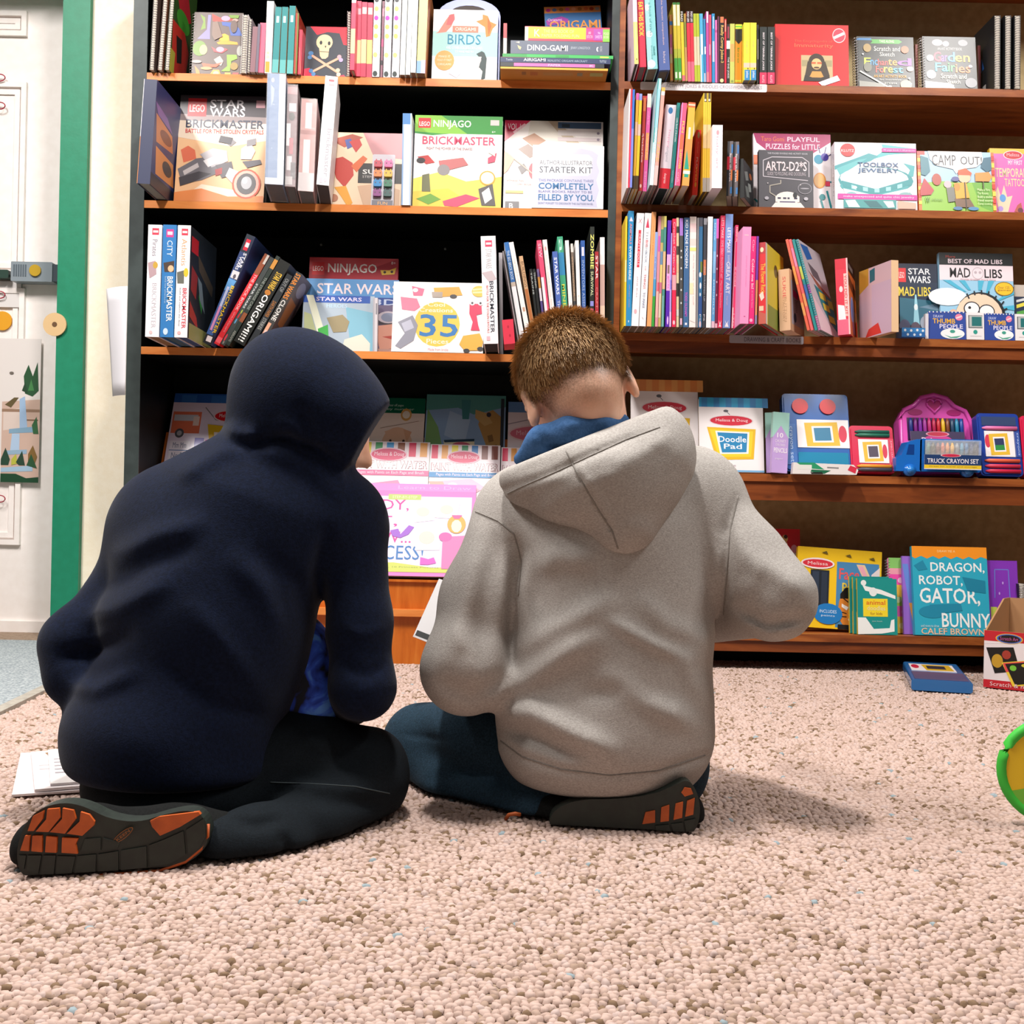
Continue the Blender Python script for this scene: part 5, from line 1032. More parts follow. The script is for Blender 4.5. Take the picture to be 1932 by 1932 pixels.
def crayons_flat(o, x0, x1, zs, cols, r=0.0055, y=-0.004):
    for zz, c in zip(zs, cols):
        MB().tube([(x1, y, zz), (x0 + 0.012, y, zz), (x0, y, zz)], [r, r, r * 0.35], M(c, 0.4, 'wax'), 8).build('crayon', o)


def case_card(o, w, h, x0, z0, x1, z1, spec, y=-0.0045, name='card'):
    W_, H_ = (x1 - x0) * w, (z1 - z0) * h
    e = MB().box(x0 * w, y, z0 * h, x1 * w, y + 0.001, z1 * h, M('f4eef0', 0.35)).build(name, o)
    b = MB()
    art(b, spec, (x0 * w, y, z1 * h), (W_, 0, 0), (0, 0, -H_), (0, -1, 0))
    p = b.build(name + '_print', o)
    p.parent = e


CARD = 'e 88 50 8 30 d82a4a;p e6b82a 14 12 78 8 82 92 18 96;p f4eef0 28 24 68 22 70 80 30 82;p %s 32 30 64 28 66 74 34 76'
o, w, h, m = case(1482, 1608, 750, 893, 0.012, 16, '2460ae', 'blue plastic crayon case with two round red lids and a white card')
for fx in (0.26, 0.68):
    MB().prism([(w * fx + 0.022 * math.cos(a * 0.3142), h * 0.83 + 0.022 * math.sin(a * 0.3142)) for a in range(20)], -0.007, -0.003, M('d4222c', 0.35, 'plastic')).build('round_lid', o)
case_card(o, w, h, 0.2, 0.3, 0.98, 0.66, CARD % '2a7aa0')
case_card(o, w, h, 0.02, 0.08, 0.18, 0.6, 'r 0 0 100 100 2a6ab8;v 30 6 70 94 b8d0f0 crayon set')
MB().bev(w * 0.2, -0.005, 0.008, w * 0.95, -0.003, h * 0.24, 0.004, M('2f8ab0', 0.15, 'plastic')).build('tray_window', o)
o, w, h, m = case(1607, 1690, 810, 898, 0.008, 16, 'd8244e', 'small red plastic crayon case with a white card and green crayons')
crayons_flat(o, w * 0.12, w * 0.9, [h * 0.86, h * 0.79], ['2a6a5a', '2f7a62'])
case_card(o, w, h, 0.18, 0.2, 0.86, 0.7, CARD % '4a3a50')
crayons_flat(o, w * 0.12, w * 0.9, [h * 0.13, h * 0.06], ['e89a2a', '4a4a5a'])
case_card(o, w, h, 0.87, 0.1, 0.99, 0.72, 'r 0 0 100 100 d8244e;v 30 6 70 94 f4b0c0 JUMBO CRAYONS')
# pink castle-shaped case behind the truck
Y = YF + 0.07
A = atY(1700, 893, Y)
w = atY(1842, 893, Y).x - A.x
v = ray(1770, 750)[1]
tr = math.radians(13)
h = (v * Y - (z - CH)) / (math.cos(tr) - v * math.sin(tr))
o = thing('crayon_case', 'pink plastic crayon case with a heart cut-out handle standing behind the blue truck', 'crayon case', I_(A.x, Y, z + 0.009) @ RX(-13))
m = M('ee5ac0', 0.25, 'plastic')
out = [(0, 0), (w, 0), (w, h * 0.66), (w * 0.93, h * 0.8), (w * 0.78, h * 0.86), (w * 0.68, h * 0.96), (w * 0.5, h), (w * 0.32, h * 0.96), (w * 0.22, h * 0.86), (w * 0.07, h * 0.8), (0, h * 0.66)]
MB().prism(out, 0, 0.035, m).build('case_body', o)
rim = [(0.004 + x * (1 - 0.008 / w), zz * 0.985 + 0.001) for x, zz in out]
b = MB()
for i in range(len(out)):
    p, q2 = out[i], out[(i + 1) % len(out)]
b.tube([(x, -0.001, zz) for x, zz in rim], 0.0065, m, 8, closed=True)
b.build('case_rim', o)
hp = []
for k in range(24):
    t_ = 6.2832 * k / 24
    hp.append((w * 0.5 + 0.0013 * 16 * math.sin(t_) ** 3, h * 0.86 + 0.0014 * (13 * math.cos(t_) - 5 * math.cos(2 * t_) - 2 * math.cos(3 * t_) - math.cos(4 * t_))))
MB().prism(hp, -0.001, 0.0, M('c01a78', 0.3, 'plastic')).build('heart_window', o)
b = MB().tube([(x, -0.002, zz) for x, zz in hp], 0.003, m, 6, closed=True)
b.build('heart_rim', o)
for fx in (0.24, 0.76):
    MB().prism([(w * fx + 0.02 * math.cos(a * 0.3142), h * 0.77 + 0.009 * math.sin(a * 0.3142)) for a in range(20)], -0.001, 0, M('b81a78', 0.3, 'plastic')).build('handle_hole', o)
MB().box(w * 0.12, -0.0008, h * 0.42, w * 0.88, 0, h * 0.7, M('4a2a5a', 0.3)).build('tray', o)
crayons(o, w, w * 0.13, w * 0.87, h * 0.43, h * 0.69, ['2a3a8a', '8a2a8a', '9a3ac0', 'c84ab8', 'e03a8a', 'd02a5a', 'd82a3a', 'f0c02a', '8a4a2a', '2a4a6a', '2a8ab0', '1f4aa0'], y=-0.006)
case_card(o, w, h, 0.14, 0.2, 0.86, 0.52, 'r 0 0 100 100 3a2a52;p d83a90 0 100 8 50 30 20 50 8 70 20 92 50 100 100;e 50 10 22 10 e8a0b8;e 50 10 19 8 d02a4a;T 20 24 80 46 f6d8ec Princess;T 16 52 86 78 f6d8ec Crayon Set', y=-0.0115, name='card')
# blue truck case
Y = YF - 0.012
A = atY(1690, 900, Y)
w = atY(1850, 900, Y).x - A.x
h = (ray(1800, 829)[1] * Y + CH - z)
o = thing('truck_case', 'blue plastic truck-shaped crayon case with a clear window of crayons', 'crayon case', I_(A.x, Y, z + 0.0004))
m = M('1f6ec8', 0.18, 'plastic')
cab = [(0, h * 0.14), (w * 0.3, h * 0.14), (w * 0.3, h * 0.98), (w * 0.24, h * 0.98), (w * 0.13, h * 0.9), (w * 0.06, h * 0.56), (0, h * 0.48)]
MB().prism(cab, 0, 0.045, m).build('cab', o)
MB().prism([(w * 0.145, h * 0.84), (w * 0.21, h * 0.84), (w * 0.21, h * 0.58), (w * 0.12, h * 0.58)], -0.0006, 0, M('14408a', 0.2, 'plastic')).build('cab_window', o)
MB().bev(w * 0.28, 0.0, h * 0.14, w, 0.045, h, 0.006, m).build('cargo_box', o)
MB().box(w * 0.33, -0.0008, h * 0.56, w * 0.97, 0, h * 0.95, M('24507a', 0.3)).build('tray', o)
crayons(o, w, w * 0.34, w * 0.96, h * 0.56, h * 0.9, ['3a7a6a', '5a5a4a', '8a5a5a', 'e07a5a', 'e89a5a', 'f0b83a', '9aa0a8', '3a9ac0', '2a7ab0', '2a4a7a', '20304a'], y=-0.005)
pl = MB().bev(w * 0.32, -0.0125, h * 0.55, w * 0.98, -0.0115, h * 0.97, 0.003, m_wrap).build('window_pane', o)
case_card(o, w, h, 0.31, 0.2, 0.98, 0.58, 'r 0 0 100 70 1c3a6c;r 0 70 100 94 f2cc2a;T 5 26 95 58 f2ecf0 TRUCK CRAYON SET;t 8 76 92 86 a8822a Great for travel and storage;e 46 4 18 12 f0c8d0;e 46 4 16 10 d0264a', y=-0.0145)
for fx in (0.16, 0.84):
    wh = MB().tube([(w * fx, 0.012, h * 0.17), (w * fx, -0.006, h * 0.17)], 0.0158, m, 20).build('wheel', o)
    hb = MB().tube([(w * fx, -0.006, h * 0.17), (w * fx, -0.009, h * 0.17)], 0.0095, M('2f84d8', 0.15, 'plastic'), 16).build('hub', o)
    hb.parent = wh
o, w, h, m = case(1851, 1931, 786, 907, 0.008, 14, '1f3f9c', 'navy plastic crayon case with a white card beside the truck')
MB().box(w * 0.1, -0.004, h * 0.8, w * 0.92, -0.003, h * 0.94, M('3a4a70', 0.2, 'plastic')).build('tray_window', o)
crayons_flat(o, w * 0.1, w * 0.92, [h * 0.755], ['f07ab0'], 0.006)
case_card(o, w, h, 0.14, 0.3, 0.84, 0.71, 'e 10 40 10 26 d82a4a;' + (CARD % '1c2a5a').split(';', 1)[1] + ';p 1f8a3a 34 56 65 54 66 74 34 76')
case_card(o, w, h, 0.86, 0.3, 0.98, 0.71, 'r 0 0 100 100 23469c;v 30 6 70 94 b8c8f0 crayons')
crayons_flat(o, w * 0.1, w * 0.92, [h * 0.235, h * 0.15, h * 0.07], ['f06a4a', 'e03a5a', 'd8284a'], 0.0055)
o, w, h, m = case(1932, 1990, 790, 907, 0.01, 12, 'd8244e', 'red plastic crayon case cut off by the frame edge')
# white and green carton lying down
A, B = atY(1494, 893, YF - 0.03), atY(1612, 898, YF - 0.03)
o = thing('pencil_box', 'white and green carton lying along the shelf edge before the blue case', 'pencil box', I_(A.x, YF - 0.036, z + 0.0004) @ RZ(-5))
L_ = (B.x - A.x)
MB().prism([(0, 0), (L_, 0), (L_ + 0.004, 0.012), (L_ * 0.95, 0.026), (0.002, 0.03)], 0, 0.032, M('ece6e4')).build('carton', o)
b = MB()
art(b, 'p 2a9a6a 6 0 34 0 50 60 20 50;r 8 20 30 60 e8e8e0;p 1a6a4a 30 60 60 66 50 96 28 80;l 54 40 72 44 2 8a8a8a;p d8304a 90 20 100 40 98 90 86 60;p 16201c 28 86 46 80 48 98 30 98', (0, 0, 0.03), (L_, 0, 0), (0, 0, -0.03), (0, -1, 0))
b.build('carton_print', o)

# ---------------------------------------------------------------- brown bookcase, bottom shelf
z = zR[4]
FO(z, 1440, 1512, 998, 1180, 'd8242c', 'red booklet with cartoon figures sticking up behind the yellow face painting kit', 'r 0 0 100 100 d8242c;e 60 10 8 4 f0c878;e 84 20 8 4 e8a0b0;p f0d0a0 54 14 66 14 72 26 50 26;p e8e0d0 78 24 92 24 94 34 76 34;e 62 8 5 2 4a2a1a', t=0.006, off=0.14, tilt=8)
FP = 'r 0 0 100 100 f2c41c;r 47 16 97 98 4a86b4;p e8c8a0 70 18 80 18 92 44 84 46;p f0a8b8 72 20 78 20 88 42 84 42;p e8d8d8 88 30 98 20 98 40 90 44;T 50 24 74 38 e85a5a Face;T 54 42 78 54 f0d040 Paint;e 67 74 17 27 d8822e;p 17110f 52 56 58 48 70 46 80 52 82 60 52 62;p f2ece4 54 68 62 72 60 76 54 72;p f2ece4 72 72 80 68 80 73 74 76;p 2a1a10 64 80 70 80 67 84;p f4f0f0 62 86 74 86 72 94 64 94;l 54 60 62 66 1.2 2a1a10;l 80 60 72 66 1.2 2a1a10;l 52 78 60 80 1 2a1a10;l 82 78 74 80 1 2a1a10;l 52 84 60 84 1 2a1a10;l 82 84 74 84 1 2a1a10;r 50 94 84 100 17151a;r 16 28 38 84 1c2430;r 18 30 26 82 2f3a4c;r 29 30 36 82 2a3444;e 24 20 20 7 f4e4e4;e 24 20 18 5 d83040;t 12 18 36 22 f4d8d8 Melissa;e 38 82 17 13 1f7ac0;t 28 77 48 81 d8e8f8 INCLUDES;t 30 83 46 86 d8e8f8 paints;p 6a5a20 28 6 34 4 36 8;p 6a5a20 56 8 62 6 64 10;p 6a5a20 84 10 90 8 92 12'
FO(z, 1500, 1660, 1040, 1184, 'f2c41c', 'yellow face painting kit with a striped face photo and a dark paint window', FP, kind='x', t=0.018, off=0.06, tilt=8, roll=3.0, cat='boxed kit')
for i, (xx, lab) in enumerate(((1604, 'teal animal doodle book, rearmost of its three'), (1611, 'teal animal doodle book, middle of its three'), (1619, 'front teal animal doodle book with a yellow label'))):
    FO(z, xx, xx + 75, 1088 + i * 2, 1187 + i, '1a8f88', lab, '' if i < 2 else 'r 0 0 100 100 1a9089;p f0f0ec 10 8 22 14 60 20 96 30 96 36 60 28 20 22;e 40 24 10 8 e8ece8;e 16 8 7 5 e8ece8;r 14 36 76 68 f2d62e;T 22 39 70 47 d8602a animal;T 24 49 70 57 e8d8a0 doodles;t 32 60 62 65 a86a2a for kids;p f0f2ee 0 70 20 70 40 90 80 88 84 74 92 72 92 94 60 98 0 100;t 36 75 62 78 b8e0d8 jane book', kind='h', t=0.01, off=0.035 - i * 0.013, tilt=7, sideart='r 0 0 100 100 e8c02a;r 0 20 40 60 3a8a4a')
FO(z, 1680, 1735, 1053, 1190, 'ee7ab0', 'rainbow coloured coil notebook beside the animal doodle books', 'r 0 0 100 14 8ac86a;r 0 14 100 22 f0a0b0;r 0 22 100 36 f050a8;r 0 36 100 52 f0c04a;r 0 52 100 64 a8d85a;r 0 64 100 78 f06ac0;r 0 78 100 100 f0d04a;e 40 30 10 4 f8c0e0;e 30 56 10 4 d8f0b0;e 50 72 10 4 f8c0e8;e 40 90 10 4 f8f0a0', kind='s', t=0.012, off=0.05, tilt=8)
FO(z, 1706, 1760, 1050, 1190, '9a6ad0', 'purple curved folder between the rainbow notebook and the tall teal book', 'p 6a8ad8 0 10 20 10 36 60 50 100 30 100 20 60;p f0a04a 20 60 30 60 60 100 40 100', kind='b', t=0.01, off=0.034, tilt=8)
DR = 'r 0 0 100 100 2ba6c0;r 0 0 100 10 f0921e;p f0921e 0 8 100 8 100 13 92 11 84 14 76 11 68 14 60 11 52 14 44 11 36 14 28 11 20 14 12 11 4 14 0 12;t 34 4 58 6.5 f8d8a0 DRAW ME A;T 24 18 96 30 f0f2f0 DRAGON,;T 8 33 66 45 f0f2f0 ROBOT,;T 8 47 88 67 f0f2f0 GATOR,;p 1f86a4 2 22 14 16 20 26 8 28;p 1c7f9c 66 34 96 38 96 52 72 50;e 24 74 18 7 1f86a4;p 1f86a4 20 66 62 64 64 72 30 76;T 36 75 100 91 f0f2f0 BUNNY;t 8 88 32 91 c8e4e8 and more to draw;T 8 92 92 99 e8c0a0 CALEF BROWN'
FO(z, 1727, 1870, 1032, 1190, '2ba6c0', 'tall teal face-out book with white DRAGON, ROBOT, GATOR, BUNNY lettering', DR, kind='b', t=0.014, off=0.012, tilt=10)
FO(z, 1853, 1925, 1058, 1185, '8434b4', 'purple spiral kit with yellow letter squares behind the teal book', 'r 0 0 100 100 8636b8;l 40 12 76 12 2 6a8ad8;l 76 12 78 60 2 6a8ad8;l 40 12 38 50 2 6a8ad8;r 26 62 42 80 c8d85a;r 46 64 74 84 d0d85a;T 52 68 66 80 7a4ac0 S;r 0 62 22 80 c8d85a;T 6 66 16 77 7a4ac0 K;t 20 92 56 97 d8c0f0 activity;e 60 30 2 2 c8a0f0;e 50 44 2 2 c8a0f0', kind='h', t=0.014, off=0.04, tilt=8)
S(z, 1926, 1178, 1923, 1102, 12, '1c1e22', 'dark coil bound book at the frame edge beside the purple kit', kind='s', d=0.12)

# ---------------------------------------------------------------- tilted display inside the foot of the black bookcase
dsp = thing('display_stand', 'sloping orange wood display stand filling the foot of the black bookcase', 'display stand', I_((xb_ + xc) / 2, YF, 0))
g = 0.002
zt1 = atY(800, 1151, YF - 0.012).z
zt2 = atY(800, 1094, YF + 0.01).z
x0_, x1_ = xb_ + g, xc - g
kid(MB().box(x0_, YF + 0.004, 0.0, x1_, YF + 0.022, zt1 - 0.018, m_disp), 'base_panel', dsp)
kid(MB().box(x0_, YF - 0.014, zt1 - 0.018, x1_, YF + 0.05, zt1, m_shelfL), 'ledge', dsp)
kid(MB().box(x0_, YF + 0.012, zt1, x1_, YF + 0.03, zt2, m_disp), 'riser_panel', dsp)
kid(MB().box(x0_, YF + 0.004, zt2 - 0.006, x1_, YF + 0.045, zt2, m_disp), 'ledge', dsp)
SA = 24.0
st_, ct_ = math.sin(math.radians(SA)), math.cos(math.radians(SA))
b0 = Vector((x0_, YF + 0.046, zt2))
BH = 0.43
MB_ = MB().box(0, 0, 0, x1_ - x0_, 0.012, BH, m_disp, I_(*b0) @ RX(-SA))
kid(MB_, 'sloping_board', dsp)


def on_board(x0, x1, yt, yb, layer, lab, col, spec, name='drawing_pad', cat='drawing pad', rough=0.2, t=0.0062, roll=0, kind='p', zfoot=None):
    """pad lying against the sloping board, layer steps of 9 mm in front of it; feet on a ledge"""
    base = b0 + Vector((0, -ct_, st_)) * -0.0
    nrm = Vector((0, -ct_, st_))
    p = b0 + nrm * (0.0005 + layer * 0.0095)
    up = Vector((0, st_, ct_))

    def hit(px, py):
        u, v = ray(px, py)
        # ray (u,1,v)*Y + (0,0,CH) meets plane (q-p).nrm = 0
        dn = nrm.y + v * nrm.z
        Y = (p.y * nrm.y + (p.z - CH) * nrm.z) / dn
        return Vector((u * Y, Y, CH + v * Y))
    A, B, T = hit(x0, yb), hit(x1, yb), hit(x0, yt)
    w = B.x - A.x
    h = (T - A).length
    X = I_(A.x, A.y, A.z) @ RX(-SA) @ RY(roll) @ I_(0, -t, 0)
    o = thing(name, lab, cat, X)
    MB().bev(0, 0, 0, w, 0.0008, h, 0.003, M(col, rough)).build('cover', o)
    MB().bev(0.0002, 0.0009, 0.0002, w - 0.0002, t, h - 0.0002, 0.003, M('e9e2dc', 0.8)).build('page_block', o)
    b = MB()
    art(b, spec, (0, 0, h), (w, 0, 0), (0, 0, -h), (0, -1, 0), rough=rough)
    b.build('cover_print', o)
    return o


def lip(py, layer):
    nrm = Vector((0, -ct_, st_))
    p = b0 + nrm * (0.0005 + layer * 0.0095)
    u, v = ray(760, py)
    Y = (p.y * nrm.y + (p.z - CH) * nrm.z) / (nrm.y + v * nrm.z)
    s = (CH + v * Y - p.z) / ct_
    kid(MB().box(0, -layer * 0.0095 - 0.0088, s - 0.006, x1_ - x0_, 0, s - 0.001, m_disp, I_(*b0) @ RX(-SA)), 'ledge', dsp)


lip(906, 0)
BUS = 'r 0 0 100 12 2f62b8;r 10 2 30 12 3a76c8;r 50 2 70 12 3a76c8;r 0 12 100 100 e8dcf2;r 2 24 40 52 e87a5a;r 4 28 36 36 c8ccd8;r 30 30 38 42 f0d8d0;e 14 52 6 6 5a5a62;e 14 52 3.4 3.4 b0b0b8;l 44 18 60 34 1.4 8a8a92;l 60 34 96 38 1.4 8a8a92;e 80 29 24 8 f0dce4;e 80 29 22 7 d8222c;t 64 26 98 32 f4dce0 Melissa & Doug;p e8c02a 50 40 100 44 100 66 56 66;p f8f0f0 60 50 100 50 100 66 62 66;r 64 54 100 66 2a4ab0;r 4 62 30 98 f0eaf8;l 4 74 30 74 1 2a6ab0;l 4 88 30 88 1 2a6ab0;t 8 64 26 71 6a7a9a Mm Mm;t 8 77 26 84 6a7a9a Nn Rr;r 4 90 30 96 3a7ab8;r 36 58 48 72 6a5ac0;r 50 60 60 66 e85ab8'
on_board(308, 452, 745, 890, 0, 'pale lilac drawing pad with a red bus and blue band behind the hooded child', 'e8dcf2', BUS)
PIG = 'r 0 0 100 20 17664e;t 10 8 60 12 b8dccc Easy to use tear off pages;t 30 13 80 17 b8dccc by number;r 0 20 100 100 eedfd6;e 52 60 28 22 e8bfa4;p e8bfa4 28 44 44 40 40 56;p e0b090 62 40 78 44 70 58;e 52 64 9 6 f0a8b8;e 49 64 1.6 2 8a5a50;e 55 64 1.6 2 8a5a50;e 40 56 2.4 2 4a3a34;e 64 56 2.4 2 4a3a34;e 66 22 10 8 d8a860;e 66 22 7 5 f0e8d8;p f0b03a 0 60 14 60 14 100 0 100;l 20 40 90 30 1 a89080;l 70 78 96 82 2 c89a7a'
on_board(690, 795, 752, 899, 0, 'colouring pad with a pig drawing under a dark green top band', 'eedfd6', PIG)
GIR = 'r 0 0 100 100 8fb0d8;p 5a9a96 0 0 100 0 100 14 60 24 40 16 0 20;p 7fae72 2 18 16 40 24 70 10 96 0 96;p a8c4e4 30 20 56 30 50 60 24 50;p 4a8a90 44 6 56 6 54 30 46 30;p b8925a 70 24 84 18 94 26 96 40 92 96 70 96 76 60 66 36;p c8a870 62 18 76 22 84 34 74 38 62 28;e 79 24 3 3 3a3a4a;p 8a6a44 78 50 84 48 86 56 80 58;p 8a6a44 84 62 90 60 92 70 86 72;p 8a6a44 76 70 82 68 84 78 78 80;p 8a6a44 84 82 90 80 90 92 84 92;p f2e6c4 24 56 62 54 64 94 26 96;p 2f4a60 24 56 62 54 62 57 25 59;e 46 63 12 5 d86a80;T 34 70 58 78 8a7a60 STAINED;T 38 82 56 90 8a7a60 GLASS;r 94 4 98 96 3a3f48'
on_board(797, 951, 746, 901, 0, 'glossy stained glass colouring pad with a giraffe on its cover', '8fb0d8', GIR)
MD2 = 'r 0 0 100 14 6a92c8;r 0 14 100 100 f0e4ec;e 60 42 60 12 f0d0d8;e 60 42 56 10 e07a92;t 16 38 96 46 f4c8d4 Melissa & Doug;l 0 30 60 20 2 a8a0b0;p e8c46a 6 64 100 66 100 74 8 74;r 0 80 100 84 b08a8a'
on_board(956, 1060, 760, 904, 0, 'pale drawing pad with a blue top band half hidden by the fair haired child', 'f0e4ec', MD2)
PC = ['e8a03a', 'f0d83a', '3a9a5a', '3a9ad8', '8a4a2a', 'e02a5a', 'e8a04a', 'f0dc3a', '2a8a5a', '1f78c0', '7a4038', '8a5048']


def paint_pad(x0, x1, yt, yb, shift, lab, body, t2, roll, strip):
    s = 'r 0 0 100 100 f4e6ec;'
    n = 7
    for i in range(n):
        s += 'r %.1f 1 %.1f 17 %s;' % (i * 100 / n + 2, i * 100 / n + 11, PC[(i + shift) % 12])
    s += 'e 48 15 24 8 f0c0d0;e 48 15 22 6.6 d83a6a;t 30 12 68 18 f6d0dc Melissa & Doug;T 2 22 98 31 a8707a PAINT WITH WATER;T 3 22.6 97 30.4 f4ecee PAINT WITH WATER;r 0 33 100 39 %s;t 10 34 94 38 f0dce8 Pages with Paints on Each Page and Brush;' % strip
    s += body
    on_board(x0, x1, yt, yb, 1, lab, 'f4e6ec', s, roll=roll, name='paint_book', cat='paint book', rough=0.42, t=0.007)


lip(1009, 1)
paint_pad(650, 803, 834, 1001, 0, 'pink paint book lettered PAINT WITH WATER nearest the hooded child', 'p e880a8 30 48 62 44 76 66 60 70 24 66;p f4d04a 74 52 92 50 92 68 76 68;e 46 52 5 4 f0c8d0;r 10 60 30 70 e0c8c0', 0, 0, 'e85a90')
paint_pad(804, 940, 840, 1003, 5, 'paint book with a blue strip lettered PAINT WITH WATER, right of the pink stripped one', 'p f0b0c8 10 44 60 40 80 50 60 60 30 58;e 34 50 8 5 f6e0e8;p d8a090 0 44 20 44 26 54 8 56', 0, 0, '2f84c0')
paint_pad(942, 1060, 846, 1004, 5, 'paint book with a red strip mostly hidden behind the fair haired child', 'p f0a050 0 50 30 46 50 56 20 64', 0, 0, 'e03a34')
PRN = 'r 0 0 100 100 f07ac4;r 0 0 100 8 f48ad0;t 40 2 96 6 f0a8dc Learn to Draw;r 3 14 97 96 e4d4f4;r 33 12 58 18 b8cc6a;t 36 13.5 55 16.5 e4ecc0 STEP-BY-STEP;t 4 18 49 31 d83a96 READY,;t 4 36 41 48 d83a96 SET,;t 4 53 52 65 d83a96 DRAW...;t 4 68 62 83 2a74b4 PRINCESS!;p c8d05a 3 88 40 86 70 91 97 88 97 96 3 96;t 14 90 74 92 8a9a3a Step-by-Step, 10 Princess Pictures;p f2ecec 51 22 66 18 69 40 54 43;p f2ecec 70 18 88 20 86 38 69 37;p f2ecec 54 46 74 46 74 72 56 73;e 60 31 5 5 e0d0c8;e 78 28 5 5 e0d0c8;e 64 59 6 7 e0d0c8;p 9a5ac8 36 52 42 50 44 56 50 46 54 48 50 56 44 60 38 58;p e05ac0 60 80 66 82 70 80 72 86 66 88 60 88;e 86 44 7 10 f0a84a;e 86 46 4 7 f8dcc8;p f078b0 76 58 94 56 94 92 76 92;e 78 58 5 5 e860a8;p e8609a 82 34 90 34 88 38 84 38'
on_board(640, 893, 914, 1087, 2, 'pink princess drawing pad lettered READY, SET, DRAW between the two children', 'f07ac4', PRN, kind='p', t=0.012, rough=0.5)
# ---------------------------------------------------------------- things on the door, the wall and the carpet
m_grey = M('8f9aa2', 0.4, 'plastic')
A, B, T = atY(20, 530, YD - 0.05), atY(98, 532, YD - 0.05), atY(20, 493, YD - 0.05)
w, h = B.x - A.x, T.z - A.z
o = thing('door_alarm', 'grey box with a round yellow dial fixed on the white door', 'alarm', I_(A.x, YD - 0.05, A.z))
MB().bev(0, 0, 0, w, 0.049, h, 0.003, m_grey).build('housing', o)
MB().box(w + 0.0003, 0.004, 0.002, w + 0.022, 0.049, h - 0.006, M('3a4650', 0.5, 'plastic')).build('end_cap', o)
for i in range(6):
    MB().box(0.008 + i * 0.0072, -0.0012, h * 0.25, 0.012 + i * 0.0072, 0, h * 0.85, M('5a6670', 0.5, 'plastic')).build('grille_slat', o)
dlx = w * 0.6
MB().prism([(dlx + 0.018 * math.cos(a * 0.3142), h * 0.55 + 0.018 * math.sin(a * 0.3142)) for a in range(20)], -0.006, 0, M('c8a22c', 0.35, 'plastic')).build('dial', o)
A, B = atY(-60, 523, YD - 0.04), atY(17, 510, YD - 0.04)
o = thing('push_bar', 'dark green push bar on a white plate across the door', 'push bar', I_(A.x, YD - 0.04, A.z))
MB().bev(0, 0, 0, B.x - A.x - 0.002, 0.03, 0.026, 0.004, M('2c463c', 0.4, 'paint')).build('bar', o)
MB().box(0, 0.0305, -0.085, atY(42, 560, YD).x - A.x, 0.0395, -0.004, M('ece6e4', 0.5, 'paint')).build('mounting_plate', o)

A, B, T = atY(-70, 908, YD - 0.012), atY(73, 910, YD - 0.012), atY(73, 640, YD - 0.012)
w, h = B.x - A.x, T.z - A.z
o = thing('poster', 'paper poster of a stepped white building with waterfalls and plants on the door', 'poster', I_(A.x, YD - 0.0145, A.z))
MB().box(0, 0, 0, w, 0.0012, h, M('efe4e0', 0.4)).build('sheet', o)
b = MB()
PO = 'r 0 0 100 100 f1e8e4;p d8b8a8 50 44 100 42 100 100 50 100;p e8d4ca 52 50 76 48 76 62 52 64;r 50 49 100 51 a0806a;r 80 56 98 57 8a6a54;p a8c4e4 73 42 80 40 84 62 74 64;p 8aaec8 60 63 92 61 92 65 60 66;p b8d0ec 64 66 74 66 74 78 62 78;p 9ab8d0 56 78 84 77 84 80 56 81;p a8c8e0 50 90 92 88 92 92 50 93;p 6a5a3a 54 46 66 41 72 41 62 48;p 2f5a3a 80 38 78 26 84 18 90 26 96 16 98 36 90 40;p 4a8a50 84 36 88 28 92 36;p 2c4a34 76 36 80 30 84 38;p 3a6a44 90 60 96 54 99 66 92 66;p 2a4a3a 50 84 56 76 62 84 60 88 50 88;p c0c04a 64 84 70 80 72 87 64 88;p 2c4a38 70 86 78 78 82 88 74 88;p 8a6a3a 86 80 92 74 98 82 94 88 86 88;p 2f5a3a 84 88 90 80 98 90;e 62 24 3 1 7a7068;p 1d4a30 50 94 70 94 84 97 100 96 100 100 50 100'
art(b, PO, (0, 0, h), (w, 0, 0), (0, 0, -h), (0, -1, 0))
b.build('poster_print', o)


def disc(px, py, rpx, Y, col, nm, lab, cat, hole=None, t=0.006):
    c = atY(px, py, Y)
    r = rpx * Y / F
    o = thing(nm, lab, cat, I_(c.x, Y, c.z))
    MB().prism([(r * math.cos(k * 0.2618), r * math.sin(k * 0.2618)) for k in range(24)], 0, t, M(col, 0.5)).build('plate', o)
    if hole:
        MB().prism([(r * 0.22 * math.cos(k * 0.5236), r * 0.22 * math.sin(k * 0.5236)) for k in range(12)], -0.0006, 0, M(hole, 0.6)).build('knob_hole', o)


disc(4, 605, 18, YD - 0.007, 'f0a81e', 'paper_disc', 'flat orange yellow paper disc stuck on the door above the poster', 'disc', t=0.0065)
disc(103, 612, 22, YW - 0.0275, 'e4c08c', 'wooden_disc', 'round pale wooden disc with a dark centre hanging at the green casing', 'disc', hole='6a4a2a')
for py in (146, 199, 556, 941):
    c = atY(0, py, YD - 0.02)
    pts = [(0.018 * math.cos(k * 0.2856) , -0.002, 0.011 * math.sin(k * 0.2856)) for k in range(22)]
    o = thing('cord_loop', {146: 'topmost red cord loop at the edge of the white door', 199: 'second red cord loop, on the upper door panel', 556: 'red cord loop just below the push bar', 941: 'lowest red cord loop, below the poster'}[py], 'cord', I_(c.x - 0.003, YD - 0.016, c.z), group='red cord loops on the door')
    MB().tube(pts, 0.0018, M('b02038', 0.5, 'cord'), 6, closed=True).build('loop', o)
    MB().tube([(-0.018, -0.002, 0), (-0.018, 0.0155, 0)], 0.003, M('8a8a8a', 0.4, 'plastic'), 6).build('hook', o)
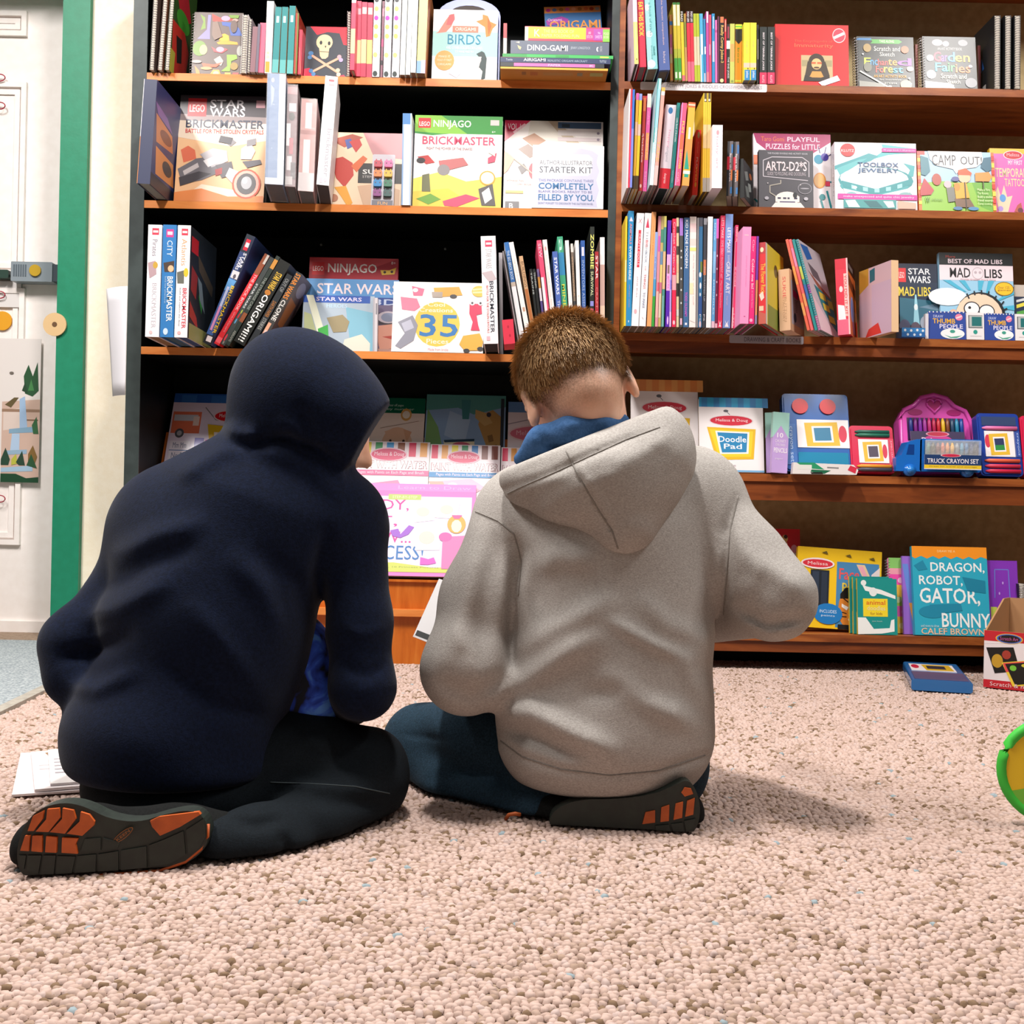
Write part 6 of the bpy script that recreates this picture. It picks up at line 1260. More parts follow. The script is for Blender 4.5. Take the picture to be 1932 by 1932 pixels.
# sheet on the bookcase side
T1, T2, B1, B2 = atY(212, 553, YF + 0.1), atY(243, 553, YF + 0.02), atY(226, 752, YF + 0.1), atY(241, 752, YF + 0.02)
o = thing('paper_sheet', 'white paper sheet curling off the outer side of the black bookcase', 'paper', I_(xa, YF + 0.02, B1.z))
vs, fs = [], []
n = 8
for j in range(n + 1):
    for i in range(n + 1):
        s_, t_ = i / n, j / n
        wide = (T2.x - T1.x) * (1 - t_) + (B2.x - B1.x) * t_
        x = -0.0012 - wide * s_
        y = -0.021 + 0.045 * s_ ** 1.6
        vs.append((x, y, (T1.z - B1.z) * (1 - t_)))
fs = [(j * (n + 1) + i, j * (n + 1) + i + 1, (j + 1) * (n + 1) + i + 1, (j + 1) * (n + 1) + i) for j in range(n) for i in range(n)]
so = MB().add(vs, fs, M('f0eef4', 0.6), True).build('sheet', o)
sm = so.modifiers.new('thickness', 'SOLIDIFY')
sm.thickness = 0.0006

# papers beside the hooded child
P0, P1 = atZ(22, 1513, 0), atZ(40, 1427, 0)
for i, (ox, oy, rot, th, wd, sp, lab) in enumerate((
        (0.0, 0.0, 0, 0.003, 0.125, 'r 0 0 100 100 f2e4e4;r 18 8 26 16 c8964a;r 24 18 29 30 8a8a92;p 8a6a4a 40 12 50 4 54 16 46 26;e 24 78 3 5 8a8a92', 'white leaflet lowest in the pile beside the hooded child'),
        (0.026, 0.012, 3, 0.0035, 0.11, 'r 0 0 100 100 f6eaea;p 9a7048 18 6 30 2 32 14 24 20;r 8 40 60 42 c8c0c4;r 8 50 60 52 c8c0c4', 'white leaflet in the middle of the pile beside the hooded child'),
        (0.04, 0.03, 2, 0.003, 0.09, 'r 0 0 100 100 f4ecec;r 8 30 70 33 a8a0a8;r 8 40 70 43 a8a0a8;r 8 50 66 53 a8a0a8;r 8 60 70 63 a8a0a8;r 8 70 60 73 a8a0a8', 'printed white leaflet on top of the pile beside the hooded child'))):
    L = 0.27 - i * 0.02
    dr = (P1 - P0)
    yaw = math.degrees(math.atan2(-dr.x, dr.y)) + rot
    o = thing('leaflet', lab, 'leaflet', I_(P0.x + ox, P0.y + oy, 0.0068 + i * 0.0042) @ RZ(yaw), group='white leaflets on the carpet')
    MB().box(0, 0, 0, wd, L, th, M('f2e8e8', 0.6)).build('sheets', o)
    b = MB()
    art(b, sp, (0, L, th), (wd, 0, 0), (0, -L, 0), (0, 0, 1))
    b.build('leaflet_print', o)

# flat blue set on the carpet
c0, c1, c2 = atZ(1719, 1307, 0), atZ(1703, 1271, 0), atZ(1834, 1313, 0)
yaw = math.degrees(math.atan2(-(c1.x - c0.x), c1.y - c0.y))
w, L = (c2 - c0).length, (c1 - c0).length
o = thing('crayon_case', 'blue plastic crayon case lying flat on the carpet before the bottom shelf', 'crayon case', I_(c0.x, c0.y, 0.0068) @ RZ(yaw))
mb_ = M('2a6aa8', 0.15, 'plastic')
MB().bev(0, 0, 0, w, L, 0.026, 0.006, mb_).build('case_body', o)
MB().box(w * 0.06, L * 0.02, 0.0262, w * 0.94, L * 0.4, 0.028, M('5a5a80', 0.1, 'plastic')).build('tray_window', o)
e = MB().box(w * 0.08, L * 0.48, 0.0262, w * 0.86, L * 0.86, 0.0275, M('e6dcdc', 0.35)).build('card', o)
b = MB()
art(b, 'e 12 40 9 30 d82a4a;p e6b82a 28 10 92 6 96 90 34 96;r 38 24 80 72 2a3440', (w * 0.08, L * 0.86, 0.0275), (w * 0.78, 0, 0), (0, -L * 0.38, 0), (0, 0, 1), rough=0.2)
b.build('card_print', o).parent = e

# cardboard display box
c0, c1 = atZ(1855, 1301, 0), atZ(1932, 1311, 0)
yaw = math.degrees(math.atan2(c1.y - c0.y, c1.x - c0.x))
yaw = max(yaw, -38)
h = atY(1855, 1194, c0.y).z
o = thing('display_box', 'open cardboard display box with a red and white printed front at the frame edge', 'box', I_(c0.x, c0.y, 0.0068) @ RZ(yaw))
kraft = M('b98a5e', 0.7, 'cardboard')
wb, db_ = 0.26, 0.22
MB().box(0, 0, 0, wb, 0.004, h, kraft).build('front_flap', o)
hb = h * 1.5
for xx in (0, wb - 0.004):
    MB().add([(xx + k, y, z_) for k in (0, 0.004) for y, z_ in ((0.0045, 0), (db_, 0), (db_, hb), (db_ * 0.75, hb), (0.0045, h))], [(0, 1, 2, 3, 4), (9, 8, 7, 6, 5), (0, 5, 6, 1), (1, 6, 7, 2), (2, 7, 8, 3), (3, 8, 9, 4), (4, 9, 5, 0)], kraft).build('side_flap', o)
MB().box(0.0045, db_ - 0.004, 0.0, wb - 0.0045, db_, hb, kraft).build('back_flap', o)
MB().box(0.0045, 0.0045, 0.0, wb - 0.0045, db_ - 0.0045, 0.004, kraft).build('bottom', o)
b = MB()
art(b, 'r 0 0 100 100 f0e4e4;r 0 0 100 18 c8202c;r 0 86 100 100 c8202c;p f0e4e4 0 18 30 18 0 24;e 22 12 12 9 e8b83a;e 22 12 11 8 4a6ac8;e 22 12 9.5 6.5 17140f;t 14 9 30 15 c85a9a Scratch Art;p 17130f 2 30 26 26 32 66 10 74;e 12 52 5 12 c89a2a;e 20 40 4 8 a83a2a;p f0d03a 16 54 46 44 56 84 26 94;p e84a4a 17 55 46 45 50 60 20 70;p 17140f 19 56 44 48 52 82 28 91;e 26 62 3 5 7ac83a;e 40 64 4 5 c8502a;e 36 56 3 3 d8c83a;e 58 62 16 26 5ab0e8;e 58 62 15 24.5 3a5ac8;e 58 62 13 22 15120f;T 52 50 64 58 f0e8e8 MINI;T 50 62 66 70 f0e8e8 NOTES;t 6 89 60 96 f4d0d0 Scratch & mini notes;e 80 40 14 16 17130f', (0, -0.0002, h), (wb, 0, 0), (0, 0, -h), (0, -1, 0))
b.build('flap_print', o)

# round green and yellow toy standing at the frame edge
Y = 1.47
c = atY(1991, 1470, Y)
r = 103 * Y / F
cz = r + 0.006
o = thing('toy_cushion', 'round yellow and green toy with red figures standing on the carpet at the frame edge', 'toy', I_(c.x, Y, cz) @ RZ(-20))
n = 40
ring = [(r * 0.9 * math.cos(6.2832 * k / n), 0, r * 0.9 * math.sin(6.2832 * k / n)) for k in range(n)]
MB().tube(ring, r * 0.1, M('3cc83c', 0.6, 'foam'), 10, closed=True).build('rim', o)
MB().prism([(r * 0.86 * math.cos(6.2832 * k / n), r * 0.86 * math.sin(6.2832 * k / n)) for k in range(n)], -r * 0.06, r * 0.06, M('f2c81c', 0.6, 'foam')).build('face', o)
b = MB()
fd = r * 0.86
art(b, 'p e0501e 26 20 40 40 46 60 40 84 52 96 34 90 28 60 30 44;p e0501e 20 36 44 30 40 46 24 44;p 7ac83a 6 74 20 70 40 92 30 98;e 70 50 18 22 e86a2a;p d84a1a 52 8 64 16 60 30 50 24', (-fd, -r * 0.06, fd), (2 * fd, 0, 0), (0, 0, -2 * fd), (0, -1, 0))
b.build('face_print', o)
# ---------------------------------------------------------------- soft bodies: signed distance fields to meshes
class Grid:
    def __init__(s, lo, hi, h):
        s.lo, s.h = np.array(lo, float), h
        n = np.ceil((np.array(hi) - s.lo) / h).astype(int) + 1
        ax = [np.float32(s.lo[i] + h * np.arange(n[i])) for i in range(3)]
        s.x, s.y, s.z = np.meshgrid(*ax, indexing='ij', sparse=True)
        s.n = n
        # picture coordinates of every grid point, for placing seams and folds
        uu, vv = s.x / s.y, (s.z - CH) / s.y
        s.px = 966 + F * (uu * cr + vv * sr)
        s.py = 966 - F * (-uu * sr + vv * cr)

    def ball(s, c, r, R=None):
        """ellipsoid"""
        dx, dy, dz = s.x - c[0], s.y - c[1], s.z - c[2]
        if R is not None:
            R = np.array(R)
            dx, dy, dz = (R[0, i] * dx + R[1, i] * dy + R[2, i] * dz for i in range(3))
        if isinstance(r, (int, float)):
            r = (r, r, r)
        k0 = np.sqrt((dx / r[0]) ** 2 + (dy / r[1]) ** 2 + (dz / r[2]) ** 2)
        k1 = np.sqrt((dx / r[0] ** 2) ** 2 + (dy / r[1] ** 2) ** 2 + (dz / r[2] ** 2) ** 2)
        return k0 * (k0 - 1) / np.maximum(k1, 1e-6)

    def limb(s, a, b, ra, rb):
        """tapering round limb"""
        a, b = np.array(a, float), np.array(b, float)
        ba = b - a
        t = ((s.x - a[0]) * ba[0] + (s.y - a[1]) * ba[1] + (s.z - a[2]) * ba[2]) / (ba @ ba)
        t = np.clip(t, 0, 1)
        return np.sqrt((s.x - a[0] - ba[0] * t) ** 2 + (s.y - a[1] - ba[1] * t) ** 2 + (s.z - a[2] - ba[2] * t) ** 2) - (ra + (rb - ra) * t)

    def chain(s, pts, rs, k=0.0):
        d = None
        for i in range(len(pts) - 1):
            e = s.limb(pts[i], pts[i + 1], rs[i], rs[i + 1])
            d = e if d is None else smin(d, e, k)
        return d

    def line2(s, pts, taper=False):
        """distance in picture units to a drawn polyline, and how near its ends one is"""
        best, tp, run = None, None, 0.0
        tot = sum(math.hypot(x1 - x0, y1 - y0) for (x0, y0), (x1, y1) in zip(pts[:-1], pts[1:]))
        for (x0, y0), (x1, y1) in zip(pts[:-1], pts[1:]):
            bx, by = x1 - x0, y1 - y0
            L = math.hypot(bx, by)
            t = np.clip(((s.px - x0) * bx + (s.py - y0) * by) / (L * L), 0, 1)
            e = (s.px - x0 - bx * t) ** 2 + (s.py - y0 - by * t) ** 2
            q_ = (run + t * L) / tot
            if best is None:
                best, tp = e, q_
            else:
                tp = np.where(e < best, q_, tp)
                best = np.minimum(best, e)
            run += L
        if taper:
            return np.sqrt(best), np.clip(np.minimum(tp, 1 - tp) / 0.28, 0, 1) ** 0.8
        return np.sqrt(best)


def smin(a, b, k):
    if k <= 0:
        return np.minimum(a, b)
    h = np.clip(0.5 + 0.5 * (b - a) / k, 0, 1)
    return b + (a - b) * h - k * h * (1 - h)


def smax(a, b, k):
    return -smin(-a, -b, k)


def sdf_mesh(name, g, d, mats, smooth_it=2):
    """surface nets"""
    d = np.ascontiguousarray(np.broadcast_to(d, tuple(g.n))).astype(np.float32)
    S_ = d < 0
    nx, ny, nz = d.shape
    c = [S_[i:nx - 1 + i, j:ny - 1 + j, k:nz - 1 + k] for i in (0, 1) for j in (0, 1) for k in (0, 1)]
    sm_ = sum(x.astype(np.int8) for x in c)
    act = (sm_ > 0) & (sm_ < 8)
    idx = -np.ones(act.shape, np.int32)
    I = np.argwhere(act)
    idx[act] = np.arange(len(I))
    acc = np.zeros((len(I), 3), np.float32)
    cnt = np.zeros(len(I), np.float32)
    corners = [(i, j, k) for i in (0, 1) for j in (0, 1) for k in (0, 1)]
    vals = [d[I[:, 0] + a, I[:, 1] + b, I[:, 2] + e] for a, b, e in corners]
    for p in range(8):
        for q_ in range(p + 1, 8):
            a, b = corners[p], corners[q_]
            if sum(abs(a[i] - b[i]) for i in range(3)) != 1:
                continue
            va, vb = vals[p], vals[q_]
            m = (va < 0) != (vb < 0)
            t = np.where(m, va / np.where(m, va - vb, 1), 0)
            for ax in range(3):
                acc[:, ax] += np.where(m, a[ax] + (b[ax] - a[ax]) * t, 0)
            cnt += m
    V = (I + acc / cnt[:, None]) * g.h + g.lo
    faces = []
    for ax in range(3):
        sl0 = [slice(1, -1)] * 3
        sl0[ax] = slice(0, -1)
        sl1 = list(sl0)
        sl1[ax] = slice(1, None)
        a, b = S_[tuple(sl0)], S_[tuple(sl1)]
        E = np.argwhere(a != b)
        flip = a[a != b]
        o1, o2 = [(1, 2), (2, 0), (0, 1)][ax]
        base = E.copy()
        for q2 in range(3):
            if q2 != ax:
                base[:, q2] += 1
        quad = []
        for da, db in ((0, 0), (-1, 0), (-1, -1), (0, -1)):
            k = base.copy()
            k[:, o1] += da
            k[:, o2] += db
            quad.append(idx[k[:, 0], k[:, 1], k[:, 2]])
        Q = np.stack(quad, 1)
        Q[~flip] = Q[~flip][:, ::-1]
        faces.append(Q)
    Q = np.concatenate(faces)
    Q = Q[(Q >= 0).all(1)]
    # a little relaxation
    e = np.concatenate([Q[:, [0, 1]], Q[:, [1, 2]], Q[:, [2, 3]], Q[:, [3, 0]]])
    for _ in range(smooth_it):
        A = np.zeros_like(V)
        n = np.zeros(len(V))
        np.add.at(A, e[:, 0], V[e[:, 1]])
        np.add.at(n, e[:, 0], 1)
        V = V * 0.5 + (A / np.maximum(n, 1)[:, None]) * 0.5
    me = bpy.data.meshes.new(name)
    me.vertices.add(len(V))
    me.vertices.foreach_set('co', V.reshape(-1).astype(np.float32))
    me.loops.add(Q.size)
    me.loops.foreach_set('vertex_index', Q.reshape(-1).astype(np.int32))
    me.polygons.add(len(Q))
    me.polygons.foreach_set('loop_start', (np.arange(len(Q)) * 4).astype(np.int32))
    me.polygons.foreach_set('use_smooth', np.ones(len(Q), bool))
    me.update(calc_edges=True)
    for m in mats if isinstance(mats, (list, tuple)) else [mats]:
        me.materials.append(m)
    return me


def P_(px, py, Y):
    return tuple(atY(px, py, Y))


def vcol(me, name, fn):
    n = len(me.vertices)
    co = np.zeros(n * 3, np.float32)
    me.vertices.foreach_get('co', co)
    co = co.reshape(-1, 3)
    a = me.attributes.new(name, 'FLOAT', 'POINT')
    a.data.foreach_set('value', fn(co).astype(np.float32))


def to_px(co):
    u, v = co[:, 0] / co[:, 1], (co[:, 2] - CH) / co[:, 1]
    return 966 + F * (u * cr + v * sr), 966 - F * (-u * sr + v * cr)


def cloth(name, c1, c2, scale=260, rough=0.95, bump=0.35, spec=0.15, stretch=(1, 1, 1), sheen=0.0):
    q = NT(name)
    co = q.n('TexCoord').outputs['Object']
    mp = q.n('Mapping', {'Vector': co, 'Scale': stretch}).outputs[0]
    a = q.n('TexNoise', {'Vector': mp, 'Scale': scale, 'Detail': 4.0, 'Roughness': 0.7}).outputs[0]
    q.ln(q.ramp(a, [(0.32, c1), (0.68, c2)]), q.b.inputs['Base Color'])
    q.b.inputs['Roughness'].default_value = rough
    q.b.inputs['Specular IOR Level'].default_value = spec
    q.b.inputs['Sheen Weight'].default_value = sheen
    n2 = q.n('TexNoise', {'Vector': co, 'Scale': scale * 2.2, 'Detail': 2.0}).outputs[0]
    q.ln(q.n('Bump', {'Height': n2, 'Strength': bump, 'Distance': 0.0012}).outputs[0], q.b.inputs['Normal'])
    return q.m


m_skin = None
q = NT('skin')
co = q.n('TexCoord').outputs['Object']
nz = q.n('TexNoise', {'Vector': co, 'Scale': 40.0, 'Detail': 3.0}).outputs[0]
base = q.ramp(nz, [(0.3, 'e3ac90'), (0.7, 'ecbda2')])
tn = q.n('Attribute', attribute_name='hair_tone').outputs['Fac']
sn = q.n('TexNoise', {'Vector': co, 'Scale': 420.0, 'Detail': 2.0}).outputs[0]
tn = q.n('Math', {0: tn, 1: q.n('MapRange', {'Value': sn, 'From Min': 0.3, 'From Max': 0.7, 'To Min': 0.6, 'To Max': 1.2}).outputs[0]}, operation='MULTIPLY', use_clamp=True).outputs[0]
q.ln(q.n('MixRGB', {'Fac': tn, 'Color1': base, 'Color2': (*lin('6a4a2c'), 1)}).outputs[0], q.b.inputs['Base Color'])
q.b.inputs['Roughness'].default_value = 0.5
q.b.inputs['Subsurface Weight'].default_value = 0.12
q.b.inputs['Subsurface Radius'].default_value = (0.008, 0.003, 0.0015)
m_skin = q.m
m_fleece = cloth('heather_grey_fleece', '8f8a85', 'b4afaa', 330, 0.95, 0.4, stretch=(1, 1, 2.2))
m_navy = cloth('navy_fleece', '080f1e', '101a32', 240, 0.95, 0.35, 0.1, sheen=0.06)
m_blue = cloth('blue_cotton', '33557f', '446693', 240)
m_jeanB = cloth('dark_blue_denim', '16252f', '2a4152', 420, 0.9, 0.5)
m_jeanA = cloth('black_denim', '0a0f13', '141b21', 420, 0.9, 0.5)
m_seam = M('7d7873', 0.9, 'thread')
m_sole = noisy('dark_green_sole_rubber', '121a15', '1a241d', 80, 0.55)
m_tread = noisy('orange_tread_rubber', 'a8480f', 'bc5518', 60, 0.55)
m_shoe = cloth('black_shoe_mesh', '0a0b0b', '141515', 300)
VOX = 0.0042


def hand(g, wrist, knuck, tips, thumb, r=0.0072):
    """palm with five separate bent fingers: wrist, four knuckles, four (mid, tip) pairs, thumb (base, mid, tip)"""
    kc = np.mean(np.array(knuck), 0)
    d = g.limb(wrist, kc, 0.016, 0.017)
    for k in knuck:
        d = smin(d, g.limb(wrist, k, 0.011, 0.0095), 0.01)
    for k, (m, t) in zip(knuck, tips):
        d = smin(d, smin(g.limb(k, m, 0.0082, r), g.limb(m, t, r, r * 0.82), 0.002), 0.003)
    tb, tm, tt = thumb
    return smin(d, smin(g.limb(tb, tm, 0.0105, 0.0085), g.limb(tm, tt, 0.0085, 0.0068), 0.002), 0.006)


def make_hand_points(w, fwd, side, up, curl=0.5, s=1.0):
    w, f, s_, u = (np.array(v, float) for v in (w, fwd, side, up))
    f /= np.linalg.norm(f)
    s_ -= f * (s_ @ f)
    s_ /= np.linalg.norm(s_)
    u = np.cross(f, s_) if (np.cross(f, s_) @ u) > 0 else -np.cross(f, s_)
    kn, tp = [], []
    for i, (o, L) in enumerate(((-0.024, 0.052), (-0.008, 0.058), (0.008, 0.054), (0.023, 0.044))):
        k = w + (f * (0.066 - 0.05 * abs(o)) + s_ * o) * s
        m = k + (f * math.cos(curl) - u * math.sin(curl)) * L * 0.52 * s + s_ * o * 0.1
        t = m + (f * math.cos(curl * 2.1) - u * math.sin(curl * 2.1)) * L * 0.5 * s
        kn.append(k)
        tp.append((m, t))
    tb = w + (f * 0.018 - s_ * 0.018) * s
    tm = tb + (f * 0.024 - s_ * 0.02 - u * 0.008) * s
    tt = tm + (f * 0.024 - s_ * 0.006 - u * 0.012) * s
    return kn, tp, (tb, tm, tt)


# ---------------------------------------------------------------- child in the grey hoodie
pB = thing('person', 'child with short fair hair in a grey hooded sweatshirt kneeling and looking down', 'person', I_(*P_(1140, 1560, 1.52)[:2], 0.0))
XB = pB.matrix_world.inverted()


def add_part(name, me, par, label=None):
    me.transform(par.matrix_world.inverted())
    return tag(link(name, me, par), label)


HB = -0.058      # lower edge of the full hair at the nape, head coordinates
hc = P_(1085, 726, 1.545)
TILT = math.radians(-22)
R_head = (Matrix.Rotation(TILT, 3, 'Y') @ Matrix.Rotation(math.radians(-34), 3, 'X') @ Matrix.Rotation(math.radians(8), 3, 'Z'))
Rh = np.array(R_head)


def H(x, y, z):
    """head coordinates: x to the child's right hand side in view, y forward, z up"""
    return tuple(np.array(hc) + Rh @ np.array((x, y, z)))


def head_field(g, H, hc, Rh, s=1.0):
    d = g.ball(H(0, -0.004 * s, 0.012 * s), (0.072 * s, 0.088 * s, 0.079 * s), Rh)
    d = smin(d, g.ball(H(0, 0.034 * s, -0.040 * s), (0.054 * s, 0.052 * s, 0.062 * s), Rh), 0.03)   # face
    d = smin(d, g.ball(H(0, 0.058 * s, -0.088 * s), (0.026 * s, 0.022 * s, 0.018 * s), Rh), 0.022)  # chin
    d = smin(d, g.limb(H(0, 0.083 * s, -0.018 * s), H(0, 0.100 * s, -0.046 * s), 0.007 * s, 0.011 * s), 0.012)  # nose
    d = smin(d, g.limb(H(-0.011 * s, 0.086 * s, -0.050 * s), H(0.011 * s, 0.086 * s, -0.050 * s), 0.007, 0.007), 0.006)
    for sx_ in (-1, 1):
        d = smax(d, -g.ball(H(0.029 * sx_ * s, 0.092 * s, -0.012 * s), 0.013 * s), 0.012)
        d = smin(d, g.ball(H(0.029 * sx_ * s, 0.073 * s, -0.013 * s), 0.0125 * s), 0.003)           # eyes
        d = smin(d, g.limb(H(0.014 * sx_ * s, 0.084 * s, 0.004 * s), H(0.044 * sx_ * s, 0.072 * s, 0.004 * s), 0.005, 0.004), 0.01)
    d = smin(d, g.limb(H(-0.017 * s, 0.083 * s, -0.069 * s), H(0.017 * s, 0.083 * s, -0.069 * s), 0.0048, 0.0048), 0.006)
    d = smin(d, g.limb(H(-0.014 * s, 0.083 * s, -0.077 * s), H(0.014 * s, 0.083 * s, -0.077 * s), 0.005, 0.005), 0.006)
    d = smax(d, -g.limb(H(-0.02 * s, 0.09 * s, -0.073 * s), H(0.02 * s, 0.09 * s, -0.073 * s), 0.0016, 0.0016), 0.002)
    for sx_ in (-1, 1):                                                                             # ears
        Re = Rh @ np.array(Matrix.Rotation(math.radians(-16 * sx_), 3, 'Z'))
        e = g.ball(H(0.0725 * sx_ * s, -0.004 * s, -0.020 * s), (0.0085 * s, 0.020 * s, 0.034 * s), Re)
        e = smax(e, -g.ball(H(0.080 * sx_ * s, 0.003 * s, -0.016 * s), (0.006 * s, 0.012 * s, 0.02 * s), Re), 0.004)
        d = smin(d, e, 0.006)
    return d


# joints
shL, elL, wrL = P_(968, 985, 1.585), P_(878, 1275, 1.50), P_(905, 1240, 1.715)
shR, elR, wrR = P_(1322, 960, 1.585), P_(1478, 1128, 1.50), P_(1330, 1150, 1.70)
hipc = P_(1140, 1425, 1.55)
hipL, knL, anL = P_(1040, 1440, 1.57), P_(795, 1400, 1.70), P_(1010, 1545, 1.49)
hipR, knR, anR = P_(1230, 1440, 1.57), P_(1230, 1455, 1.86), P_(1190, 1530, 1.57)

g = Grid((-0.16, 1.32, 0.0), (0.34, 2.0, 0.70), 0.0046)
hd = head_field(g, H, hc, Rh)
nk = g.limb(H(0, -0.03, -0.05), P_(1125, 900, 1.57), 0.046, 0.052)
body = smin(hd, nk, 0.02)
tor = g.limb(P_(1140, 1010, 1.565), P_(1140, 1400, 1.54), 0.08, 0.085)
tor = smin(tor, g.limb(shL, shR, 0.05, 0.05), 0.05)
body = smin(body, tor, 0.04)
for a, b, c in ((shL, elL, wrL), (shR, elR, wrR)):
    body = smin(body, g.chain([a, b, c], [0.036, 0.03, 0.022], 0.01), 0.02)
body = smin(body, g.chain([hipL, P_(920, 1400, 1.62), knL, P_(860, 1490, 1.60), anL], [0.06, 0.052, 0.042, 0.034, 0.028], 0.01), 0.02)
body = smin(body, g.chain([hipR, knR, anR], [0.06, 0.042, 0.028], 0.01), 0.02)
body = smax(body, 0.014 - g.z, 0.006)
hl = make_hand_points(wrL, (-0.18, 0.5, 0.25), (0.3, 0.2, -0.8), (0.9, 0.1, 0.3), 0.55)
hr = make_hand_points(wrR, (-0.5, 0.75, 0.05), (0.2, 0.3, 0.9), (0.3, -0.3, 0.4), 0.5)
body = smin(body, smin(hand(g, wrL, *hl), hand(g, wrR, *hr), 0.0), 0.006)
me = sdf_mesh('body', g, body, m_skin, 1)


def fade(co):
    """shaved tone towards the hairline, on the back of the head"""
    L = (co - np.array(hc)) @ Rh
    hl_ = hairline(L)
    t = (L[:, 2] - hl_ + 0.036) / 0.062
    t = np.clip(t, 0, 1) ** 0.8
    t[(L[:, 1] > 0.06) | (np.abs(L[:, 0]) > 0.078)] = 0
    t[L[:, 2] < -0.11] = 0
    return t


def hairline(L):
    """height of the hair's lower edge in head coordinates by how far round the head one is"""
    f = L[:, 1] if L.ndim == 2 else L
    x = np.abs(L[:, 0])
    back = HB + 0.030 * np.clip(x / 0.07, 0, 1) ** 2 * 0.6
    side = np.where(f > -0.02, -0.005 + 0.03 * np.clip((f + 0.02) / 0.08, 0, 1), back)
    return np.where(f > -0.02, np.maximum(side, back), back)


vcol(me, 'hair_tone', fade)
add_part('body', me, pB)

# hair: a thick cropped cap plus single strands over it
gh = Grid(np.array(hc) - 0.115, np.array(hc) + 0.115, 0.003)
cap = gh.ball(H(0, -0.005, 0.014), (0.0775, 0.0935, 0.086), Rh)
lx = [(Rh[0, i] * (gh.x - hc[0]) + Rh[1, i] * (gh.y - hc[1]) + Rh[2, i] * (gh.z - hc[2])) for i in range(3)]
ax_ = np.abs(lx[0])
hlg = np.where(lx[1] > -0.02, np.maximum(-0.005 + 0.03 * np.clip((lx[1] + 0.02) / 0.08, 0, 1), HB + 0.016 + 0.018 * np.clip(ax_ / 0.07, 0, 1) ** 2), HB + 0.016 + 0.018 * np.clip(ax_ / 0.07, 0, 1) ** 2)
cap = smax(cap, hlg - lx[2], 0.012)
cap = smax(cap, lx[1] - 0.072, 0.01)
cap = cap - 0.0016 * np.sin(lx[0] * 420 + 3 * np.sin(lx[2] * 160)) * np.sin(lx[2] * 240 + lx[1] * 300)
m_hair = cloth('cropped_fair_hair', '7a5831', 'a8804f', 190, 0.75, 0.9, 0.3, stretch=(1, 1, 0.35))
mh = sdf_mesh('hair', gh, cap, m_hair, 1)
hair = add_part('hair', mh, pB)


def strands():
    rng = np.random.default_rng(7)
    N = 15000
    v = rng.normal(size=(N * 3, 3))
    v /= np.linalg.norm(v, axis=1)[:, None]
    L = v * np.array((0.0765, 0.0925, 0.085)) + np.array((0, -0.005, 0.014))
    dz_ = L[:, 2] - hairline(L)
    dens = np.clip((dz_ + 0.03) / 0.055, 0, 1)
    keep = (rng.random(len(L)) < dens) & (L[:, 1] < 0.07)
    L, dz_ = L[keep][:N], dz_[keep][:N]
    nrm = (L - np.array((0, -0.005, 0.014))) / np.array((0.0765, 0.0925, 0.085)) ** 2
    nrm /= np.linalg.norm(nrm, axis=1)[:, None]
    on = np.where(dz_ < 0.012, 0.0, 1.0)[:, None]
    L = L - nrm * (0.0065 * (1 - on))
    crown = np.array((0.008, -0.03, 0.095))
    away = L - crown
    away -= nrm * (away * nrm).sum(1)[:, None]
    away /= np.linalg.norm(away, axis=1)[:, None] + 1e-6
    ln = np.clip(0.004 + 0.011 * np.clip(dz_ / 0.05, 0, 1), 0.0025, 0.015) * rng.uniform(0.7, 1.2, len(L))
    tip = L + nrm * (ln * 0.5)[:, None] + away * (ln * 0.85)[:, None] + rng.normal(0, 0.0012, L.shape)
    side = np.cross(nrm, away)
    wd = 0.00055
    W_ = [L - side * wd, L + side * wd, tip + side * wd * 0.3, tip - side * wd * 0.3]
    V = np.stack(W_, 1).reshape(-1, 3) @ Rh.T + np.array(hc)
    n = len(L)
    m = bpy.data.meshes.new('hair_strands')
    m.vertices.add(4 * n)
    m.vertices.foreach_set('co', V.reshape(-1).astype(np.float32))
    m.loops.add(4 * n)
    m.loops.foreach_set('vertex_index', np.arange(4 * n).astype(np.int32))
    m.polygons.add(n)
    m.polygons.foreach_set('loop_start', (np.arange(n) * 4).astype(np.int32))
    m.update(calc_edges=True)
    a = m.attributes.new('tone', 'FLOAT', 'POINT')
    a.data.foreach_set('value', np.repeat(rng.random(n), 4).astype(np.float32))
    qq = NT('hair_strand')
    t = qq.n('Attribute', attribute_name='tone').outputs['Fac']
    qq.ln(qq.ramp(t, [(0, '755330'), (0.5, 'a47c4c'), (1, 'c8a06c')]), qq.b.inputs['Base Color'])
    qq.b.inputs['Roughness'].default_value = 0.6
    m.materials.append(qq.m)
    return m


ms = strands()
ms.transform(pB.matrix_world.inverted())
so = tag(link('hair_strands', ms, hair), kind='stuff')

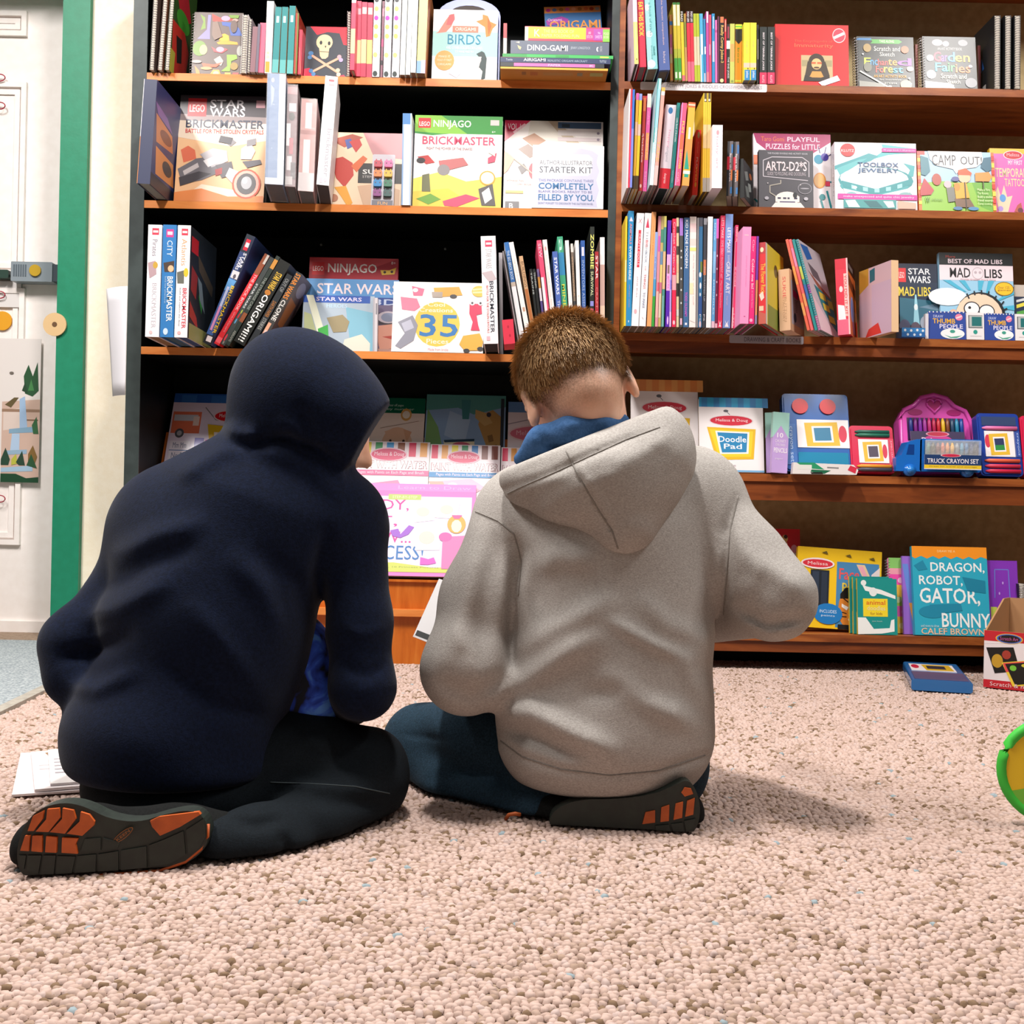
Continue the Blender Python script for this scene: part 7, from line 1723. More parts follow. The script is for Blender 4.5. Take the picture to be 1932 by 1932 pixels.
# grey sweatshirt
g = Grid((-0.15, 1.28, 0.03), (0.45, 1.80, 0.56), VOX)
d = g.ball(P_(1140, 1395, 1.525), (0.148, 0.125, 0.098))
d = smin(d, g.ball(P_(1148, 1275, 1.53), (0.142, 0.118, 0.14)), 0.05)
d = smin(d, g.ball(P_(1138, 1090, 1.555), (0.158, 0.118, 0.15)), 0.06)
d = smin(d, g.limb(P_(1000, 975, 1.58), P_(1300, 945, 1.58), 0.078, 0.080), 0.06)
d = smin(d, g.limb(P_(1130, 900, 1.56), P_(1140, 1000, 1.56), 0.07, 0.10), 0.05)
aL = g.chain([P_(975, 985, 1.575), P_(915, 1130, 1.53), P_(880, 1262, 1.495), P_(905, 1225, 1.69)], [0.062, 0.057, 0.056, 0.040], 0.03)
aR = g.chain([P_(1318, 965, 1.575), P_(1405, 1070, 1.53), P_(1462, 1130, 1.50), P_(1345, 1160, 1.67)], [0.068, 0.058, 0.050, 0.042], 0.03)
d = smin(d, aL, 0.016)
d = smin(d, aR, 0.016)
front = np.clip((1.60 - g.y) / 0.12, 0, 1)


def fo(d, pts, amp, sig, taper=True):
    """a raised (amp > 0) or pressed-in cloth fold on the side that faces the room"""
    if taper:
        l, t = g.line2(pts, True)
        return d - (amp * t * front * np.exp(-(l / sig) ** 2 * 0.5)).astype(np.float32)
    return d - (amp * front * np.exp(-(g.line2(pts) / sig) ** 2 * 0.5)).astype(np.float32)


# pressed-in lines between sleeves and back, then folds across the back
d = fo(d, [(960, 985), (985, 1040), (968, 1110), (962, 1200), (968, 1270)], -0.012, 9)
d = fo(d, [(1395, 930), (1372, 1000), (1370, 1080), (1360, 1190)], -0.011, 8)
d = fo(d, [(915, 1335), (985, 1285), (1060, 1235), (1150, 1185)], 0.013, 19)
d = fo(d, [(915, 1350), (1000, 1345), (1080, 1385), (1180, 1430)], 0.014, 17)
d = fo(d, [(935, 1368), (1020, 1395), (1105, 1432)], -0.013, 11)
d = fo(d, [(960, 1240), (1050, 1185), (1170, 1125)], 0.009, 16)
d = fo(d, [(1130, 1160), (1230, 1215), (1310, 1250)], 0.007, 9)
d = fo(d, [(1130, 1270), (1240, 1330), (1330, 1380)], 0.010, 16)
d = fo(d, [(1360, 1160), (1300, 1260), (1340, 1350)], 0.006, 16)
d = fo(d, [(990, 1085), (1050, 1050), (1130, 1060)], 0.009, 17)
d = fo(d, [(965, 1010), (1005, 1090), (1025, 1180)], -0.010, 15)
d = fo(d, [(1200, 1120), (1260, 1180), (1350, 1210)], 0.005, 14)
d = fo(d, [(1080, 1310), (1180, 1300), (1280, 1330)], -0.006, 15)
d = fo(d, [(905, 980), (880, 1130), (840, 1260)], 0.008, 16)
d = fo(d, [(940, 1000), (915, 1150), (905, 1280)], -0.007, 14)
d = fo(d, [(815, 1280), (890, 1312), (965, 1270)], -0.009, 12)
d = fo(d, [(850, 1180), (890, 1230), (900, 1300)], 0.005, 14)
d = fo(d, [(1380, 1140), (1450, 1178), (1535, 1160)], -0.008, 8)
d = fo(d, [(1375, 1162), (1450, 1195), (1520, 1185)], 0.006, 8)
d = fo(d, [(1400, 1040), (1480, 1090), (1540, 1130)], 0.006, 16)
d = fo(d, [(1390, 1000), (1420, 1080), (1410, 1150)], 0.005, 14)
# waist: tucked in above the ribbed hem
hem = [(945, 1398), (985, 1428), (1060, 1452), (1150, 1463), (1240, 1455), (1330, 1425)]
d = fo(d, hem, -0.004, 6, False)
d = smax(d, 0.036 - g.z, 0.012)
# open hem edge and cuffs
d = smax(d, (g.py - (1510 - 0.0016 * np.maximum(np.abs(g.px - 1165) - 60, 0) ** 2)) * 0.0007, 0.008)
sweat = sdf_mesh('sweatshirt', g, d, m_fleece, 2)
add_part('sweatshirt', sweat, pB)

# hood hanging on the back
g = Grid((-0.06, 1.26, 0.30), (0.30, 1.66, 0.58), 0.0036)
hd = g.limb(P_(985, 905, 1.50), P_(1235, 820, 1.50), 0.030, 0.040)
hd = smin(hd, g.ball(P_(1120, 905, 1.475), (0.105, 0.055, 0.062)), 0.04)
hd = smin(hd, g.limb(P_(1140, 930, 1.47), P_(1168, 1000, 1.455), 0.062, 0.026), 0.05)
hd = smin(hd, g.limb(P_(1235, 870, 1.485), P_(1185, 985, 1.46), 0.05, 0.03), 0.05)
front = np.clip((1.56 - g.y) / 0.08, 0, 1)
rim_l = [(905, 905), (960, 885), (1040, 858), (1110, 825), (1180, 795), (1240, 772)]
sl = (905 - (g.px - 905) * 0.40 - 0.00012 * (g.px - 905) * (1240 - g.px) * 0.6)
hd = smax(hd, (sl - g.py) * 0.0007, 0.006)
hd = fo(hd, [(x, y + 36) for x, y in rim_l], -0.0045, 5)
hd = fo(hd, [(1068, 860), (1095, 905), (1130, 965), (1158, 1005), (1168, 1040)], -0.0042, 4)
hd = fo(hd, [(1082, 872), (1108, 905), (1142, 962), (1170, 1005)], 0.003, 5)
hd = fo(hd, [(960, 925), (1010, 905), (1070, 895)], 0.004, 11)
hd = fo(hd, [(1150, 880), (1220, 850), (1270, 815)], 0.004, 12)
hd = fo(hd, [(1000, 965), (1060, 975), (1120, 960)], 0.003, 12)
hood = sdf_mesh('hood', g, hd, m_fleece, 2)
add_part('hood', hood, pB)



def seam(par, root, me, pts, r, mat, name='seam', step=7):
    """stitched seam: a drawn line laid on the cloth surface"""
    from mathutils.bvhtree import BVHTree
    bv = BVHTree.FromPolygons([tuple(v.co) for v in me.vertices], [tuple(p_.vertices) for p_ in me.polygons])
    Mi = root.matrix_world.inverted()
    org = Mi @ Vector((0, 0, CH))
    dense = []
    for (x0, y0), (x1, y1) in zip(pts[:-1], pts[1:]):
        k = max(1, int(math.hypot(x1 - x0, y1 - y0) / step))
        dense += [(x0 + (x1 - x0) * i / k, y0 + (y1 - y0) * i / k) for i in range(k)]
    dense.append(pts[-1])
    path = []
    for x, y in dense:
        t_ = Mi @ atY(x, y, 1.0)
        hit = bv.ray_cast(org, (t_ - org).normalized())
        if hit[0] is not None and (not path or (hit[0] - path[-1]).length < 0.03):
            path.append(hit[0] + hit[1] * r * 0.1)
    if len(path) > 2:
        return MB().tube(path, r, mat, 6).build(name, par)


m_stitch = cloth('grey_fleece_seam', '77726d', '8e8983', 330)
so_ = [o_ for o_ in pB.children if o_.name.startswith('sweatshirt')][0]
ho_ = [o_ for o_ in pB.children if o_.name.startswith('hood')][0]
seam(so_, pB, sweat, hem, 0.0011, m_stitch)
seam(so_, pB, sweat, [(890, 962), (940, 983), (970, 1008), (984, 1060), (978, 1125)], 0.0011, m_stitch)
seam(so_, pB, sweat, [(1392, 935), (1378, 1000), (1372, 1080), (1366, 1160)], 0.0011, m_stitch)
seam(ho_, pB, hood, [(930, 945), (985, 918), (1050, 890), (1110, 862), (1180, 830), (1245, 806)], 0.0010, m_stitch)
seam(ho_, pB, hood, [(1068, 850), (1090, 895), (1125, 955), (1155, 1002), (1166, 1035)], 0.0012, m_stitch)

# blue inside of the hood
g = Grid((-0.02, 1.40, 0.42), (0.24, 1.62, 0.58), 0.0036)
bl_ = g.chain([P_(982, 866, 1.50), P_(1025, 836, 1.485), P_(1080, 822, 1.478), P_(1130, 810, 1.485), P_(1172, 796, 1.505)], [0.010, 0.022, 0.025, 0.022, 0.012], 0.015)
front = np.clip((1.60 - g.y) / 0.12, 0, 1)
bl_ = fo(bl_, [(1000, 845), (1050, 840), (1100, 850)], -0.004, 6)
bl_ = fo(bl_, [(1010, 815), (1045, 845), (1060, 862)], -0.005, 6)
bl_ = fo(bl_, [(1040, 805), (1100, 798), (1160, 790)], 0.003, 6)
add_part('hood_lining', sdf_mesh('hood_lining', g, bl_, m_blue, 2), pB, 'blue hood lining showing at the neck')

# jeans
g = Grid((-0.20, 1.33, 0.004), (0.34, 2.0, 0.28), VOX)
jd = g.ball(P_(1140, 1440, 1.56), (0.135, 0.115, 0.085))
jd = smin(jd, g.chain([hipL, P_(920, 1400, 1.62), knL], [0.078, 0.070, 0.058], 0.03), 0.03)
jd = smin(jd, g.chain([knL, P_(860, 1490, 1.60), anL], [0.056, 0.050, 0.042], 0.02), 0.012)
jd = smin(jd, g.chain([hipR, knR], [0.078, 0.058], 0.03), 0.03)
jd = smin(jd, g.chain([knR, anR], [0.056, 0.044], 0.02), 0.012)
front = np.clip((1.75 - g.y) / 0.12, 0, 1)
jd = fo(jd, [(745, 1385), (800, 1390), (870, 1400)], -0.003, 3)
jd = fo(jd, [(790, 1340), (850, 1400), (900, 1450)], 0.004, 14)
jd = fo(jd, [(800, 1470), (900, 1460), (980, 1490)], -0.005, 9)
jd = smax(jd, 0.0085 - g.z, 0.008)
add_part('jeans', sdf_mesh('jeans', g, jd, m_jeanB, 2), pB)


# ---------------------------------------------------------------- shoes
def px_prism(outline, Y0, Y1, dY, mat, name, par, top=None):
    """a plate drawn in the plane that leans from Y0 (left) to Y1 (right), dY thick"""
    xs = [p[0] for p in outline]
    xa0, xa1 = top if top else (min(xs), max(xs))
    fr, bk = [], []
    for x, y in outline:
        Y = Y0 + (Y1 - Y0) * (x - xa0) / (xa1 - xa0)
        v = atY(x, y, Y)
        v.z = max(v.z, 0.0072)
        fr.append(v)
        bk.append(v + Vector((0, dY, 0)))
    n = len(fr)
    vs = fr + bk
    fs = [tuple(range(n)), tuple(range(2 * n - 1, n - 1, -1))] + [(i, i + n, (i + 1) % n + n, (i + 1) % n) for i in range(n)]
    b = MB().add(vs, fs, mat)
    return kid(b, name, par)


def smooth_outline(pts, it=2):
    for _ in range(it):
        q_ = []
        for i in range(len(pts)):
            a, b = pts[i], pts[(i + 1) % len(pts)]
            q_ += [(a[0] * .75 + b[0] * .25, a[1] * .75 + b[1] * .25), (a[0] * .25 + b[0] * .75, a[1] * .25 + b[1] * .75)]
        pts = q_
    return pts


# right hand shoe of the grey hooded child, sole turned to the room
sB = add_part('shoe', sdf_mesh('shoe', *(lambda g: (g, smax(smin(smin(g.limb(P_(1050, 1548, 1.475), P_(1180, 1545, 1.465), 0.034, 0.036), g.limb(P_(1180, 1545, 1.465), P_(1278, 1535, 1.455), 0.036, 0.036), 0.02), g.limb(P_(985, 1550, 1.49), P_(1050, 1548, 1.48), 0.030, 0.034), 0.02), 0.0085 - g.z, 0.006)))(Grid((-0.06, 1.37, 0.004), (0.30, 1.56, 0.11), 0.0038)), m_shoe, 2), pB)


def kid2(mb, name, par, root):
    Xi = root.matrix_world.inverted()
    mb.v = [tuple(Xi @ Vector(v)) for v in mb.v]
    return mb.build(name, par)


def sole_plate(outline, Y0, Y1, dY, mat, name, par, root, span):
    fr, bk = [], []
    for x, y in outline:
        Y = Y0 + (Y1 - Y0) * (x - span[0]) / (span[1] - span[0])
        v = atY(x, y, Y)
        v.z = max(v.z, 0.0072)
        fr.append(v)
        bk.append(v + Vector((0, dY, 0)))
    n = len(fr)
    fs = [tuple(range(n)), tuple(range(2 * n - 1, n - 1, -1))] + [(i, i + n, (i + 1) % n + n, (i + 1) % n) for i in range(n)]
    return kid2(MB().add(fr + bk, fs, mat), name, par, root)


out = smooth_outline([(1040, 1530), (1090, 1508), (1160, 1508), (1230, 1500), (1272, 1482), (1296, 1470), (1312, 1486), (1322, 1520), (1318, 1556), (1302, 1578), (1260, 1588), (1160, 1590), (1070, 1588), (1035, 1568)])
sole_plate(out, 1.425, 1.405, 0.022, m_sole, 'sole', sB, pB, (1040, 1320))
for q4 in ([(1212, 1555), (1218, 1533), (1236, 1529), (1236, 1552)], [(1246, 1551), (1248, 1524), (1263, 1519), (1262, 1549)], [(1271, 1547), (1275, 1517), (1289, 1513), (1287, 1543)], [(1293, 1541), (1297, 1511), (1311, 1506), (1308, 1537)], [(1286, 1496), (1292, 1486), (1304, 1488), (1308, 1498), (1292, 1503)]):
    sole_plate(q4, 1.4225, 1.4025, 0.006, m_tread, 'tread_lug', sB, pB, (1040, 1320))
for q4 in ([(1238, 1580), (1236, 1558), (1262, 1556), (1266, 1578)], [(1270, 1577), (1266, 1555), (1288, 1552), (1292, 1573)], [(1295, 1571), (1291, 1549), (1312, 1545), (1308, 1562)]):
    sole_plate(q4, 1.4225, 1.4025, 0.006, m_sole, 'tread_lug', sB, pB, (1040, 1320))
lp = [P_(954, 1546, 1.452), P_(960, 1537, 1.448), P_(972, 1535, 1.446), P_(982, 1537, 1.448)]
kid2(MB().tube(lp, 0.0026, M('b5561c', 0.7, 'webbing'), 6), 'heel_loop', sB, pB)

# open book held by the child in the grey hoodie
c = atY(790, 1197, 1.70)
bk = thing('book', 'white book held open in the left hand of the child in the grey hoodie', 'book', I_(*P_(779, 1201, 1.68)) @ RZ(-12) @ RX(-20) @ RY(18))
wbk, hbk = 0.115, 0.098
MB().box(0, 0, 0, wbk, 0.0014, hbk, M('f4f1f2', 0.4)).build('cover', bk)
MB().box(0.001, 0.0016, 0.001, wbk - 0.001, 0.010, hbk - 0.001, M('efe8e2', 0.8)).build('page_block', bk)
b = MB()
art(b, 'r 0 0 100 100 f5f3f4;r 2 88 100 97 4a4c4c;r 0 97 100 100 e8e4e4', (0, 0, hbk), (wbk, 0, 0), (0, 0, -hbk), (0, -1, 0))
b.build('cover_print', bk)
# ---------------------------------------------------------------- child in the navy hoodie
pA = thing('person', 'child in a dark navy hoodie with the hood up, kneeling and bent over to read', 'person', I_(*P_(420, 1560, 1.42)[:2], 0.0))
nf = np.array((0.92, 0.20, -0.33))
nf /= np.linalg.norm(nf)
xh = np.cross(nf, (0.33, 0.1, 0.94))
xh /= np.linalg.norm(xh)
zh = np.cross(xh, nf)
RA = np.stack([xh, nf, zh], 1)
hcA = np.array(P_(597, 777, 1.50))


def HA(x, y, z):
    return tuple(hcA + RA @ np.array((x, y, z)))


hipA = P_(330, 1420, 1.46)
shLA, elLA, wrLA = P_(285, 1020, 1.50), P_(152, 1218, 1.46), P_(250, 1275, 1.66)
shRA, elRA, wrRA = P_(650, 1010, 1.49), P_(684, 1296, 1.445), P_(650, 1330, 1.60)
hpRA, knRA, anRA = P_(400, 1440, 1.46), P_(692, 1450, 1.48), P_(425, 1595, 1.275)
hpLA, knLA, anLA = P_(280, 1450, 1.48), P_(360, 1440, 1.84), P_(240, 1520, 1.50)

g = Grid((-0.68, 1.10, 0.0), (-0.02, 1.98, 0.66), 0.005)
body = smin(head_field(g, HA, hcA, RA, 0.87), g.limb(HA(0, -0.03, -0.05), P_(505, 930, 1.50), 0.045, 0.052), 0.02)
tor = g.chain([P_(470, 1010, 1.49), P_(400, 1200, 1.465), hipA], [0.08, 0.085, 0.09], 0.03)
tor = smin(tor, g.limb(shLA, shRA, 0.045, 0.045), 0.05)
body = smin(body, tor, 0.04)
for a, b, c in ((shLA, elLA, wrLA), (shRA, elRA, wrRA)):
    body = smin(body, g.chain([a, b, c], [0.036, 0.03, 0.022], 0.01), 0.02)
body = smin(body, g.chain([hpRA, P_(560, 1445, 1.47), P_(692, 1460, 1.475), P_(590, 1560, 1.375), P_(480, 1592, 1.31), anRA], [0.06, 0.05, 0.038, 0.032, 0.028, 0.024], 0.01), 0.02)
body = smin(body, g.chain([hpLA, knLA, anLA], [0.06, 0.042, 0.028], 0.01), 0.02)
body = smax(body, 0.014 - g.z, 0.006)
h1 = make_hand_points(wrLA, (0.5, 0.8, -0.3), (0.8, -0.4, 0.1), (0.2, 0.2, 0.9), 0.5)
h2 = make_hand_points(wrRA, (-0.5, 0.8, -0.25), (0.8, 0.4, 0.1), (0.2, 0.2, 0.9), 0.5)
body = smin(body, smin(hand(g, wrLA, *h1), hand(g, wrRA, *h2), 0.0), 0.006)
me = sdf_mesh('body', g, body, m_skin, 1)
vcol(me, 'hair_tone', lambda co: np.clip((((co - hcA) @ RA)[:, 2] - 0.02) / 0.02, 0, 1) * 0.9)
add_part('body', me, pA)

# hoodie with the hood drawn up
g = Grid((-0.68, 1.22, 0.03), (-0.10, 1.76, 0.685), 0.0046)
hoodA = smin(g.ball(P_(562, 755, 1.50), 0.092), g.ball(P_(606, 776, 1.50), 0.086), 0.03)
hoodA = smin(hoodA, g.ball(P_(545, 716, 1.505), 0.064), 0.03)
hoodA = smin(hoodA, g.limb(P_(545, 815, 1.49), P_(600, 860, 1.49), 0.075, 0.06), 0.03)
no = np.array((0.878, 0.0, -0.478))
p0 = P_(710, 815, 1.50)
opn = (g.x - p0[0]) * no[0] + (g.y - p0[1]) * no[1] + (g.z - p0[2]) * no[2]
hoodA = smin(hoodA, g.limb(P_(650, 800, 1.475), P_(650, 885, 1.475), 0.062, 0.040), 0.03)
hoodA = smin(hoodA, g.chain([P_(690, 742, 1.49), P_(722, 779, 1.47), P_(696, 830, 1.44)], [0.010, 0.008, 0.012], 0.01), 0.02)
hoodA = smax(hoodA, opn, 0.003)
cav = g.limb(P_(640, 795, 1.535), P_(770, 870, 1.57), 0.068, 0.085)
hoodA = smax(hoodA, -cav, 0.006)
d = smin(g.ball(P_(470, 1000, 1.49), (0.150, 0.115, 0.115)), g.ball(P_(392, 1185, 1.46), (0.138, 0.128, 0.165)), 0.06)
d = smin(d, g.limb(P_(310, 990, 1.50), P_(640, 985, 1.49), 0.068, 0.064), 0.06)
d = smin(d, g.ball(P_(318, 1385, 1.44), (0.134, 0.135, 0.115)), 0.05)
d = smin(d, g.ball(P_(350, 1475, 1.435), (0.125, 0.118, 0.07)), 0.04)
d = smin(d, g.limb(P_(520, 850, 1.49), P_(490, 930, 1.49), 0.07, 0.10), 0.04)
d = smin(d, g.chain([P_(287, 1015, 1.50), P_(234, 1120, 1.48), P_(148, 1216, 1.45), P_(230, 1280, 1.62)], [0.056, 0.044, 0.046, 0.040], 0.02), 0.018)
d = smin(d, g.ball(P_(138, 1278, 1.43), 0.037), 0.02)
d = smin(d, g.chain([P_(652, 1010, 1.485), P_(676, 1170, 1.455), P_(684, 1296, 1.44), P_(655, 1325, 1.57)], [0.056, 0.042, 0.040, 0.036], 0.02), 0.012)
d = smin(d, hoodA, 0.014)
front = np.clip((1.56 - g.y) / 0.12, 0, 1)
d = fo(d, [(430, 830), (480, 838), (540, 826), (600, 850), (665, 895)], -0.012, 8)
d = fo(d, [(425, 800), (450, 822), (490, 822)], 0.010, 12)
d = fo(d, [(455, 830), (510, 850), (580, 880), (650, 940)], 0.008, 12)
d = fo(d, [(560, 760), (580, 800), (590, 850)], -0.007, 9)
d = fo(d, [(520, 790), (560, 815), (600, 840)], 0.005, 10)
d = fo(d, [(330, 905), (420, 850), (470, 850)], 0.006, 12)
d = fo(d, [(200, 1060), (290, 1010), (400, 980)], 0.006, 14)
d = fo(d, [(185, 1120), (280, 1060), (380, 1030)], -0.006, 14)
d = fo(d, [(140, 1170), (220, 1150), (330, 1090)], 0.007, 14)
d = fo(d, [(100, 1240), (180, 1230), (260, 1190)], -0.009, 11)
d = fo(d, [(110, 1290), (180, 1300), (270, 1260)], 0.006, 12)
d = fo(d, [(620, 985), (600, 1080), (615, 1200)], -0.010, 10)
d = fo(d, [(430, 1040), (500, 1120), (540, 1220)], 0.006, 16)
d = fo(d, [(480, 1030), (560, 1100), (580, 1180)], -0.005, 14)
d = fo(d, [(350, 1130), (430, 1230), (520, 1330)], 0.006, 16)
d = fo(d, [(300, 1240), (400, 1330), (540, 1370)], -0.006, 14)
d = fo(d, [(640, 1180), (690, 1200), (730, 1180)], 0.004, 9)
d = fo(d, [(640, 1250), (690, 1275), (735, 1250)], -0.005, 9)
d = smax(d, 0.062 - g.z, 0.02)
hm = add_part('hoodie', sdf_mesh('hoodie', g, d, m_navy, 2), pA)

g = Grid((-0.36, 1.42, 0.08), (-0.16, 1.66, 0.32), 0.0045)
sh = smin(g.ball(P_(555, 1270, 1.50), (0.060, 0.045, 0.085)), g.ball(P_(588, 1325, 1.495), (0.036, 0.04, 0.045)), 0.02)
q = NT('blue_printed_tee')
co = q.n('TexCoord').outputs['Object']
nz = q.n('TexNoise', {'Vector': co, 'Scale': 28.0, 'Detail': 3.0, 'Distortion': 1.4}).outputs[0]
q.ln(q.ramp(nz, [(0.36, '0b1020'), (0.45, '1c3aa0'), (0.58, '2f58d0'), (0.7, '4f86dc')]), q.b.inputs['Base Color'])
q.b.inputs['Roughness'].default_value = 0.85
add_part('tee_shirt', sdf_mesh('tee_shirt', g, sh, q.m, 2), pA, 'blue printed tee showing between sleeve and back')

# black jeans
g = Grid((-0.66, 1.18, 0.004), (-0.08, 1.98, 0.24), 0.0046)
jd = smin(g.ball(P_(350, 1485, 1.44), (0.13, 0.118, 0.062)), g.chain([hpRA, P_(560, 1445, 1.47), knRA], [0.078, 0.068, 0.056], 0.03), 0.04)
jd = smin(jd, g.chain([P_(694, 1478, 1.46), P_(590, 1560, 1.375), P_(480, 1592, 1.31), P_(425, 1598, 1.28)], [0.053, 0.046, 0.042, 0.036], 0.02), 0.014)
jd = smin(jd, g.chain([hpLA, knLA], [0.078, 0.058], 0.03), 0.03)
jd = smin(jd, g.chain([knLA, anLA], [0.054, 0.042], 0.02), 0.012)
jd = smin(jd, g.limb(P_(470, 1600, 1.30), P_(532, 1606, 1.32), 0.040, 0.042), 0.012)
front = np.clip((1.56 - g.y) / 0.12, 0, 1)
jd = fo(jd, [(500, 1478), (600, 1482), (690, 1490), (740, 1500)], 0.003, 4)
jd = fo(jd, [(540, 1500), (640, 1515), (745, 1520)], -0.007, 10)
jd = fo(jd, [(560, 1380), (620, 1420), (600, 1470)], 0.004, 12)
jd = fo(jd, [(640, 1380), (700, 1430), (730, 1480)], 0.004, 12)
jd = fo(jd, [(430, 1545), (480, 1560), (540, 1545)], -0.006, 8)
jd = fo(jd, [(530, 1570), (545, 1610), (540, 1640)], -0.007, 7)
jd = smax(jd, 0.0085 - g.z, 0.008)
jm = sdf_mesh('jeans', g, jd, m_jeanA, 2)
jo = add_part('jeans', jm, pA)
seam(jo, pA, jm, [(510, 1476), (590, 1479), (670, 1484), (735, 1497)], 0.0009, M('3a4448', 0.9, 'thread'))

# shoe with its sole turned to the room
fn = lambda g: (g, smax(smin(g.chain([P_(80, 1600, 1.235), P_(170, 1590, 1.255), P_(270, 1590, 1.275), P_(345, 1585, 1.285)], [0.034, 0.040, 0.036, 0.036], 0.02), g.limb(P_(330, 1570, 1.30), P_(415, 1590, 1.29), 0.032, 0.036), 0.02), 0.0085 - g.z, 0.006))
sA = add_part('shoe', sdf_mesh('shoe', *fn(Grid((-0.62, 1.16, 0.004), (-0.28, 1.38, 0.12), 0.004)), m_shoe, 2), pA)
sp = (32, 395)
yA = (1.186, 1.238)
out = smooth_outline([(34, 1640), (31, 1600), (46, 1556), (72, 1526), (118, 1513), (160, 1521), (205, 1545), (262, 1552), (310, 1536), (362, 1527), (388, 1545), (395, 1578), (384, 1606), (352, 1630), (300, 1644), (220, 1650), (150, 1664), (90, 1664), (50, 1656)])
sole_plate(out, *yA, 0.024, m_sole, 'sole', sA, pA, sp)
lug = lambda q4, m, o_=0.0035: sole_plate(q4, yA[0] - o_, yA[1] - o_, 0.006, m, 'tread_lug', sA, pA, sp)
for q4 in ([(52, 1568), (62, 1540), (82, 1530), (80, 1545), (63, 1568)], [(67, 1569), (87, 1546), (89, 1527), (111, 1525), (113, 1543), (91, 1570)], [(94, 1570), (117, 1545), (118, 1525), (138, 1529), (143, 1545), (122, 1573)], [(126, 1573), (150, 1550), (152, 1532), (168, 1537), (178, 1550), (176, 1558), (155, 1577)],
           [(38, 1605), (47, 1577), (56, 1577), (54, 1606)], [(59, 1606), (61, 1577), (79, 1577), (79, 1608)], [(85, 1608), (87, 1578), (107, 1580), (106, 1609)], [(116, 1609), (117, 1581), (147, 1582), (142, 1593), (146, 1611)],
           [(283, 1549), (300, 1541), (340, 1536), (374, 1532), (378, 1537), (340, 1560), (302, 1577), (287, 1560)]):
    lug(q4, m_tread)
for q4 in ([(35, 1614), (49, 1614), (45, 1640), (37, 1636)], [(52, 1614), (78, 1614), (72, 1648), (50, 1643)], [(82, 1614), (105, 1614), (101, 1654), (76, 1650)], [(108, 1615), (142, 1616), (135, 1658), (105, 1655)], [(146, 1615), (181, 1612), (180, 1650), (140, 1658)], [(185, 1612), (223, 1606), (223, 1643), (185, 1649)], [(228, 1605), (276, 1597), (277, 1637), (228, 1643)], [(281, 1595), (305, 1586), (346, 1568), (350, 1612), (320, 1630), (282, 1636)], [(351, 1566), (384, 1545), (388, 1578), (376, 1600), (355, 1612)], [(152, 1606), (160, 1583), (190, 1581), (190, 1604)], [(194, 1604), (194, 1581), (226, 1590), (222, 1600)]):
    lug(q4, m_sole, 0.002)
eg = [P_(x, y, yA[0] + (yA[1] - yA[0]) * (x - 32) / 363 + 0.001) for x, y in ((140, 1662), (170, 1655), (200, 1650), (250, 1647), (300, 1643), (350, 1626), (380, 1602), (392, 1578), (393, 1555))]
kid2(MB().tube(eg, 0.0018, m_tread, 6), 'welt_piping', sA, pA)
Yl = 1.186 + 0.052 * (232 - 32) / 363 - 0.003
c = Vector(P_(232, 1576, Yl))
U = Vector(P_(250, 1562, Yl)) - Vector(P_(214, 1590, Yl))
V = Vector((U.z, 0, -U.x)) * 0.26
b = MB()
art(b, 'e 50 50 52 56 9a5a1c;e 50 50 48 46 1c2420;T 16 28 84 72 9a5a1c KEEN', c - U / 2 - V / 2, U, V, (0, -1, 0), rough=0.6)
kid2(b, 'sole_mark', sA, pA)
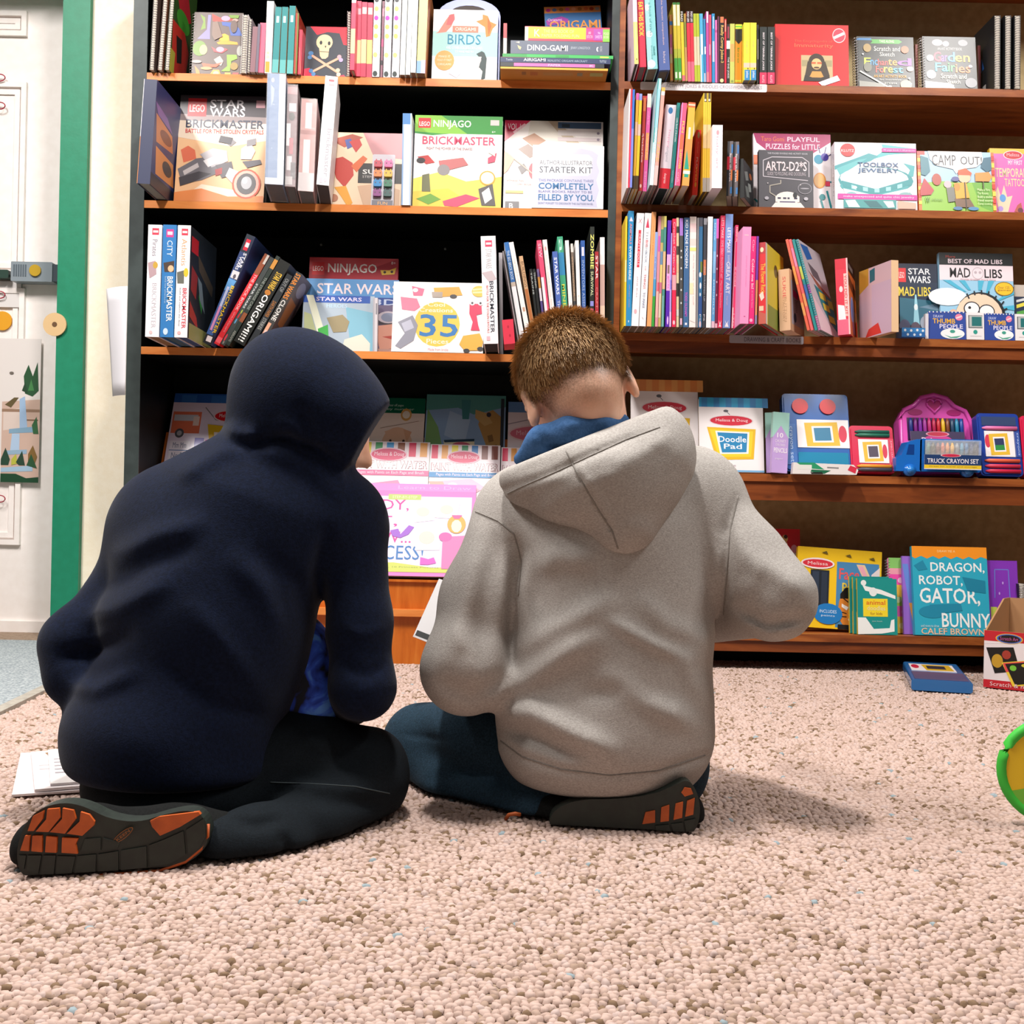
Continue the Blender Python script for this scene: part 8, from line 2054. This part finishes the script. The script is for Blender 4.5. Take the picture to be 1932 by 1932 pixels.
# ---------------------------------------------------------------- carpet loops
def carpet_loops():
    rng = np.random.default_rng(4)
    q = NT('carpet_loop_yarn')
    at = q.n('Attribute', attribute_name='tone')
    c = q.ramp(at.outputs['Fac'], [(0.0, '7a6450'), (0.12, '97806f'), (0.4, 'b39b90'), (0.8, 'bda69c'), (0.97, 'b3a19c'), (1.0, '8a979c')])
    q.ln(c, q.b.inputs['Base Color'])
    q.b.inputs['Roughness'].default_value = 0.95
    q.b.inputs['Specular IOR Level'].default_value = 0.08

    def patch(Y0, Y1, sx, sy, nseg, name):
        pts = []
        y = Y0
        row = 0
        while y < Y1:
            hw = y * 0.475 + 0.32
            n = int(2 * hw / sx)
            xs = (np.arange(n) - n / 2) * sx + (row % 2) * sx * 0.5
            pts.append(np.stack([xs, np.full(n, y)], 1))
            y += sy
            row += 1
        P = np.concatenate(pts)
        # leave the bookcase feet and the mat free
        keep = ~((P[:, 1] > YF - 0.02) & (P[:, 0] < xf))
        n2 = np.array([n_.x, n_.y])
        keep &= ((P - np.array([pa.x, pa.y])) @ n2) < -0.002
        keep &= P[:, 1] < YF + 0.19
        P = P[keep]
        P += rng.normal(0, sx * 0.17, P.shape)
        N = len(P)
        ang = rng.uniform(0, 6.28, N)
        el = rng.uniform(1.0, 1.5, N)
        sc_ = sx * rng.uniform(0.46, 0.60, N)
        ht = 0.0058 * rng.uniform(0.6, 1.0, N)
        a = np.arange(nseg) * 2 * np.pi / nseg
        prof = ((1.0, 0.1), (0.8, 0.68)) if nseg > 4 else ((1.0, 0.1), (0.7, 0.75))
        V = []
        for rr, zz in prof:
            lx = np.cos(a)[None] * rr * el[:, None] * sc_[:, None]
            ly = np.sin(a)[None] * rr * sc_[:, None]
            V.append(np.stack([lx * np.cos(ang)[:, None] - ly * np.sin(ang)[:, None] + P[:, :1], lx * np.sin(ang)[:, None] + ly * np.cos(ang)[:, None] + P[:, 1:], zz * ht[:, None] + np.zeros_like(lx)], 2))
        V.append(np.stack([P[:, :1], P[:, 1:], ht[:, None]], 2))
        V = np.concatenate(V, 1)
        V[:, nseg:] += rng.normal(0, sx * 0.07, V[:, nseg:].shape) * np.array((1, 1, 0.5))
        m = 2 * nseg + 1
        F_ = []
        for k in range(nseg):
            k2 = (k + 1) % nseg
            F_.append((k, k2, nseg + k2, nseg + k))
        quads = np.array(F_)
        tris = np.array([(nseg + k, nseg + (k + 1) % nseg, 2 * nseg) for k in range(nseg)])
        off = np.arange(N)[:, None, None] * m
        Q = (quads[None] + off).reshape(-1, 4)
        T = (tris[None] + off).reshape(-1, 3)
        me = bpy.data.meshes.new(name)
        me.vertices.add(N * m)
        me.vertices.foreach_set('co', V.reshape(-1).astype(np.float32))
        me.loops.add(Q.size + T.size)
        me.loops.foreach_set('vertex_index', np.concatenate([Q.reshape(-1), T.reshape(-1)]).astype(np.int32))
        me.polygons.add(len(Q) + len(T))
        ls = np.concatenate([np.arange(len(Q)) * 4, Q.size + np.arange(len(T)) * 3]).astype(np.int32)
        me.polygons.foreach_set('loop_start', ls)
        me.polygons.foreach_set('use_smooth', np.ones(len(Q) + len(T), bool))
        me.update(calc_edges=True)
        at_ = me.attributes.new('tone', 'FLOAT', 'POINT')
        cl = 0.5 + 0.22 * np.sin(P[:, 0] * 31 + 2 * np.sin(P[:, 1] * 17)) * np.sin(P[:, 1] * 27)
        t = np.clip(rng.normal(0.55, 0.2, N) + (cl - 0.5) * 0.35, 0.05, 0.9)
        t[rng.random(N) < 0.06] = 0.0
        t[rng.random(N) < 0.004] = 1.0
        at_.data.foreach_set('value', np.repeat(t, m).astype(np.float32))
        me.materials.append(q.m)
        o = link(name, me)
        tag(o, kind='stuff')
        return o
    a = patch(0.66, 1.75, 0.0080, 0.0068, 6, 'carpet_pile')
    tag(a, 'beige berber carpet loops in the foreground around the children', 'carpet pile')
    b = patch(1.751, 3.12, 0.009, 0.0084, 4, 'carpet_pile')
    tag(b, 'beige berber carpet loops further back, up to the bookcases', 'carpet pile')


n_ = n_mat
carpet_loops()
